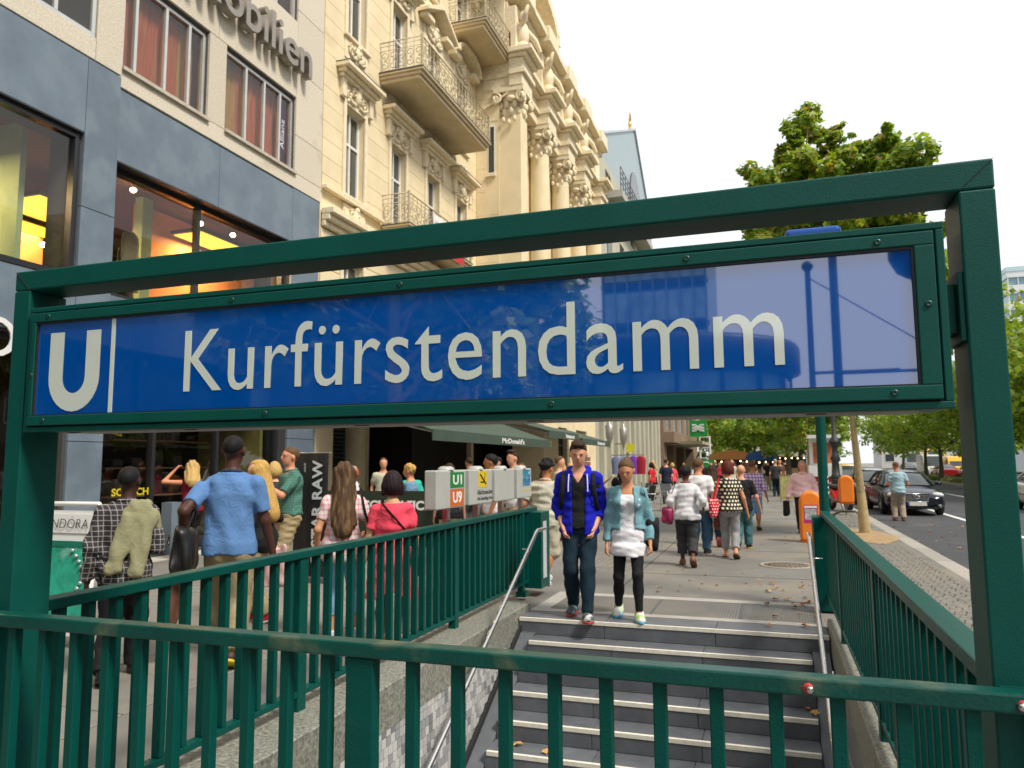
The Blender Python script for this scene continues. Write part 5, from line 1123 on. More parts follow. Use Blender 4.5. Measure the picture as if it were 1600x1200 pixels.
def sedan(x, y, rz, paint, label, taxi=False, hatch=False, facing=1, lod=1, sc=1., group=None):
    e = empty('parked_car', (x, y, -.13), rz, label, 'car', group); e.scale = (sc, sc, sc)
    S = [(-2.40, .62, .34, .58, .60), (-2.34, .76, .26, .64, .67), (-2.15, .86, .2, .72, .76), (-1.7, .90, .18, .80, .86), (-1.0, .915, .18, .90, .97), (0, .92, .18, .94, .97), (1.2, .92, .18, .97, .99), (1.9, .90, .2, .99, 1.04), (2.25, .85, .26, .96, 1.0), (2.38, .74, .36, .86, .9)]
    body = loft([ring(*s) for s in S]).build('body', paint, e, world=False)
    md = body.modifiers.new('smooth', 'SUBSURF'); md.levels = 1; md.render_levels = 1
    C = [(-1.12, .80, .93, .74, .96), (-.75, .79, .93, .66, 1.17), (-.38, .78, .93, .60, 1.36), (.0, .78, .94, .58, 1.425), (.5, .78, .95, .575, 1.44), (.95, .77, .96, .57, 1.41)]+([(1.5, .75, .97, .58, 1.3), (1.95, .72, .98, .62, 1.08), (2.1, .70, .98, .66, 1.0)] if not hatch else [(1.6, .75, .97, .57, 1.38), (2.05, .72, .98, .58, 1.25), (2.25, .70, .98, .64, 1.0)])
    def cr_(y, wb, zb, wt, zt):
        h = [(wb, zb), (wb*.6+wt*.4, zb+(zt-zb)*.5), (wt, zt-.05), (wt*.86, zt-.012), (wt*.4, zt)]
        return [(a, y, b) for a, b in h]+[(-a, y, b) for a, b in h[::-1]]
    gl = loft([cr_(*c) for c in C]).build('glasshouse', glass_car, e, world=False)
    rf = MB(); R = [c for c in C if -.45 < c[0] < 1.1 or (hatch and c[0] < 1.8 and c[0] > -.45)]
    rr = []
    for (yy, wb, zb, wt, zt) in R: rr.append([(wt+.01, yy, zt-.06), (wt*.9, yy, zt+.004), (wt*.4, yy, zt+.016), (-wt*.4, yy, zt+.016), (-wt*.9, yy, zt+.004), (-wt-.01, yy, zt-.06)])
    vs = [p for r in rr for p in r]; fs = [(i*6+k, i*6+k+1, (i+1)*6+k+1, (i+1)*6+k) for i in range(len(rr)-1) for k in range(5)]; rf.add(vs, fs, True); rf.build('roof', paint, e, world=False)
    for s in (-1, 1):
        MB().tube([(s*.80, -1.14, .94), (s*.67, -.75, 1.17), (s*.61, -.38, 1.36)], .035, 6).build('pillar', paint, e, world=False)
        MB().tube([(s*.80, .35, .95), (s*.585, .33, 1.41)], .03, 6).build('pillar', black_m, e, world=False)
        yb, zb_ = (1.5, 1.3); MB().tube([(s*.585, .95, 1.38), (s*.6, yb, 1.26), (s*.70, 2.05, 1.0)], .045, 6).build('pillar', paint, e, world=False)
        mr = MB().ell((s*1.0, -.78, 1.0), (.11, .07, .075), 10, 8).build('mirror', paint, e, world=False)
        MB().ell((s*.645, -2.17, .665), (.19, .16, .085), 12, 8, Matrix.Rotation(-s*.5, 3, 'Z')).build('headlight', lampg, e, world=False)
        MB().ell((s*.62, -2.3, .36), (.10, .06, .05), 10, 6).build('fog_lamp', lampg, e, world=False)
        MB().ell((s*.72, 2.24, .82), (.14, .10, .09), 10, 8).build('tail_light', redl, e, world=False)
        for yw in (-1.45, 1.42):
            wheel(e, s*.83, yw, .325)
            a = MB(); a.tube([(s*.905, yw+.37*cos(pi*k/10), .325+.37*sin(pi*k/10)) for k in range(11)], .03, 5); a.build('wheel_arch', black_m, e, world=False)
        MB().box(s*.921-.004, s*.921+.004, -1.0, 1.05, .55, .57).build('door_trim', black_m, e, world=False)
        for yy in (-.05, .85): MB().box(s*.92-.01, s*.92+.012, yy-.09, yy+.09, .80, .83).build('door_handle', paint, e, world=False)
    MB().prism([(-.38, .70), (.38, .70), (.30, .47), (-.30, .47)], 'y', -2.43, -2.36).build('grille', M('grille_dark', (.03, .03, .03), .4, metal=.5), e, world=False)
    g = MB(); P = [(-.39, .71), (.39, .71), (.31, .46), (-.31, .46), (-.39, .71)]; g.tube([(a, -2.43, b) for a, b in P], .014, 5)
    for k in range(4): g.tube([(-.36+.015*k, -2.435, .66-.05*k), (.36-.015*k, -2.435, .66-.05*k)], .006, 4)
    g.build('grille_trim', chrome, e, world=False)
    m = MB(); m.tube([(.075*cos(2*pi*k/14), -2.45, .6+.05*sin(2*pi*k/14)) for k in range(15)], .012, 5, caps=False); m.tube([(-.03, -2.45, .64), (-.02, -2.45, .58), (.04, -2.45, .575)], .01, 5); m.build('emblem', chrome, e, world=False)
    pl = MB().box(-.27, .27, -2.46, -2.44, .33, .45).build('number_plate', plate_m, e, world=False); MB().box(-.27, -.225, -2.462, -2.4605, .332, .448).build('plate_blue', M('plate_blue', '#1c48a0', .4), pl, world=False)
    MB().box(-.6, .6, -2.37, -2.3, .22, .30).build('lower_intake', black_m, e, world=False)
    if taxi: MB().box(-.22, .22, .1, .28, 1.46, 1.6).build('taxi_sign', M('taxi_yellow', '#e0b400', .4), e, world=False, bevel=.02)
    return e
navy = M('paint_dark_blue', (.005, .007, .018), .22, var=.05, coat=.25, spec=.4); blackp = M('paint_black', (.006, .006, .007), .18, var=.05, coat=1); yellowp = M('paint_yellow', (.82, .46, .01), .25, var=.05, coat=.6); whitep = M('paint_white', (.62, .61, .57), .3, var=.04, coat=.5); redp = M('paint_red', '#a01410', .25, coat=.6); silver = M('paint_silver', (.36, .38, .4), .25, metal=.4, coat=.6)
sedan(4.32, 29.6, radians(2), navy, 'dark blue sedan with chrome grille parked at the head of the row')
sedan(4.15, 35.6, radians(1), blackp, 'black car parked close behind the dark blue sedan', hatch=True)
sedan(3.35, 40.9, 0, yellowp, 'yellow car parked behind the black car', hatch=True, taxi=False, sc=1.12)
sedan(3.9, 49, 0, silver, 'silver car parked behind the yellow car')
sedan(9.35, 30.8, radians(0), whitep, 'cream taxi with yellow roof sign driving on the far lane', taxi=True)
def van(x, y, rz, L_, w, h, paint, label, stripe=None, rear=True, cat='van'):
    e = empty('van', (x, y, -.13), rz, label, cat)
    body = MB().prism([(-L_/2, .3), (-L_/2+.05, .95), (-L_/2+.9, 1.15), (-L_/2+1.5, h-.1), (-L_/2+1.8, h), (L_/2-.08, h), (L_/2, h-.1), (L_/2, .35)], 'x', -w/2, w/2).build('body', paint, e, world=False, bevel=.08, seg=3)
    MB().add([(-w*.43, -L_/2+.92, 1.2), (w*.43, -L_/2+.92, 1.2), (w*.40, -L_/2+1.46, h-.18), (-w*.40, -L_/2+1.46, h-.18), (-w*.43, -L_/2+.98, 1.2), (w*.43, -L_/2+.98, 1.2), (w*.4, -L_/2+1.52, h-.18), (-w*.4, -L_/2+1.52, h-.18)], QF).build('windscreen', glass_car, e, world=False)
    for s in (-1, 1):
        MB().box(s*w/2-.01, s*w/2+.012, -L_/2+1.3, -L_/2+2.2, 1.2, h-.35).build('side_window', glass_car, e, world=False)
        MB().box(s*w*.24-.28, s*w*.24+.28, L_/2-.01, L_/2+.012, 1.2, h-.3).build('rear_window', glass_car, e, world=False)
        MB().box(s*w*.46-.07, s*w*.46+.07, L_/2-.01, L_/2+.02, .7, 1.15).build('tail_light', redl, e, world=False); MB().ell((s*w*.36, -L_/2+.02, .8), (.14, .06, .1), 10, 6).build('headlight', lampg, e, world=False)
        for yw in (-L_*.32, L_*.3): wheel(e, s*(w/2-.1), yw, .34)
    MB().box(-.26, .26, L_/2+.001, L_/2+.02, .55, .66).build('number_plate', plate_m, e, world=False); MB().box(-w*.48, w*.48, L_/2, L_/2+.05, .36, .5).build('bumper', black_m, e, world=False)
    if stripe: MB().box(-w*.4, w*.4, L_/2+.013, L_/2+.02, 1.3, 1.7).build('logo_panel', stripe, e, world=False)
    return e
van(21.5, 118, 0, 6, 2.3, 3.4, yellowp, 'tall yellow delivery truck behind the median trees', M('logo_white', (.6, .6, .6), .6), cat='truck')
van(17.3, 97, 0, 5.2, 2.0, 2.5, whitep, 'white van with red tail lights beyond the median'); van(19.6, 96, 0, 5.0, 2.0, 2.3, yellowp, 'yellow van with dark rear windows beyond the median')
sedan(16.9, 88, pi, redp, 'dark red car seen from behind beyond the median'); sedan(18.9, 86, pi, silver, 'silver car with red tail lights beyond the median'); sedan(14.6+2.6, 112, pi, blackp, 'dark car far along the road beyond the median')
van(22, 140, 0, 10, 2.5, 3.2, whitep, 'large white coach far beyond the median', cat='bus')
# scooter
mo_ = empty('parked_scooter', (2.15, 27.3, 0), radians(20), 'red and white scooter parked beside the hanging orange bin', 'scooter'); sred = M('scooter_red', '#b01818', .3, coat=.5)
for yy in (-.6, .6):
    m = MB(); vs = []; fs = []
    for (rr, t) in ((.14, -.05), (.24, -.05), (.27, 0), (.24, .05), (.14, .05)):
        for k in range(18): a = 2*pi*k/18; vs.append((t, yy+rr*cos(a), .27+rr*sin(a)))
    for i in range(4):
        for k in range(18): fs.append((i*18+k, i*18+(k+1) % 18, i*18+18+(k+1) % 18, i*18+18+k))
    m.add(vs, fs, True); w_ = m.build('wheel', tyre, mo_, world=False); m = MB()
    for k in range(5): a = 2*pi*k/5; m.bar((0, yy, .27), (0, yy+.15*cos(a), .27+.15*sin(a)), .06, .03, (1, 0, 0))
    m.build('rim', rim, w_, world=False)
MB().tube([(0, -.6, .27), (0, -.42, .85), (0, -.36, 1.0)], .035, 8).build('fork', lampm, mo_, world=False); MB().tube([(-.32, -.32, 1.02), (0, -.36, 1.0), (.32, -.32, 1.02)], .018, 6).build('handlebar', black_m, mo_, world=False)
loft([[(a*w, y, z) for a, z in ((-1, zb), (-1, zt-.05), (-.5, zt), (.5, zt), (1, zt-.05), (1, zb))] for y, w, zb, zt in ((-.5, .2, .35, .95), (-.42, .24, .3, 1.0), (-.3, .2, .28, .5), (0, .2, .28, .42), (.2, .18, .35, .72), (.6, .18, .45, .76), (.9, .1, .6, .72))]).build('body', sred, mo_, world=False); loft([[(a*w, y, z) for a, z in ((-1, zb), (-1, zt), (1, zt), (1, zb))] for y, w, zb, zt in ((.12, .15, .74, .82), (.8, .16, .78, .86))]).build('seat', black_m, mo_, world=False)
MB().ell((0, -.55, .82), (.1, .06, .09), 10, 8).build('headlight', lampg, mo_, world=False); MB().tube([(.12, .3, .3), (.3, .45, .02)], .02, 6).build('stand', lampm, mo_, world=False)
hoop = empty('bicycle_hoop', (1.75, 20.9, 0), label='low black metal hoop at the edge of the tree pit', cat='hoop'); MB().tube([(1.5, 21, 0), (1.5, 21, .28), (1.65, 21, .36), (2.0, 21, .36), (2.1, 21, .28), (2.1, 21, 0)], .03, 8).build('tube', li, hoop)

# ================================================================== median and trees
med = sheet('median', M('median_earth', (.15, .14, .05), .95, var=.35, scale=1.5, bump=.5, bscale=20), [(12.8, 15.6, -60, 300)], .02, thick=.2)
gmm = M('grass_blade', (.10, .15, .035), .8, var=.4, scale=3, tint=((.22, .2, .08), .8, .5)); rg = np.random.RandomState(4); N = 16000
bx = rg.uniform(12.9, 15.5, N); by = 22+rg.uniform(0, 1, N)**1.5*90; bh = rg.uniform(.06, .2, N)*(1+by/80); ba = rg.uniform(0, 2*pi, N); bw = .03*(1+by/40)
v = np.zeros((N, 3, 3)); v[:, 0] = np.stack([bx-bw*np.cos(ba), by-bw*np.sin(ba), np.full(N, .02)], 1); v[:, 1] = np.stack([bx+bw*np.cos(ba), by+bw*np.sin(ba), np.full(N, .02)], 1); v[:, 2] = np.stack([bx+rg.normal(0, .05, N), by+rg.normal(0, .05, N), .02+bh], 1)
def np_mesh(name, v, f, smooth=False):
    me = bpy.data.meshes.new(name); v = np.asarray(v, np.float32).reshape(-1, 3); f = np.asarray(f, np.int32); k = f.shape[1]
    me.vertices.add(len(v)); me.vertices.foreach_set('co', v.ravel()); me.loops.add(f.size); me.loops.foreach_set('vertex_index', f.ravel())
    me.polygons.add(len(f)); me.polygons.foreach_set('loop_start', np.arange(0, f.size, k, dtype=np.int32)); me.polygons.foreach_set('loop_total', np.full(len(f), k, np.int32))
    if smooth: me.polygons.foreach_set('use_smooth', np.ones(len(f), bool))
    me.update(calc_edges=True); me.validate(); return me
tag(link('median_grass', np_mesh('median_grass', v, np.arange(3*N).reshape(-1, 3)), gmm), 'dry green grass on the median strip', 'grass', kind='stuff')
mk_ = MB(); mk_.box(12.66, 12.8, -60, 300, -.2, .03); mk_.box(15.6, 15.74, -60, 300, -.2, .03); tag(mk_.build('median_kerb', kerb_m), kind='structure')
def leafmat(name, col, col2, yel=None):
    if name in MATS: return MATS[name]
    m = bpy.data.materials.new(name); m.use_nodes = True; t = m.node_tree; t.nodes.clear(); o = t.nodes.new('ShaderNodeOutputMaterial')
    co = t.nodes.new('ShaderNodeTexCoord'); n = t.nodes.new('ShaderNodeTexNoise'); n.inputs['Scale'].default_value = 1.1; n.inputs['Detail'].default_value = 5; t.links.new(co.outputs['Object'], n.inputs['Vector'])
    r = t.nodes.new('ShaderNodeValToRGB'); r.color_ramp.elements[0].position = .35; r.color_ramp.elements[0].color = (*col, 1); r.color_ramp.elements[1].position = .62; r.color_ramp.elements[1].color = (*col2, 1)
    t.links.new(n.outputs['Fac'], r.inputs[0]); cs = r.outputs[0]
    b = t.nodes.new('ShaderNodeBsdfPrincipled'); b.inputs['Roughness'].default_value = .5; t.links.new(cs, b.inputs['Base Color'])
    tr = t.nodes.new('ShaderNodeBsdfTranslucent'); hs = t.nodes.new('ShaderNodeMixRGB'); hs.blend_type = 'MULTIPLY'; hs.inputs[0].default_value = 1; hs.inputs[2].default_value = (1.5, 1.6, .6, 1); t.links.new(cs, hs.inputs[1]); t.links.new(hs.outputs[0], tr.inputs[0])
    mi = t.nodes.new('ShaderNodeMixShader'); mi.inputs[0].default_value = .42; t.links.new(b.outputs[0], mi.inputs[1]); t.links.new(tr.outputs[0], mi.inputs[2]); t.links.new(mi.outputs[0], o.inputs[0]); MATS[name] = m; return m
lfm = [leafmat('leaf_green', (.09, .18, .022), (.17, .28, .035)), leafmat('leaf_light', (.24, .34, .04), (.33, .40, .06)), leafmat('leaf_yellow', (.36, .22, .03), (.28, .25, .04))]
bark = M('plane_bark', (.42, .33, .17), .85, var=.3, scale=7, bump=.4, bscale=25, tint=((.26, .22, .13), 5, .55)); bark2 = M('dark_bark', (.10, .08, .06), .9, var=.3, scale=6, bump=.4, bscale=25)
def tree(x, y, h, cr, label, seed, zc=None, trunk_r=.15, lean=(0, 0), nleaf=6000, ls=.15, base=None, barkm=None, group=None, w=(.6, .32, .08), z0=0, low=.32, sx=1.0, nb=22, cs=1.0, cone=.35):
    r = np.random.RandomState(seed); e = empty('plane_tree', (x, y, z0), label=label, cat='tree', group=group); tipx, tipy = lean
    m = MB(); P = [Vector((tipx*t*t, tipy*t*t, h*.9*t)) + Vector((.08*sin(t*7+seed), .06*cos(t*5+seed), 0))*(t > .05) for t in np.linspace(0, 1, 9)]
    rad = [trunk_r*(1.5 if i == 0 else 1.1 if i == 1 else 1)*(1-.85*i/8) for i in range(9)]; P[0] = Vector((0, 0, -.02)); m.tube([p for p in P], rad, 10)
    m.build('trunk', barkm or bark, e, world=False); bm_ = MB(); cl_ = []
    for i in range(nb):
        t = low+(.97-low)*i/(nb-1); p = P[0].lerp(P[-1], t); k = int(t*8); p = P[min(k, 7)].lerp(P[min(k+1, 8)], t*8-k)
        u = (t-low)/(1-low); R = cr*(.55+.75*sin(pi*min(1, u*.95+.12)))*(1-cone*u)*r.uniform(.7, 1.12); a = i*2.4+r.uniform(-.4, .4); up_ = r.uniform(.25, .75)
        q = p+Vector((cos(a)*R*sx, sin(a)*R, R*up_)); mid = p.lerp(q, .5)+Vector((0, 0, R*.12)); bm_.tube([p, mid, q], [trunk_r*.35*(1-u*.6), trunk_r*.2, .012], 5, caps=False)
        for s in (.45, .65, .85, 1.0, 1.0): c = p.lerp(q, s)+Vector(r.normal(0, R*.16, 3)); cl_.append((c, R*cs*r.uniform(.16, .30)))
        for _ in range(2):
            q2 = q+Vector(r.normal(0, R*.28, 3)); bm_.tube([mid.lerp(q, .5), q2], [.025, .008], 4, caps=False); cl_.append((q2, R*cs*r.uniform(.10, .2)))
    cl_.append((P[-1]+Vector((0, 0, h*.03)), cr*.25)); cl_.append((P[-1]+Vector((.1*cr, 0, h*.06)), cr*.16))
    bm_.build('branches', barkm or bark, e, world=False, fix=False)
    C = np.array([c[0] for c in cl_]); Rr = np.array([c[1] for c in cl_]); wgt = Rr**2; idx = r.choice(len(C), nleaf, p=wgt/wgt.sum())
    d = r.normal(0, 1, (nleaf, 3)); d /= np.linalg.norm(d, axis=1)[:, None]; rr_ = r.uniform(.25, 1.0, nleaf)**.6; cen = C[idx]+d*(Rr[idx]*rr_)[:, None]*np.array([1.15, 1.15, .9])
    nrm = d*.6+np.array([0, 0, .7])+r.normal(0, .45, (nleaf, 3)); nrm /= np.linalg.norm(nrm, axis=1)[:, None]
    t1 = np.cross(nrm, r.normal(0, 1, (nleaf, 3))); t1 /= np.linalg.norm(t1, axis=1)[:, None]; t2 = np.cross(nrm, t1); L_ = ls*r.uniform(.6, 1.25, nleaf)[:, None]
    v = np.stack([cen-t1*L_*.5, cen+t2*L_*.42-nrm*L_*.08, cen+t1*L_*.55, cen-t2*L_*.42-nrm*L_*.08], 1); f = np.arange(nleaf*4).reshape(-1, 4)
    me = np_mesh('crown', v, f); me.polygons.foreach_set('material_index', r.choice(3, nleaf, p=w).astype(np.int32)); link('crown', me, lfm, e); return e
tree(1.95, 18.6, 10.4, 1.72, 'plane tree with pale leaning trunk rising above the station sign', 3, lean=(-.85, .2), nleaf=62000, ls=.16, trunk_r=.085, low=.34, w=(.34, .50, .16), sx=1.0, nb=64, cs=.78, cone=.30)
tree(2.05, 45, 8.5, 2.5, 'plane tree along the kerb behind the lamp post', 12, nleaf=7000, ls=.26, trunk_r=.16, low=.3)
tree(1.2, 57, 8.5, 3.0, 'shady plane tree over the walk near the menu board', 13, nleaf=8000, ls=.3, trunk_r=.2, low=.3, barkm=bark2)
tree(-1.6, 98, 9, 4.2, 'dense tree over the market stalls', 14, nleaf=9000, ls=.42, trunk_r=.2, low=.3, barkm=bark2); tree(-8.4, 118, 10, 4.4, 'light green tree behind the scaffold tower', 15, nleaf=8000, ls=.45, low=.2, w=(.3, .6, .1)); tree(2.6, 72, 8.5, 3.4, 'dark tree between the kerb and the white-roofed stall', 16, nleaf=7000, ls=.34, low=.3, barkm=bark2)
tree(4.6, 135, 12, 5, 'broad tree at the far end of the avenue', 17, nleaf=8000, ls=.5, low=.2)
for i, (x, y, h, c) in enumerate(((13.4, 62, 8.5, 3.4), (13.9, 55, 8.2, 3.4), (13.2, 70, 8.5, 3.5), (14.6, 50, 11.5, 3.6), (14.8, 44, 10, 3.2), (13.6, 78, 8.8, 3.4), (14.3, 95, 9, 3.6), (14.2, 36, 11, 3.4))):
    tree(x, y, h, c, 'leafy plane tree on the grass median', 30+i, nleaf=7000, ls=.3, trunk_r=.17, low=.3, barkm=bark2, group='trees on the median', z0=.02, w=(.26, .68, .06))
for i, (x, y, h, c) in enumerate(((24, 150, 12, 5), (33, 110, 11, 5), (8, 160, 12, 5.5), (34, 78, 12, 5.5))):
    tree(x, y, h, c, 'distant leafy tree beyond the far lanes', 50+i, nleaf=6000, ls=.55, low=.2, barkm=bark2, group='trees beyond the far lanes', w=(.45, .5, .05))

tree(-5.6, -6.5, 9.5, 2.6, 'unseen plane tree added behind the viewpoint to darken the sign reflection, beside the shop house', 71, nleaf=7000, ls=.3, trunk_r=.16, low=.3); tree(-7.2, -14, 10, 2.8, 'unseen plane tree added behind the viewpoint to darken the sign reflection, nearer the round pavilion', 72, nleaf=7000, ls=.3, trunk_r=.16, low=.3)  # unseen trees, added to darken the sign reflection and shade the left side

tree(6.2, 120, 11, 5, 'tall tree far along the kerb beyond the parked cars', 81, nleaf=7000, ls=.5, low=.18, w=(.4, .55, .05)); tree(2.3, 88, 9, 3.8, 'bushy tree along the kerb behind the market stalls', 82, nleaf=8000, ls=.4, low=.26, w=(.4, .54, .06))
# ================================================================== people: smooth-union distance fields meshed with surface nets
def surfnets(F, lo, h):
    s = F < 0; nx, ny, nz = F.shape
    c = np.zeros((nx-1, ny-1, nz-1), np.int8)
    for i in (0, 1):
        for j in (0, 1):
            for k in (0, 1): c += s[i:nx-1+i, j:ny-1+j, k:nz-1+k]
    ac = np.argwhere((c > 0) & (c < 8))
    if len(ac) == 0: return None, None
    idx = -np.ones(c.shape, np.int32); idx[ac[:, 0], ac[:, 1], ac[:, 2]] = np.arange(len(ac))
    pos = np.zeros((len(ac), 3)); cnt = np.zeros(len(ac)); cor = [(i, j, k) for i in (0, 1) for j in (0, 1) for k in (0, 1)]
    V = {q: F[ac[:, 0]+q[0], ac[:, 1]+q[1], ac[:, 2]+q[2]] for q in cor}
    for a in cor:
        for ax in range(3):
            if a[ax]: continue
            b = list(a); b[ax] = 1; b = tuple(b); fa, fb = V[a], V[b]; x = (fa < 0) != (fb < 0); t = fa[x]/(fa[x]-fb[x])
            p = np.tile(np.array(a, float), (x.sum(), 1)); p[:, ax] = t; pos[x] += p; cnt[x] += 1
    v = lo+(ac+pos/cnt[:, None])*h; Q = []
    for ax in range(3):
        sl0 = [slice(1, -1)]*3; sl1 = [slice(1, -1)]*3; sl0[ax] = slice(0, -1); sl1[ax] = slice(1, None)
        A_, B_ = s[tuple(sl0)], s[tuple(sl1)]; e = np.argwhere(A_ != B_)
        if len(e) == 0: continue
        off = np.array([1, 1, 1]); off[ax] = 0; e = e+off; o1, o2 = (ax+1) % 3, (ax+2) % 3
        d1 = np.zeros(3, int); d1[o1] = 1; d2 = np.zeros(3, int); d2[o2] = 1
        g = lambda q: idx[q[:, 0], q[:, 1], q[:, 2]]
        q = np.stack([g(e-d1-d2), g(e-d2), g(e), g(e-d1)], 1); fl = s[e[:, 0], e[:, 1], e[:, 2]]; q[~fl] = q[~fl][:, ::-1]; Q.append(q)
    q = np.concatenate(Q); q = q[(q >= 0).all(1)]
    return v, q
class SDF:
    def __init__(s): s.p = []; s.c = []; s.noise = None; s.kc = 0
    def cap(s, a, b, ra, rb, k=.02, flat=None, end=False, grow=0):
        a = np.array(a, float); b = np.array(b, float); ra += grow; rb += grow; R = max(ra, rb)+k+.01
        def f(X, Y, Z):
            p = [X-a[0], Y-a[1], Z-a[2]]; ab = b-a; L2 = ab@ab+1e-12; t = (p[0]*ab[0]+p[1]*ab[1]+p[2]*ab[2])/L2; tc = np.clip(t, 0, 1)
            d = [p[i]-tc*ab[i] for i in range(3)]
            if flat is not None:
                n, w = flat; dn = d[0]*n[0]+d[1]*n[1]+d[2]*n[2]; q = np.sqrt(d[0]**2+d[1]**2+d[2]**2+(w*w-1)*dn**2); r = q-(ra+(rb-ra)*tc)
            else: r = np.sqrt(d[0]**2+d[1]**2+d[2]**2)-(ra+(rb-ra)*tc)
            if end: r = np.maximum(r, (t-1)*sqrt(L2))
            return r
        s.p.append((f, np.minimum(a, b)-R, np.maximum(a, b)+R, k)); return s
    def ell(s, c, r, k=.02, R=None, grow=0):
        c = np.array(c, float); r = np.array(r, float)+grow; m = r.max()+k+.01
        def f(X, Y, Z):
            p = [X-c[0], Y-c[1], Z-c[2]]
            if R is not None: p = [R[0][i]*p[0]+R[1][i]*p[1]+R[2][i]*p[2] for i in range(3)]
            q = np.sqrt((p[0]/r[0])**2+(p[1]/r[1])**2+(p[2]/r[2])**2); q2 = np.sqrt((p[0]/r[0]**2)**2+(p[1]/r[1]**2)**2+(p[2]/r[2]**2)**2)+1e-9
            return q*(q-1)/q2
        s.p.append((f, c-m, c+m, k)); return s
    def fn(s, f, lo, hi, k=.02): s.p.append((f, np.array(lo, float), np.array(hi, float), k)); return s
    def cut(s, f): s.c.append(f); return s
    def mesh(s, name, h):
        lo = np.min([p[1] for p in s.p], 0)-2*h; hi = np.max([p[2] for p in s.p], 0)+2*h; n = np.ceil((hi-lo)/h).astype(int)+1
        ax = [lo[i]+np.arange(n[i])*h for i in range(3)]; F = np.full(n, 1.0)
        for f, a, b, k in s.p:
            i0 = np.clip(np.floor((a-lo)/h).astype(int), 0, n-1); i1 = np.clip(np.ceil((b-lo)/h).astype(int)+1, 1, n); sl = tuple(slice(i0[i], i1[i]) for i in range(3))
            d = f(ax[0][sl[0], None, None], ax[1][None, sl[1], None], ax[2][None, None, sl[2]]); A_ = F[sl]; d = np.broadcast_to(d, A_.shape)
            if k > 0: t = np.clip(.5+.5*(A_-d)/k, 0, 1); F[sl] = A_*(1-t)+d*t-k*t*(1-t)
            else: F[sl] = np.minimum(A_, d)
        X, Y, Z = ax[0][:, None, None], ax[1][None, :, None], ax[2][None, None, :]
        if s.noise is not None: F = F+s.noise(X, Y, Z)
        for c in s.c:
            d = c(X, Y, Z)
            if s.kc: t = np.clip(.5-.5*(F-d)/s.kc, 0, 1); F = F*(1-t)+d*t+s.kc*t*(1-t)
            else: F = np.maximum(F, d)
        v, q = surfnets(F, lo, h)
        if v is None: v = np.zeros((4, 3)); q = np.array([[0, 1, 2, 3]])
        return np_mesh(name, v, q, True), v, q
def folds(seed, amp=.005, fr=1.0):
    r = np.random.RandomState(seed); ks = r.normal(0, 1, (5, 3))*np.array([22, 22, 36])*fr; ph = r.uniform(0, 6.28, 5)
    return lambda X, Y, Z: amp*.5*sum(np.sin(k[0]*X+k[1]*Y+k[2]*Z+p+1.5*np.sin(7*Z+3*X+p)) for k, p in zip(ks, ph))/1.6
def skinm(c): return M('skin_'+c, c, .55, var=.07, scale=12, bump=.04, bscale=200, spec=.35)
def cloth(name, c, rough=.85, **k):
    m = M(name, c, rough, var=k.pop('var', .12), scale=k.pop('scale', 10), bump=.30, bscale=13, spec=.2, **k)
    for n in m.node_tree.nodes:
        if n.type == 'TEX_NOISE' and abs(n.inputs['Scale'].default_value-13) < .01: n.inputs['Distortion'].default_value = 1.6; n.inputs['Detail'].default_value = 4
        if n.type == 'BUMP': n.inputs['Distance'].default_value = .035
    return m
def ik(a, t, l1, l2, pole):
    a = np.array(a, float); t = np.array(t, float); d = t-a; D = np.linalg.norm(d); mx_ = (l1+l2)*.998
    if D > mx_: t = a+d/D*mx_; d = t-a; D = mx_
    x = (l1*l1-l2*l2+D*D)/(2*D); h_ = sqrt(max(1e-6, l1*l1-x*x)); u = d/D; p = np.array(pole, float); p = p-u*(p@u); p /= np.linalg.norm(p)+1e-9
    return a+u*x+p*h_, t
MALE = dict(t=[-.28, -.15, 0, .22, .45, .7, .88, .98, 1.08], a=[.055, .086, .089, .082, .086, .097, .086, .05, .034], b=[.05, .062, .066, .06, .062, .068, .057, .042, .036])
FEM = dict(t=[-.28, -.15, 0, .22, .45, .7, .88, .98, 1.08], a=[.055, .092, .097, .074, .075, .083, .071, .042, .028], b=[.05, .066, .071, .054, .057, .064, .05, .038, .03])
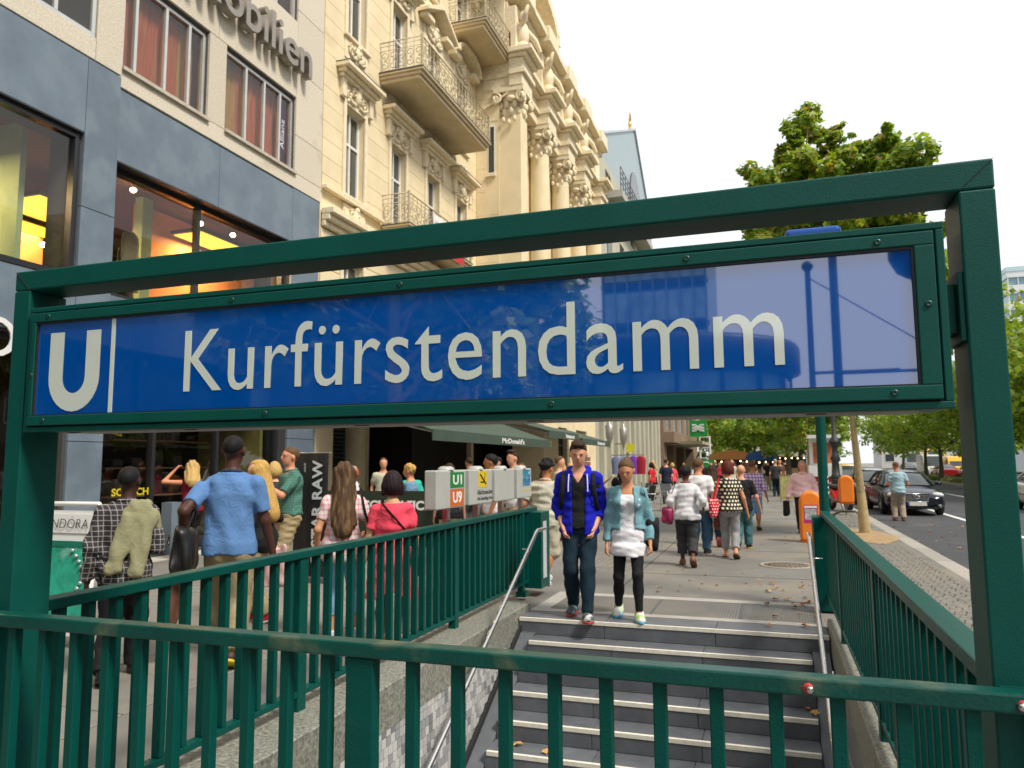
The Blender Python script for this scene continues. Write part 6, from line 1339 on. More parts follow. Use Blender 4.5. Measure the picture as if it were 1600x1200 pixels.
def person(label, loc, heading, H, vox, sex='m', build=1., skin='#c08a68', lean=.03, pelvis=(0, 0, 0), walk=0., feet=None, arms=None, head=(0, 0, 0), top=None, jacket=None, bottom=None, shoes=None, hair=None, face=False, group=None, seed=1, name='person', hand_open=True, collar=None, cat='person', sway=0):
    e = empty(name, loc, heading, label, cat, group); S = FEM if sex == 'f' else MALE
    P = np.array([pelvis[0]*H, pelvis[1]*H, (.515+pelvis[2])*H]); Ls = .305*H; sl, cl = sin(lean), cos(lean)
    up_ = np.array([sway, sl, cl]); up_ /= np.linalg.norm(up_); fwd = np.array([0, cl, -sl])
    N = P+up_*Ls; sw = (.102 if sex == 'm' else .088)*build**.5
    if feet is None: feet = [((.05, .14*walk, 0), 0), ((-.05, -.17*walk, .03*abs(walk)), -.5*walk)] if walk >= 0 else [((.05, .17*walk, -.03*walk), .5*walk), ((-.05, -.14*walk, 0), 0)]
    J = {}
    for s, (ft, pit) in zip((1, -1), feet):
        hip = P+np.array([s*.05*H*build**.5, 0, -.02*H]); an = np.array([ft[0]*H, ft[1]*H, (.045+ft[2])*H]); kn, an = ik(hip, an, .245*H, .235*H, (0, 1, 0.05)); J[s] = (hip, kn, an, pit)
    A_ = {}; arms = arms or {}
    for s in (1, -1):
        sh_ = N+np.array([s*sw*H, -.004*H, -.043*H]); w = arms.get(s, (s*.15, .02, .47)); w = np.array(w)*H
        pole = arms.get(('p', s), (s*.35, -1, -.15)); el, w = ik(sh_, w, .172*H, .155*H, pole); A_[s] = (sh_, el, w)
    yaw, pit_, roll = head; Rh = np.array(Matrix.Rotation(yaw, 3, 'Z') @ Matrix.Rotation(-pit_, 3, 'X') @ Matrix.Rotation(roll, 3, 'Y')); hc = N+up_*.055*H+Rh @ np.array([0, .012*H, .055*H])
    HH = H*(1.09 if H > 1.3 else 1)
    def hp(x, y, z): return hc+Rh @ np.array([x*HH, y*HH, z*HH])
    ts = np.array(S['t']); aa = np.array(S['a'])*H*build; bb = np.array(S['b'])*H*build**1.1
    if build > 1.1: bb = bb*np.interp(ts, [-.2, .2, .8], [1, 1+(build-1)*1.3, 1])
    def tor(X, Y, Z): 
        dx, dy, dz = X-P[0], Y-P[1], Z-P[2]; t = (dx*up_[0]+dy*up_[1]+dz*up_[2]); x = dx-t*up_[0]; y = dy*cl-dz*sl
        return x, y, t/Ls
    def loft_f(grow, hem, topc, flare=0, ext=None):
        T, A1, B1 = ts, aa+grow, bb+grow
        if ext is not None: T = np.concatenate([[e_[0] for e_ in ext], ts[1:]]); A1 = np.concatenate([[e_[1]*H for e_ in ext], A1[1:]]); B1 = np.concatenate([[e_[2]*H for e_ in ext], B1[1:]])
        def f(X, Y, Z):
            x, y, t = tor(X, Y, Z); fl = flare*np.clip(.5-t, 0, 1.2); a = np.interp(t, T, A1)+fl; b = np.interp(t, T, B1)+fl*.8
            d = (np.sqrt((x/a)**2+(y/b)**2)-1)*np.minimum(a, b)
            return np.maximum(np.maximum(d, (hem-t)*Ls), (t-topc)*Ls)
        return f
    bl, bh = N-np.array([.24, .24, .75])*H, N+np.array([.24, .24, .06])*H; bl[2] = P[2]-.62*H
    sk = skinm(skin)
    # ---- body
    b = SDF(); b.fn(loft_f(0, -.3, 1.06), bl, bh, .02)
    b.cap(N-up_*.02*H, hc-up_*.02*H, .034*H*(1 if sex == 'm' else .82), .030*H*(1 if sex == 'm' else .82), .03)
    b.ell(hc+Rh @ np.array([0, -.004, .012])*HH, np.array([.0435, .0545, .050])*HH, .02, Rh); b.ell(hp(0, .014, -.022), np.array([.034, .038, .042])*HH, .03, Rh); b.ell(hp(0, .030, -.045), np.array([.018, .016, .014])*HH, .02, Rh)
    b.ell(hp(0, .054, -.010), np.array([.0075, .012, .016])*HH, .008, Rh); b.ell(hp(0, .044, .012), np.array([.028, .009, .007])*HH, .014, Rh); b.ell(hp(0, .047, -.030), np.array([.014, .007, .005])*HH, .006, Rh)
    for s in (1, -1):
        b.ell(hp(s*.0445, -.004, -.006), np.array([.006, .013, .018])*HH, .006, Rh)
        sh_, el, w = A_[s]; g = build**.5*(1 if sex == 'm' else .84); b.cap(N-up_*.012*H, sh_, .026*H*g, .026*H*g, .03); b.cap(sh_, el, .0305*H*g, .0235*H*g, .03); b.cap(el, w, .0245*H*g, .0155*H*g, .02)
        dr = (w-el)/np.linalg.norm(w-el); nn_ = np.cross(dr, (0, 1, 0)); nn_ = nn_/(np.linalg.norm(nn_)+1e-9); kn_ = w+dr*.048*H; b.cap(w, kn_, .017*H, .021*H, .012, (nn_, 1.9))
        hip, kn, an, pt = J[s]; b.cap(hip, kn, .053*H*g, .035*H*g, .04); b.cap(kn, an, .034*H*g, .0205*H, .03); b.ell(kn*.62+an*.38+np.array([0, -.012, 0])*H, np.array([.033, .034, .06])*H*g, .03)
        fd = np.array([0, cos(pt), sin(pt)]); b.cap(an-fd*.015*H-np.array([0, 0, .02])*H, an+fd*.085*H-np.array([0, 0, .03])*H+0*fd, .024*H, .016*H, .02)
        if sex == 'f': b.ell(P+up_*Ls*.66+fwd*.052*H+np.array([s*.04*H, 0, 0]), np.array([.036, .034, .034])*H, .03)
    me, v, q = b.mesh('body', vox)
    # fingers: five bent tubes rooted in each palm, same mesh
    fm = MB()
    for s in (1, -1):
        sh_, el, w = A_[s]; dr = (w-el)/np.linalg.norm(w-el); side = np.array([0, 1, 0])-dr*dr[1]; side /= np.linalg.norm(side)+1e-9; nn_ = np.cross(dr, side); inn = nn_ if nn_[0]*s < 0 else -nn_
        for k, (o, L_) in enumerate(((.016, .040), (.006, .045), (-.004, .042), (-.014, .034))):
            p0 = w+dr*.045*H+side*o*H; p1 = p0+(dr*.9+inn*.25)*L_*.5*H; p2 = p1+(dr*.6+inn*.7)*L_*.5*H; fm.tube([p0, p1, p2], [.0056*H, .0052*H, .0042*H], 6)
        p0 = w+dr*.012*H+side*.015*H; p1 = p0+(dr*.6+side*.75)*.026*H; p2 = p1+(dr*.9+inn*.3)*.022*H; fm.tube([p0, p1, p2], [.0068*H, .006*H, .0045*H], 6)
    fv = np.array([tuple(x) for x in fm.v]); quads = [f for f in fm.f if len(f) == 4]; me = np_mesh('body', np.concatenate([v, fv]), np.concatenate([q, np.array(quads)+len(v)]), True)
    link('body', me, sk, e)
    fold = folds(seed)
    def arms_to(f, sleeve, grow):
        for s in (1, -1):
            sh_, el, w = A_[s]; g = build**.5*(1 if sex == 'm' else .84); f.cap(N-up_*.014*H, sh_, .026*H*g, .027*H*g, .03, grow=grow)
            if sleeve <= 0: continue
            k1 = min(1, sleeve); f.cap(sh_, sh_+(el-sh_)*k1, .031*H*g, (.031-.003*k1)*H*g, .02, end=sleeve < 1, grow=grow)
            if sleeve > 1: f.cap(el, el+(w-el)*(sleeve-1), .027*H*g, .0215*H*g, .02, end=True, grow=grow)
    def garment_(o, nm):
        g = o.get('off', .016)+.004; f = SDF(); f.fn(loft_f(g, o.get('hem', -.2), 1.06, o.get('flare', .05), o.get('ext')), bl, bh, .015); arms_to(f, o.get('sleeve', .65), g*.6)
        if sex == 'f':
            for s in (1, -1): f.ell(P+up_*Ls*.66+fwd*.052*H+np.array([s*.04*H, 0, 0]), np.array([.036, .034, .034])*H, .04, grow=g*.6)
        am = o.get('fold', .006)*1.35; f.noise = folds(seed+len(nm), am, o.get('ffr', 1.0))
        nk = o.get('neck', .99); vn = o.get('v', .3)
        f.cut(lambda X, Y, Z: (lambda t3: (t3[2]-nk)*Ls+vn*np.maximum(t3[1], -.01)-.25*np.maximum(np.abs(t3[0])-.045*H, 0))(tor(X, Y, Z)))
        if 'vneck' in o: f.cut(lambda X, Y, Z: (lambda t3: np.minimum(np.minimum((t3[2]-o['vneck'])*Ls-1.6*np.abs(t3[0]), t3[1]), .03))(tor(X, Y, Z)))
        if 'open' in o:
            w0, w1 = o['open']; f.cut(lambda X, Y, Z: (lambda t3: np.minimum(np.interp(t3[2], [-.3, .3, .95], [w0*H, (w0+w1)/2*H, w1*H])-np.abs(t3[0]+.0*t3[1]), t3[1]+.01))(tor(X, Y, Z)))
        if 'point' in o: f.cut(lambda X, Y, Z: (lambda t3: (o['hem']+o['point']*np.clip(1-np.abs(t3[0])/(.1*H), 0, 1)-t3[2])*Ls)(tor(X, Y, Z)))
        me, _, _ = f.mesh(nm, vox); return link(nm, me, o['mat'], e)
    if top: garment_(top, top.get('name', 'shirt'))
    if jacket: garment_(jacket, jacket.get('name', 'jacket'))
    if bottom:
        o = bottom; f = SDF(); g = o.get('off', .012); L_ = o.get('len', 2.0); f.fn(loft_f(g*.8, -.3, o.get('waist', .12)), bl, bh, .02); gg = build**.5*(1 if sex == 'm' else .92); wd = o.get('wide', 1.)
        if o.get('skirt'): pass
        for s in (1, -1):
            hip, kn, an, pt = J[s]; k1 = min(1, L_); f.cap(hip, hip+(kn-hip)*k1, .053*H*gg, (.053-.017*k1)*H*gg*wd**.5, .03, end=L_ < 1, grow=g)
            if L_ > 1: f.cap(kn, kn+(an-kn)*(L_-1), .037*H*gg*wd**.5, .0265*H*wd, .025, end=True, grow=g)
            f.ell(P+np.array([s*.042*H, -.026*H, -.04*H]), np.array([.05, .046, .05])*H*gg, .03, grow=g*.4); f.ell(kn*.62+an*.38+np.array([0, -.012, 0])*H, np.array([.033, .034, .06])*H*gg, .03, grow=g) if L_ > 1.5 else None
        f.noise = folds(seed+40, o.get('fold', .005), .9); me, _, _ = f.mesh('trousers', vox); link(o.get('name', 'trousers'), me, o['mat'], e)
    if shoes:
        for s in (1, -1):
            hip, kn, an, pt = J[s]; fd = np.array([.12*s, cos(pt), sin(pt)]); fd /= np.linalg.norm(fd); u = np.array([0, -sin(pt), cos(pt)]); rgt = np.cross(fd, u); Rf = np.array([rgt, fd, u]).T; hs = .045*H
            pl_ = lambda X, Y, Z, o: ((X-an[0])*u[0]+(Y-an[1])*u[1]+(Z-an[2])*u[2])+o
            if not shoes.get('sandal'):
                f = SDF(); f.ell(an+fd*.035*H-u*.026*H, np.array([.031, .078, .030])*H, .02, Rf); f.cap(an-fd*.008*H, an-u*.03*H, .030*H, .031*H, .02); f.ell(an+fd*.075*H-u*.03*H, np.array([.031, .035, .02])*H, .015, Rf)
                f.cut(lambda X, Y, Z: -pl_(X, Y, Z, hs-.012*H)); f.cut(lambda X, Y, Z: pl_(X, Y, Z, .0-.016*H)); me, _, _ = f.mesh('shoe', max(.007, vox*.75)); so_ = link('shoe', me, shoes['mat'], e)
                if 'accent' in shoes:
                    m = MB()
                    for t in (.03, .045, .06): c = an+fd*t*H-u*(.0+t*.3)*H; m.bar(c-rgt*.022*H, c+rgt*.022*H, .008*H, .006*H, tuple(u))
                    m.build('laces', shoes['accent'], e, world=False)
            f = SDF(); f.ell(an+fd*.036*H-u*.036*H, np.array([.034, .082, .05])*H, .02, Rf); f.cut(lambda X, Y, Z: -pl_(X, Y, Z, hs)); f.cut(lambda X, Y, Z: pl_(X, Y, Z, hs-.013*H)); me, _, _ = f.mesh('sole', max(.007, vox*.7)); link('sole', me, shoes['sole'], e)
    if hair:
        f = SDF(); f.kc = .016; st_ = hair['style']; hx = lambda x, y, z: hp(x, y, z)
        def hl(X, Y, Z): 
            d = [X-hc[0], Y-hc[1], Z-hc[2]]; return [Rh[0][i]*d[0]+Rh[1][i]*d[1]+Rh[2][i]*d[2] for i in range(3)]
        vol = hair.get('vol', 0)
        f.ell(hx(0, -.006, .013), np.array([.0468+vol, .0585+vol, .0545+vol])*HH, .01, Rh)
        if st_ == 'quiff': f.ell(hx(0, .03, .058), np.array([.034, .026, .016])*HH, .02, Rh); f.ell(hx(0, .0, .06), np.array([.036, .04, .014])*HH, .02, Rh)
        if st_ in ('short', 'quiff'): f.cut(lambda X, Y, Z: (lambda q: -((q[2]-.008*HH-.010*HH*np.cos(np.clip(q[0]/(.03*HH), -1.57, 1.57))*(q[1] > 0)-.0035*HH*np.sin(q[0]*150+1)*np.sin(q[0]*61))-np.where(q[1] > 0, .50, .8)*q[1])/1.22)(hl(X, Y, Z)))
        if st_ == 'crop': f.cut(lambda X, Y, Z: (lambda q: -((q[2]-.014*HH)-.62*q[1])/1.2)(hl(X, Y, Z)))
        if st_ == 'curly':
            rr_ = random.Random(seed)
            for _ in range(26): th = rr_.uniform(0, 6.28); ph = rr_.uniform(.0, 1.9); f.ell(hx(.047*sin(ph)*cos(th), -.008+.057*sin(ph)*sin(th), .016+.052*cos(ph)), np.array([.015, .015, .015])*HH*rr_.uniform(.8, 1.3), .008)
            f.cut(lambda X, Y, Z: (lambda q: -((q[2]-.004*HH)-.70*q[1])/1.22)(hl(X, Y, Z)))
        face_cut = lambda q, w=.036, zt=.042, y0=.012: np.minimum(np.minimum(w*HH-np.abs(q[0]), q[1]-y0*HH), zt*HH-q[2])
        if st_ == 'bob':
            f.ell(hx(0, -.012, -.016), np.array([.058, .062, .062])*HH, .02, Rh); f.cap(hx(.04, .008, -.01), hx(.043, .016, -.055), .02*HH, .016*HH, .02); f.cap(hx(-.04, .008, -.01), hx(-.043, .016, -.055), .02*HH, .016*HH, .02); f.cut(lambda X, Y, Z: (lambda q: face_cut(q))(hl(X, Y, Z))); f.cut(lambda X, Y, Z: (lambda q: -.066*HH-q[2])(hl(X, Y, Z)))
        if st_ == 'long':
            ll = hair.get('len', .2); f.cap(hx(0, -.03, 0), N+np.array([0, -.088*HH, .03*HH-ll*HH]), .056*HH, .052*HH, .03, ((0, 1, 0), 1.8))
            for s in (1, -1): f.cap(hx(s*.04, -.005, 0), N+np.array([s*.050*HH, -.07*HH, .03*HH-ll*.9*HH]), .022*HH, .018*HH, .03)
            f.cut(lambda X, Y, Z: (lambda q: np.minimum(face_cut(q), .075*HH+q[2]))(hl(X, Y, Z)))
        if st_ == 'tied': f.ell(hx(0, -.052, .042), np.array([.022, .022, .02])*HH, .008, Rh); f.cut(lambda X, Y, Z: (lambda q: -((q[2]-.004*HH-.016*HH*np.cos(np.clip(q[0]/(.03*HH), -1.57, 1.57))*(q[1] > 0))-np.where(q[1] > 0, .52, .8)*q[1])/1.23)(hl(X, Y, Z)))
        f.noise = lambda X, Y, Z: (lambda q: (.0006 if st_ == 'crop' else .0012 if st_ == 'tied' else .0022)*(np.sin(np.arctan2(q[0], -q[1]+.001)*30+6*np.sin(q[2]*9))+.8*np.sin(q[0]*190+q[2]*30))+(.006*np.sin(q[0]*95+2*np.sin(q[2]*14)) if st_ == 'long' else 0))(hl(X, Y, Z)); me, _, _ = f.mesh('hair', max(.006, vox*.7)); link('hair', me, hair['mat'], e)
    if face:
        dk = M('eye_dark', (.03, .022, .018), .3); bw = (hair or {}).get('brow', dk); lipm = M('lips_'+skin, tuple(np.array(hexc(skin))*np.array((.72, .42, .42))), .5)
        R3 = Matrix(Rh.tolist())
        for s in (1, -1):
            ey = MB().ell(hp(s*.0175, .0475, .003), (.0075*H, .003*H, .0026*H if pit_ < .15 else .0013*H), 8, 6, R3).build('eye', M('eye_white', (.5, .48, .45), .3) if pit_ < .15 else dk, e, world=False)
            if pit_ < .15: MB().ell(hp(s*.0175, .0512, .003), (.0036*H, .0015*H, .0034*H), 8, 6, R3).build('iris', dk, ey, world=False)
            MB().ell(hp(s*.0185, .0505, .0135), (.0115*H, .003*H, .0016*H), 8, 6, R3).build('eyebrow', bw, e, world=False)
        MB().ell(hp(0, .0525, -.031), (.0135*H, .004*H, .0034*H), 10, 6, R3).build('lips', lipm, e, world=False)
    if collar: MB().tube([tuple(N+up_*(.010*H+.008*H*(cos(2*pi*k/16)))+np.array([.042*H*sin(2*pi*k/16), -.042*H*cos(2*pi*k/16)+.002*H, 0])) for k in range(17)], .017, 8, caps=False).build('collar', collar, e, world=False)
    e['_J'] = 0; del e['_J']
    return e, dict(P=P, N=N, J=J, A=A_, hc=hc, up=up_, H=H)
def bag(label, loc, heading, c, r, mat, strap=None, sw_=.012, name='shoulder_bag', cat='bag', vox=.013, sp=5., seed=3, strap_mat=None, extra=None):
    e = empty(name, loc, heading, label, cat); f = SDF(); c = np.array(c, float); r = np.array(r, float)
    def fn(X, Y, Z): return ((np.abs((X-c[0])/r[0])**sp+np.abs((Y-c[1])/r[1])**sp+np.abs((Z-c[2])/r[2])**sp)**(1/sp)-1)*r.min()
    f.fn(fn, c-r-.04, c+r+.04, 0); f.noise = folds(seed, .011, 1.0); me, _, _ = f.mesh('bag_body', vox); link('bag_body', me, mat, e)
    if strap: MB().tube(strap, sw_, 6, flat=.4).build('strap', strap_mat or mat, e, world=False)
    if extra: extra(e)
    return e
# ---- wardrobe
W_ = dict(
 white=cloth('white_cotton', (.70, .70, .70)), ltgrey=cloth('pale_grey_knit', (.58, .58, .60)), black=cloth('black_cotton', (.014, .014, .016)), navy=cloth('navy_cotton', (.018, .026, .05)), charcoal=cloth('charcoal_cloth', (.042, .043, .048)),
 blueh=cloth('royal_blue_fleece', (.007, .012, .40)), denim=cloth('dark_denim', (.008, .022, .036), var=.3, scale=5), denimj=cloth('light_denim', (.16, .33, .38), var=.4, scale=7), denim2=cloth('mid_denim', (.06, .15, .26), var=.25, scale=5), capri=cloth('pale_denim', (.22, .42, .62), var=.2), tealjean=cloth('teal_denim', (.05, .14, .15), var=.3),
 khaki=cloth('khaki_cotton', (.34, .27, .15), var=.12), khaki2=cloth('dark_khaki', (.28, .225, .13), var=.12), olive=cloth('olive_jacket', (.27, .26, .15), var=.1), polo=cloth('blue_polo', (.10, .21, .43), var=.12), beige=cloth('linen_beige', (.50, .48, .38), var=.15), cargo=cloth('cargo_beige', (.44, .40, .30), var=.2),
 coral=cloth('coral_jersey', (.78, .07, .115)), grey=cloth('grey_denim', (.28, .28, .29), var=.2), pinks=cloth('pink_shirt', (.86, .56, .58)), ltblue=cloth('pale_blue_jersey', (.34, .50, .56)), taupe=cloth('taupe_leggings', (.17, .12, .10)), brightblue=cloth('bright_blue', (.03, .17, .45)), bluepat=cloth('blue_pattern', (.13, .24, .36), var=.6, scale=40), wine=cloth('wine_red', (.20, .012, .03)), tealsh=cloth('teal_shirt', (.04, .42, .33)), shorts=cloth('sky_blue_shorts', (.22, .42, .66)),
 red=cloth('red_cloth', (.55, .02, .03)), purple=cloth('purple_cloth', (.2, .06, .4)), brown=cloth('brown_cloth', (.14, .08, .05)), tan=cloth('tan_cloth', (.38, .28, .18)))
pl_dark = Mplaid('dark_check', (.025, .022, .025), (.32, .30, .30), 26, 26, .16, k=1.3); pl_green = Mplaid('green_check', (.07, .20, .155), (.03, .10, .075), 30, 30, .3, k=1.2); pl_pink = Mplaid('pink_check', (.68, .60, .58), (.62, .16, .20), 22, 22, .28, k=.9); pl_purple = Mplaid('purple_check', (.66, .60, .68), (.22, .06, .36), 13, 13, .42, k=1.1)
dots = Mdots('polka_dot', (.012, .012, .012), '#efe6c8', .062, .30); dotsr = Mdots('red_polka', (.62, .012, .03), '#f2e8e0', .05, .24)
def hairm(n, c): return M('hair_'+n, c, .62, var=.35, scale=26, spec=.18, stretch=(3, 3, .3), bump=.25, bscale=90)
Hd = dict(dbrown=hairm('dark_brown', (.035, .02, .012)), black=hairm('black', (.010, .009, .010)), brown=hairm('brown', (.11, .062, .03)), ash=hairm('ash_brown', (.12, .068, .03)), blond=hairm('blond', (.52, .34, .12)), lblond=hairm('golden_blond', (.50, .31, .09)), auburn=hairm('auburn', (.10, .022, .016)), grey=hairm('grey_blond', (.36, .30, .22)), ombre=M('hair_ombre', (.075, .042, .022), .6, var=.35, scale=26, spec=.18, stretch=(6, 6, .3), bump=.25, bscale=90, tint=((.17, .10, .045), 5, .5)))
sol = dict(white=M('sole_white', (.68, .68, .66), .6), black=M('sole_black', (.015, .015, .016), .6), red=M('sole_red', (.5, .03, .03), .6), yellow=M('sole_yellow', (.6, .45, .03), .6), blue=M('sole_blue', (.03, .35, .6), .6), pink=M('sole_pink', (.5, .12, .17), .6), brown=M('sole_brown', (.12, .05, .03), .6))
sho = dict(black=M('shoe_black', (.012, .012, .013), .5, var=.1), white=M('shoe_white', (.66, .66, .66), .5, var=.1), red=M('shoe_red', (.55, .01, .03), .6), multi=M('shoe_multi', (.05, .07, .09), .6, tint=((.65, .63, .6), 14, .52)), neon=M('shoe_neon', (.66, .68, .66), .5, tint=((.35, .62, .08), 9, .55)), brown=M('shoe_brown', (.16, .07, .035), .5), canvas=M('shoe_pinkcanvas', (.45, .1, .13), .7))
lace_r = M('lace_red', (.55, .07, .04), .7); lace_w = M('lace_white', (.7, .7, .7), .7)
DARK = '#4a2c22'; FAIR = '#d29a7c'; TAN = '#b97a55'; PALE = '#dba88c'
# ---- the couple coming down
em, km = person('man in royal blue hooded jacket and dark jeans with hands in his pockets', (-1.96, 8.02, 0), pi+.16, 1.85, .0115, 'm', .98, FAIR, lean=-.02, walk=.0, feet=[((.045, -.05, .01), -.1), ((-.05, .15, -.003), .06)], arms={1: (.088, .056, .497), -1: (-.088, .056, .497), ('p', 1): (.5, -1, 0), ('p', -1): (-.5, -1, 0)}, head=(.05, .32, 0),
  top=dict(mat=W_['black'], off=.010, hem=-.06, sleeve=.5, neck=1.0, vneck=.78, fold=.004, name='t_shirt'), jacket=dict(mat=W_['blueh'], off=.022, hem=-.20, sleeve=1.5, neck=1.03, v=.1, open=(.034, .040), fold=.008), bottom=dict(mat=W_['denim'], off=.008, wide=1.1, fold=.008), shoes=dict(mat=sho['multi'], sole=sol['red'], accent=lace_r), hair=dict(style='quiff', mat=Hd['dbrown'], brow=Hd['dbrown']), face=True, seed=3)
H = 1.85; Nn = km['N']
m = MB()
for s in (1, -1): m.tube([tuple(Nn+np.array([s*.052*H, .060*H, -.015*H])), tuple(Nn+np.array([s*.055*H, .074*H, -.06*H])), tuple(Nn+np.array([s*.056*H, .082*H, -.115*H]))], .007, 6)
m.build('drawstrings', wht, em, world=False)
f = SDF()
for s in (1, -1): f.cap(Nn+np.array([s*.038, .05, -.025])*H, Nn+np.array([s*.05, -.03, .012])*H, .010*H, .018*H, .03)
f.cap(Nn+np.array([.045, -.045, .01])*H, Nn+np.array([-.045, -.045, .01])*H, .024*H, .024*H, .03); f.noise = folds(9, .006); me, _, _ = f.mesh('hood', .012); link('hood', me, W_['blueh'], em)
bp_ = empty('backpack', (-1.96, 8.02, 0), pi+.16, 'black backpack worn by the man in the blue jacket', 'backpack'); f = SDF(); f.fn(lambda X, Y, Z: ((np.abs(X/.15)**3+np.abs((Y+.24)/.09)**3+np.abs((Z-1.3)/.2)**3)**(1/3)-1)*.09, (-.2, -.4, 1.05), (.2, -.1, 1.55), 0); me, _, _ = f.mesh('pack', .015); link('pack', me, W_['black'], bp_)
for s in (1, -1): MB().tube([(s*.155, -.14, 1.44), (s*.165, -.04, 1.515), (s*.163, .06, 1.49), (s*.160, .125, 1.38), (s*.185, .105, 1.2), (s*.2, -.0, 1.1)], .026, 6, flat=.4).build('strap', W_['black'], bp_, world=False)
ew, kw = person('woman in light denim jacket and white top with black leggings', (-1.44, 8.06, 0), pi+.14, 1.66, .0115, 'f', .98, '#c98d68', lean=-.0, feet=[((.05, .10, .0), -.12), ((-.05, -.09, -.003), .08)] if False else [((.055, -.10, .01), -.12), ((-.055, .12, -.002), .05)][::-1] and [((-.0+.075, -.07, .01), -.12), ((-.06, .11, -.002), .05)], arms={1: (.135, .03, .46), -1: (-.135, .05, .47)}, head=(-.12, .42, 0),
  top=dict(mat=cloth('white_jersey', (.66, .66, .70)), off=.012, hem=-.42, sleeve=0, neck=.86, v=.2, fold=.005, flare=.022, ext=[(-.5, .115, .125), (-.2, .108, .115)], name='top'), jacket=dict(mat=W_['denimj'], off=.027, flare=.05, hem=.12, sleeve=1.9, neck=1.0, v=.1, open=(.05, .038), fold=.006), bottom=dict(mat=W_['black'], off=.004, wide=.82, len=1.93, fold=.002, name='leggings'), shoes=dict(mat=sho['neon'], sole=sol['blue'], accent=lace_w), hair=dict(style='tied', mat=Hd['ash'], brow=Hd['brown']), face=True, seed=5)
bag('black shoulder bag on a chain strap carried by the woman in denim', (-1.44, 8.06, 0), pi+.14, (-.245, -.06, .86), (.07, .12, .16), W_['black'], [(-.24, -.05, 1.0), (-.205, .02, 1.2), (-.165, .075, 1.33), (-.145, .0, 1.40), (-.19, -.12, 1.2), (-.24, -.1, 1.0)], .010, strap_mat=M('chain', (.25, .16, .08), .4, metal=.6))
# ---- people behind the left railing
ej, kj = person('man in dark checked shirt with a jacket slung over his shoulder', (-4.70, 4.62, 0), .68, 1.60, .010, 'm', .98, '#3c251d', lean=.02, walk=.75, arms={1: (.10, .12, .60), -1: (-.155, .0, .46)}, head=(-.25, -.02, 0), top=dict(mat=pl_dark, off=.022, hem=-.22, sleeve=1.95, neck=1.03, v=.1, fold=.008), bottom=dict(mat=W_['black'], off=.018, wide=1.35), shoes=dict(mat=sho['black'], sole=sol['black']), hair=dict(style='crop', mat=Hd['black'], vol=-.002), collar=pl_dark, seed=7)
jk = empty('slung_jacket', (-4.70, 4.62, 0), .68, 'olive bomber jacket hanging over the shoulder of the man in the checked shirt', 'jacket'); f = SDF(); 
f.cap((.14, .02, 1.30), (.09, -.10, 1.26), .045, .06, .05, ((0, 1, 0), 1.3)); f.cap((.09, -.11, 1.24), (.05, -.14, 1.05), .11, .09, .04, ((0, 1, 0), 2.6)); f.cap((.15, -.10, 1.21), (.10, -.165, .83), .072, .058, .012, ((0, 1, 0), 1.5)); f.cap((.04, -.125, 1.2), (-.055, -.175, .86), .070, .060, .012, ((0, 1, 0), 1.5)); f.cap((.18, -.03, 1.23), (.215, -.05, 1.02), .055, .05, .04, ((0, 1, 0), 1.5)); f.ell((.095, -.17, .80), (.045, .03, .03), .008); f.ell((-.065, -.18, .83), (.047, .03, .03), .008); nz_ = folds(21, .006, .8); f.noise = lambda X, Y, Z: nz_(X, Y, Z)+.005*np.sin(60*X+26*Z+2*np.sin(9*Z)); me, _, _ = f.mesh('jacket_cloth', .009); link('jacket_cloth', me, W_['olive'], jk)
ep, kp = person('man in blue polo shirt and khaki trousers walking with a black bag', (-4.29, 5.30, 0), .50, 1.86, .0105, 'm', 1.03, DARK, lean=.04, walk=-.95, arms={1: (.185, .05, .455), -1: (-.19, -.03, .53)}, head=(-.1, .02, 0), top=dict(mat=W_['polo'], off=.020, hem=-.16, sleeve=.74, neck=1.03, v=.15, fold=.009, flare=.05), bottom=dict(mat=W_['khaki2'], off=.018, wide=1.4, fold=.008), shoes=dict(sandal=True, mat=sho['black'], sole=sol['yellow']), hair=dict(style='crop', mat=Hd['black'], vol=-.0035), collar=M('collar_navy', (.012, .025, .06), .8), seed=9)
bag('black briefcase bag with silver clasp on the shoulder of the man in the blue polo', (-4.29, 5.30, 0), .50, (-.33, -.06, .93), (.075, .2, .175), M('black_leather', (.015, .015, .016), .4, var=.1), [(-.31, .08, 1.08), (-.27, .05, 1.3), (-.2, .0, 1.56), (-.25, -.1, 1.3), (-.31, -.15, 1.08)], .022, extra=lambda e: MB().tube([(-.43, -.16, 1.06), (-.44, -.18, 1.0), (-.44, -.14, .97), (-.43, -.16, 1.04)], .008, 6).build('clasp', chrome, e, world=False), name='briefcase_bag')
f = SDF(); hb_ = empty('brown_coat', (-4.29, 5.30, 0), .50, 'brown leather coat hanging down below the black briefcase bag', 'coat'); f.cap((-.40, -.04, .80), (-.44, -.06, .36), .07, .10, .05, ((1, 0, 0), 1.6)); f.cap((-.40, .06, .82), (-.40, .08, .42), .06, .08, .05, ((1, 0, 0), 1.6)); f.noise = folds(31, .012, .9); me, _, _ = f.mesh('coat_cloth', .012); link('coat_cloth', me, M('brown_leather', (.12, .05, .03), .4, var=.25), hb_)
person('blond woman in black top seen behind the man in the blue polo', (-5.04, 6.72, 0), 1.75, 1.66, .011, 'f', 1.05, PALE, lean=.05, walk=.5, arms={1: (.15, .05, .50), -1: (-.15, .1, .5)}, head=(.2, .1, 0), top=dict(mat=W_['black'], off=.014, hem=-.3, sleeve=1.1, neck=.96, v=.3), bottom=dict(mat=W_['khaki'], off=.014, wide=1.2), shoes=dict(mat=sho['red'], sole=sol['white']), hair=dict(style='long', mat=Hd['lblond'], len=.17), seed=11, face=True)
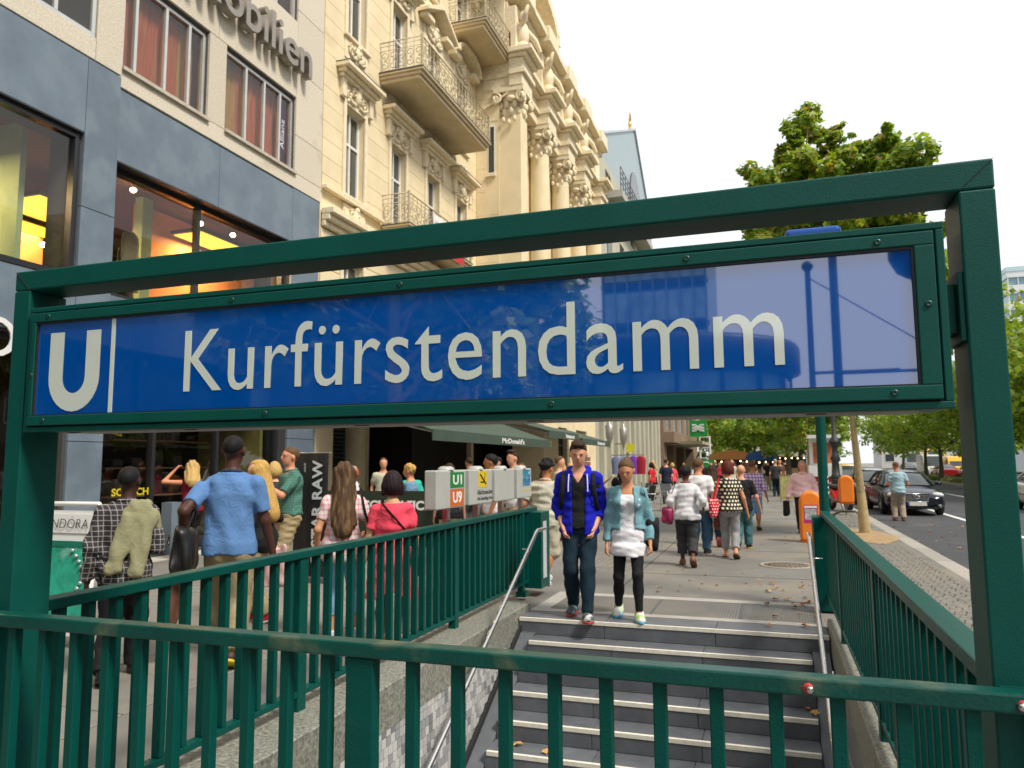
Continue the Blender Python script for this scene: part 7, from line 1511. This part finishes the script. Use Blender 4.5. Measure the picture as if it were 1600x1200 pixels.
bag('pink and white paper shopping bag held by the blond woman in black', (-5.04, 6.72, 0), 1.75, (.27, .02, .55), (.04, .17, .2), M('paper_pink', (.72, .45, .46), .7, tint=((.3, .5, .3), 7, .68)), [(.27, -.08, .74), (.25, -.02, .86), (.27, .08, .74)], .006, name='shopping_bag', sp=8)
person('second blond woman in grey top just behind the blond woman in black', (-7.0, 9.6, 0), .5, 1.66, .013, 'f', 1.0, PALE, walk=.2, top=dict(mat=W_['charcoal'], sleeve=.7), bottom=dict(mat=W_['khaki'], wide=1.2), shoes=dict(mat=sho['white'], sole=sol['white']), hair=dict(style='bob', mat=Hd['blond']), seed=12)
eg, kg = person('man in green checked shirt and khaki trousers holding a white cup', (-6.19, 8.84, 0), 2.45, 1.85, .0115, 'm', 1.06, '#cf8f72', lean=-.02, feet=[((.06, .03, 0), 0), ((-.06, -.03, 0), 0)], arms={1: (.12, .09, .52), -1: (-.06, .20, .73), ('p', -1): (-.8, -.3, -1)}, head=(.15, .0, 0), top=dict(mat=pl_green, off=.024, hem=.0, sleeve=.85, neck=1.03, v=.5, fold=.008, flare=.04), bottom=dict(mat=W_['khaki'], off=.02, wide=1.45, fold=.009, waist=.10), shoes=dict(mat=sho['black'], sole=sol['black']), hair=dict(style='short', mat=Hd['brown'], brow=Hd['brown']), collar=pl_green, face=True, seed=13)
Hh = 1.85; m = MB(); m.tube([tuple(kg['P']+np.array([.094*sin(a), .07*cos(a), .012])*Hh*1.12) for a in np.linspace(0, 2*pi, 25)], .018, 6, caps=False); m.build('belt', sho['black'], eg, world=False)
m = MB(); hcg = kg['hc']; Rg = Matrix.Rotation(.15, 3, 'Z')
for s in (1, -1):
    pts = [Vector(hcg)+Rg @ Vector((s*.018*Hh+.0135*Hh*cos(a), .056*Hh, .004*Hh+.009*Hh*sin(a))) for a in np.linspace(0, 2*pi, 13)]; m.tube(pts, .0022, 4, caps=False); m.tube([Vector(hcg)+Rg @ Vector((s*.032*Hh, .054*Hh, .004*Hh)), Vector(hcg)+Rg @ Vector((s*.046*Hh, .0, .004*Hh))], .0022, 4)
m.build('glasses', sho['black'], eg, world=False)
cu = empty('paper_cup', (-6.19, 8.84, 0), 2.45, 'white paper cup with straw held by the man in the green checked shirt', 'cup'); wc = np.array(kg['A'][-1][2])+np.array([.03, .1, .06]); MB().lathe([(.033, -.08), (.046, .07), (.047, .075), (.0, .078)], tuple(wc), 14).build('cup', wp, cu, world=False); MB().tube([tuple(wc+np.array([0, 0, .07])), tuple(wc+np.array([.01, -.02, .2]))], .004, 6).build('straw', wp, cu, world=False)
person('blond woman in wine red sleeveless top with her arm raised by the shop door', (-9.35, 10.55, 0), .75, 1.70, .014, 'f', 1.0, '#c98763', arms={1: (.16, .02, .5), -1: (-.16, .03, .9), ('p', -1): (-1, -.2, -.4)}, head=(0, .05, 0), top=dict(mat=W_['wine'], sleeve=.0, neck=.97, hem=-.1), bottom=dict(mat=W_['black'], wide=1.1), shoes=dict(mat=sho['black'], sole=sol['black']), hair=dict(style='long', mat=Hd['blond'], len=.06), seed=14)
el_, kl = person('woman with long brown hair in pink checked blouse and pale jeans', (-3.80, 6.28, 0), .52, 1.63, .0105, 'f', 1.0, '#c48a66', feet=[((.06, .02, 0), 0), ((-.055, -.02, 0), 0)], arms={1: (.13, .12, .58), -1: (-.15, .03, .48)}, head=(.0, .05, .0), top=dict(mat=pl_pink, off=.022, hem=-.26, sleeve=.7, fold=.008, flare=.06), bottom=dict(mat=W_['capri'], off=.008, wide=.95, len=1.62, name='jeans'), shoes=dict(mat=sho['white'], sole=sol['white']), hair=dict(style='long', mat=Hd['ombre'], len=.21, vol=.002), seed=15)
bag('black shoulder bag hanging between the woman with long hair and the woman in coral', (-3.80, 6.28, 0), .52, (.27, -.02, .86), (.07, .14, .13), W_['black'], [(.26, .06, .98), (.21, .06, 1.2), (.15, -.02, 1.38), (.2, -.1, 1.15), (.26, -.1, .98)], .014)
ek, kk_ = person('woman with dark bob in long coral tunic with a crossbody strap', (-3.23, 6.16, 0), .46, 1.54, .0105, 'f', 1.1, '#c39a74', feet=[((.055, .0, 0), 0), ((-.06, .02, 0), 0)], arms={1: (.165, .03, .46), -1: (-.165, .04, .46)}, head=(-.02, .08, 0), top=dict(mat=W_['coral'], off=.018, hem=-.78, sleeve=.62, neck=.98, v=.2, fold=.010, flare=.03, ext=[(-.9, .135, .10), (-.55, .122, .095), (-.2, .108, .084)], point=.16, name='tunic'), bottom=dict(mat=W_['taupe'], off=.004, wide=.85, len=1.9, fold=.002, name='leggings'), shoes=dict(mat=sho['brown'], sole=sol['brown']), hair=dict(style='bob', mat=hairm('plum_black', (.020, .010, .014)), vol=.004), seed=17)
bag('small black crossbody bag of the woman in coral', (-3.23, 6.16, 0), .46, (.22, .02, .70), (.05, .10, .10), W_['black'], [(.215, -.02, .8), (.16, -.10, .98), (.03, -.135, 1.13), (-.075, -.10, 1.245), (-.09, .0, 1.285), (.0, .12, 1.12), (.18, .1, .9), (.21, .05, .8)], .013)
eb, kb_ = person('woman with short curly blond hair in blue patterned tunic', (-5.98, 12.1, 0), 1.75, 1.60, .016, 'f', 1.12, '#cf8f6c', feet=[((.06, .05, 0), 0), ((-.06, -.05, 0), 0)], arms={1: (.13, .06, .47), -1: (-.15, .05, .47)}, head=(0, .05, 0), top=dict(mat=W_['bluepat'], off=.02, hem=-.3, sleeve=.6, flare=.06, ext=[(-.5, .11, .09), (-.2, .108, .085)]), bottom=dict(mat=W_['brightblue'], off=.01, len=1.55, wide=1.), shoes=dict(sandal=True, mat=sho['brown'], sole=sol['brown']), hair=dict(style='curly', mat=Hd['lblond'], vol=.004), face=True, seed=18)
bag('pale green-white handbag on the arm of the woman with curly blond hair', (-5.98, 12.1, 0), 1.75, (.24, -.02, .76), (.06, .15, .11), M('pale_bag', (.6, .6, .5), .5), [(.23, .09, .84), (.2, .06, 1.05), (.15, .0, 1.36), (.21, -.08, 1.05), (.24, -.1, .84)], .012)
person('man with dark curly hair in pale linen shirt and cargo shorts', (-2.92, 10.0, 0), -.15, 1.66, .0135, 'm', 1.12, '#b3774f', lean=.05, walk=-.85, arms={1: (.14, .12, .52), -1: (-.17, .0, .5)}, head=(-.3, .15, 0), top=dict(mat=W_['beige'], off=.026, hem=-.26, sleeve=.8, fold=.010, flare=.06), bottom=dict(mat=W_['cargo'], off=.03, len=1.12, wide=1.8, fold=.01, name='shorts'), shoes=dict(mat=sho['white'], sole=sol['white']), hair=dict(style='curly', mat=Hd['black'], vol=.002), collar=W_['beige'], seed=19)
person('dark-haired man in white t-shirt standing behind the blank box sign', (-4.3, 11.7, 0), 1.9, 1.76, .017, 'm', 1.05, '#a8704c', top=dict(mat=W_['white'], off=.02, sleeve=.75), bottom=dict(mat=W_['denim2'], wide=1.3), shoes=dict(mat=sho['black'], sole=sol['white']), hair=dict(style='short', mat=Hd['black'], vol=.003), seed=20)
person('man with brown quiff in white shirt standing behind the poster sign', (-4.22, 12.6, 0), 2.2, 1.83, .018, 'm', 1.0, FAIR, head=(.3, 0, 0), top=dict(mat=W_['ltgrey'], off=.02, sleeve=.75), bottom=dict(mat=W_['khaki'], wide=1.3), shoes=dict(mat=sho['brown'], sole=sol['brown']), hair=dict(style='quiff', mat=Hd['dbrown']), face=True, seed=22)
person('woman in tan trousers standing behind the no-smoking sign', (-4.9, 11.3, 0), .4, 1.62, .018, 'f', 1.0, FAIR, top=dict(mat=W_['black'], sleeve=.5), bottom=dict(mat=W_['cargo'], len=1.0, wide=1.3), shoes=dict(mat=sho['white'], sole=sol['white']), hair=dict(style='bob', mat=Hd['dbrown']), seed=23)
# ---- walkers on the middle of the sidewalk
ews, kws = person('woman in pale grey sweater and charcoal trousers with short black hair', (-1.27, 12.25, 0), .08, 1.55, .0145, 'f', 1.14, '#5a3526', lean=.05, walk=.75, feet=[((.055, -.15, .045), -.65), ((-.05, .10, 0), 0)], arms={1: (.17, .02, .56), -1: (-.17, .05, .54)}, head=(-.15, .05, 0), top=dict(mat=W_['ltgrey'], off=.026, hem=-.18, sleeve=1.55, neck=1.02, v=.1, fold=.009, flare=.05), bottom=dict(mat=W_['charcoal'], off=.02, wide=1.35, len=1.72, fold=.007), shoes=dict(mat=sho['brown'], sole=sol['brown']), hair=dict(style='short', mat=Hd['black'], vol=.005), collar=M('scarf_wine', (.2, .05, .08), .8), seed=24)
bag('magenta shoulder bag of the woman in the pale grey sweater', (-1.27, 12.25, 0), .08, (-.29, .0, .78), (.09, .15, .13), M('magenta_leather', (.22, .006, .06), .45, var=.1), [(-.27, .08, .9), (-.23, .04, 1.1), (-.155, -.02, 1.28), (-.22, -.1, 1.1), (-.27, -.1, .9)], .014, strap_mat=W_['black'])
person('man in white short-sleeved shirt and jeans beside the woman in grey', (-1.22, 13.9, 0), -.1, 1.68, .017, 'm', 1.1, '#c18463', walk=.7, arms={1: (.18, .02, .47)}, head=(-.4, .05, 0), top=dict(mat=W_['white'], off=.024, sleeve=.85, fold=.009), bottom=dict(mat=W_['denim2'], off=.016, wide=1.3), shoes=dict(mat=sho['black'], sole=sol['black']), hair=dict(style='short', mat=Hd['brown'], vol=.003), seed=25)
bag('wine brown leather bag held by the man in the white short-sleeved shirt', (-1.22, 13.9, 0), -.1, (.34, .02, .66), (.07, .21, .22), M('wine_leather', (.13, .025, .022), .4, var=.2), [(.33, .1, .85), (.31, .02, .98), (.33, -.1, .85)], .014, name='tote_bag')
person('woman with long dark hair in navy t-shirt and jeans', (-1.08, 15.4, 0), .1, 1.56, .018, 'f', 1.0, '#b9805e', walk=-.9, feet=[((.05, -.17, .05), -.8), ((-.05, .10, 0), 0)], top=dict(mat=W_['navy'], off=.018, sleeve=.6), bottom=dict(mat=W_['denim'], off=.012, wide=1.15), shoes=dict(mat=sho['canvas'], sole=sol['pink']), hair=dict(style='long', mat=hairm('dark_long', (.05, .03, .018)), len=.15), seed=26)
person('woman in black and cream polka dot blouse and grey jeans', (-.68, 13.45, 0), .02, 1.63, .0155, 'f', 1.08, '#c98d6c', lean=.03, feet=[((.055, -.12, .035), -.5), ((-.05, .10, 0), 0)], arms={1: (.18, .03, .47), -1: (-.18, .03, .48)}, head=(.05, .08, 0), top=dict(mat=dots, off=.020, hem=-.12, sleeve=.5, neck=1.0, flare=.05), bottom=dict(mat=W_['grey'], off=.012, wide=1.2, len=1.85, waist=.05), shoes=dict(sandal=True, mat=sho['brown'], sole=sol['brown']), hair=dict(style='bob', mat=Hd['auburn'], vol=.005), seed=27)
bag('red polka dot tote bag on the shoulder of the woman in polka dots', (-.68, 13.45, 0), .02, (-.25, -.03, .84), (.08, .15, .16), dotsr, [(-.25, .06, .98), (-.2, .06, 1.2), (-.145, .0, 1.36), (-.19, -.1, 1.2), (-.25, -.1, .98)], .024, strap_mat=W_['red'], name='tote_bag')
person('bald man in black t-shirt and teal jeans', (-.52, 14.95, 0), -.08, 1.56, .017, 'm', 1.06, '#d0977a', walk=.6, arms={1: (.20, .06, .48), -1: (-.17, .0, .48)}, top=dict(mat=W_['black'], off=.02, sleeve=.8), bottom=dict(mat=W_['tealjean'], off=.016, wide=1.3), shoes=dict(mat=sho['black'], sole=sol['yellow']), seed=28)
person('man in purple checked shirt and sky blue shorts', (-.40, 18.9, 0), -.12, 1.64, .021, 'm', 1.1, '#b87c58', walk=.7, arms={1: (.19, .03, .47)}, top=dict(mat=pl_purple, off=.024, sleeve=1.4), bottom=dict(mat=W_['shorts'], off=.022, len=1.0, wide=1.5, name='shorts'), shoes=dict(mat=sho['black'], sole=sol['black']), hair=dict(style='crop', mat=Hd['brown']), seed=29)
epk, kpk = person('elderly man in pink shirt and dark trousers behind the stickered orange bin', (.70, 18.6, 0), pi-.05, 1.64, .019, 'm', 1.16, '#d79a80', lean=-.02, arms={1: (.2, .03, .47), -1: (-.19, .03, .47)}, head=(0, .1, 0), top=dict(mat=W_['pinks'], off=.03, sleeve=1.9, hem=-.06, fold=.01), bottom=dict(mat=W_['black'], off=.016, wide=1.3), shoes=dict(mat=sho['black'], sole=sol['black']), hair=dict(style='short', mat=Hd['grey']), face=True, seed=30, collar=W_['pinks'])
bag('black and tan bag in the hand of the elderly man in pink', (.70, 18.6, 0), pi-.05, (.37, .03, .56), (.07, .13, .17), W_['black'], [(.36, .08, .7), (.34, .03, .8), (.36, -.05, .7)], .01, name='hand_bag', vox=.02)
person('man in pale blue t-shirt and beige trousers standing in front of the dark blue sedan', (3.55, 24.9, -.13), .0, 1.74, .023, 'm', 1.0, '#b5714f', lean=.04, feet=[((.06, -.01, 0), 0), ((-.06, .03, 0), 0)], arms={1: (.12, .14, .58), -1: (-.12, .14, .58)}, head=(.35, .35, 0), top=dict(mat=W_['ltblue'], off=.024, sleeve=.75, hem=-.16, fold=.008), bottom=dict(mat=cloth('beige_trousers', (.36, .30, .24)), off=.018, wide=1.4), shoes=dict(mat=sho['brown'], sole=sol['brown']), hair=dict(style='crop', mat=hairm('thin_brown', (.15, .08, .05)), vol=-.002), seed=31)
# ---- terrace and background people
person('dark-haired woman sitting at a cafe table with her arms raised', (-3.75, 19.3, 0), .3, 1.66, .022, 'f', 1.0, '#b87a58', pelvis=(0, 0, -.25), feet=[((.07, .24, 0), 0), ((-.07, .24, 0), 0)], arms={1: (.16, .03, .78), -1: (-.1, .05, .72), ('p', 1): (1, .2, -.5), ('p', -1): (-1, .2, -.5)}, top=dict(mat=W_['capri'], off=.014, sleeve=.3), bottom=dict(mat=W_['denim2'], off=.012), shoes=dict(mat=sho['black'], sole=sol['black']), hair=dict(style='bob', mat=Hd['black']), seed=32)
o = copy_tree(ch0); o.location = (-3.75, 19.25, 0); o.rotation_euler = (0, 0, .3); o['label'] = 'metal cafe chair under the dark-haired woman with raised arms'
person('man in white shirt with reddish face behind the cafe barrier', (-7.55, 12.75, 0), -1.4, 1.58, .02, 'm', 1.0, '#b8623e', top=dict(mat=W_['white'], sleeve=.8), bottom=dict(mat=W_['charcoal']), shoes=dict(mat=sho['black'], sole=sol['black']), hair=dict(style='crop', mat=Hd['grey']), seed=33, face=True)
person('man in teal shirt behind the cafe barrier', (-7.0, 14.2, 0), 1.0, 1.56, .02, 'm', 1.12, '#b56a48', top=dict(mat=W_['tealsh'], sleeve=.8), bottom=dict(mat=W_['charcoal']), shoes=dict(mat=sho['black'], sole=sol['black']), hair=dict(style='crop', mat=Hd['grey']), seed=34)
prot = []
def extra_p(label, loc, hd, H, sex, top_m, bot_m, hair_, skin=FAIR, vox=.03, walk=.6, sleeve=.7, blen=2., hem=-.2, ext=None, group=None, seed=1, build=1.):
    return person(label, loc, hd, H, vox, sex, build, skin, walk=walk, top=dict(mat=W_[top_m], off=.02, sleeve=sleeve, hem=hem, **({'ext': ext} if ext else {})), bottom=dict(mat=W_[bot_m], off=.014, len=blen, wide=1.15), shoes=dict(mat=sho['black'], sole=sol['black']), hair=hair_, seed=seed, group=group)[0]
DR = [(-.75, .12, .09), (-.4, .11, .085), (-.2, .105, .08)]
extra_p('blond woman in short black dress near the pilasters', (-5.56, 38.5, 0), 2.2, 1.74, 'f', 'black', 'black', dict(style='long', mat=Hd['blond'], len=.1), '#c98e70', hem=-.7, ext=DR, blen=.4, seed=40, sleeve=0, vox=.032)
extra_p('dark-haired woman in charcoal dress behind the blond woman in black dress', (-5.3, 42, 0), 2.8, 1.76, 'f', 'charcoal', 'black', dict(style='bob', mat=Hd['brown']), '#c98e70', hem=-.7, ext=DR, blen=.4, seed=41, vox=.034)
extra_p('woman in red top near the clothes stand', (-4.9, 33.5, 0), 1.2, 1.64, 'f', 'red', 'black', dict(style='bob', mat=Hd['black']), seed=42)
G_ = 'people in the far crowd'
kinds = [('man in dark shirt in the far crowd', 'm', 'navy', 'charcoal', dict(style='crop', mat=Hd['dbrown'])), ('woman in white top in the far crowd', 'f', 'white', 'denim2', dict(style='long', mat=Hd['brown'], len=.12)), ('man in black t-shirt and beige trousers in the far crowd', 'm', 'black', 'khaki', dict(style='crop', mat=Hd['black'])),
         ('woman in coral top in the far crowd', 'f', 'coral', 'navy', dict(style='bob', mat=Hd['blond'])), ('man in pale shirt and jeans in the far crowd', 'm', 'beige', 'denim', dict(style='short', mat=Hd['brown'])), ('woman in black in the far crowd', 'f', 'black', 'black', dict(style='long', mat=Hd['dbrown'], len=.12)), ('man in grey shirt in the far crowd', 'm', 'charcoal', 'denim', dict(style='crop', mat=Hd['grey'])), ('man in brown jacket in the far crowd', 'm', 'brown', 'denim', dict(style='short', mat=Hd['black']))]
rc = random.Random(21)
for i, (lab, sx_, tm, bm2, hr) in enumerate(kinds): prot.append(extra_p(lab, (0, 0, 0), 0, 1.62 if sx_ == 'f' else 1.76, sx_, tm, bm2, hr, group=G_, seed=60+i, vox=.04, walk=.7 if i % 2 else .35))
spots = [(-3.9, 30.5), (-3.0, 33.5), (-2.5, 30), (-4.3, 36), (-1.7, 37), (-2.9, 41), (-3.7, 44), (-.9, 43), (-2.2, 48), (-4.6, 50), (-.1, 47), (-3.2, 53), (-1.4, 56), (-5.2, 57), (.6, 52), (-2.5, 60), (-4.1, 63), (-.4, 62), (1.0, 60), (-3.2, 67), (-1.5, 69), (.3, 68), (-5.6, 66), (-2.3, 72), (1.2, 66), (-4.8, 70.5), (-6.2, 48), (-6.4, 61), (-1.0, 51), (-.8, 27.5), (.25, 38), (.5, 42)]
for i, (x, y) in enumerate(spots):
    k = i % 8; o = prot[k] if i < 8 else copy_tree(prot[k]); o.location = (x, y, 0); o.rotation_euler = (0, 0, rc.choice((0, 0, pi, .4, -.5, pi+.3)))
spots2 = [(18+1.6*i+rc.uniform(-.5, .5), 150+rc.uniform(-6, 6)) for i in range(10)]
# queue under the awning
QG = 'people waiting under the long awning'
for i, (x, y, k) in enumerate(((-6.6, 16.4, 0), (-7.6, 17.3, 5), (-5.6, 15.6, 2), (-6.0, 18.5, 1), (-8.2, 15.2, 4), (-5.2, 14.2, 5), (-6.8, 20.4, 7), (-5.9, 23, 3), (-7.3, 25, 1), (-5.0, 27, 5), (-4.6, 17.2, 3), (-4.2, 15.4, 4))):
    o = copy_tree(prot[k]); o.location = (x, y, 0); o.rotation_euler = (0, 0, rc.uniform(-3, 3)); o['group'] = QG; o['label'] = kinds[k][0].replace('in the far crowd', 'under the long cafe awning')
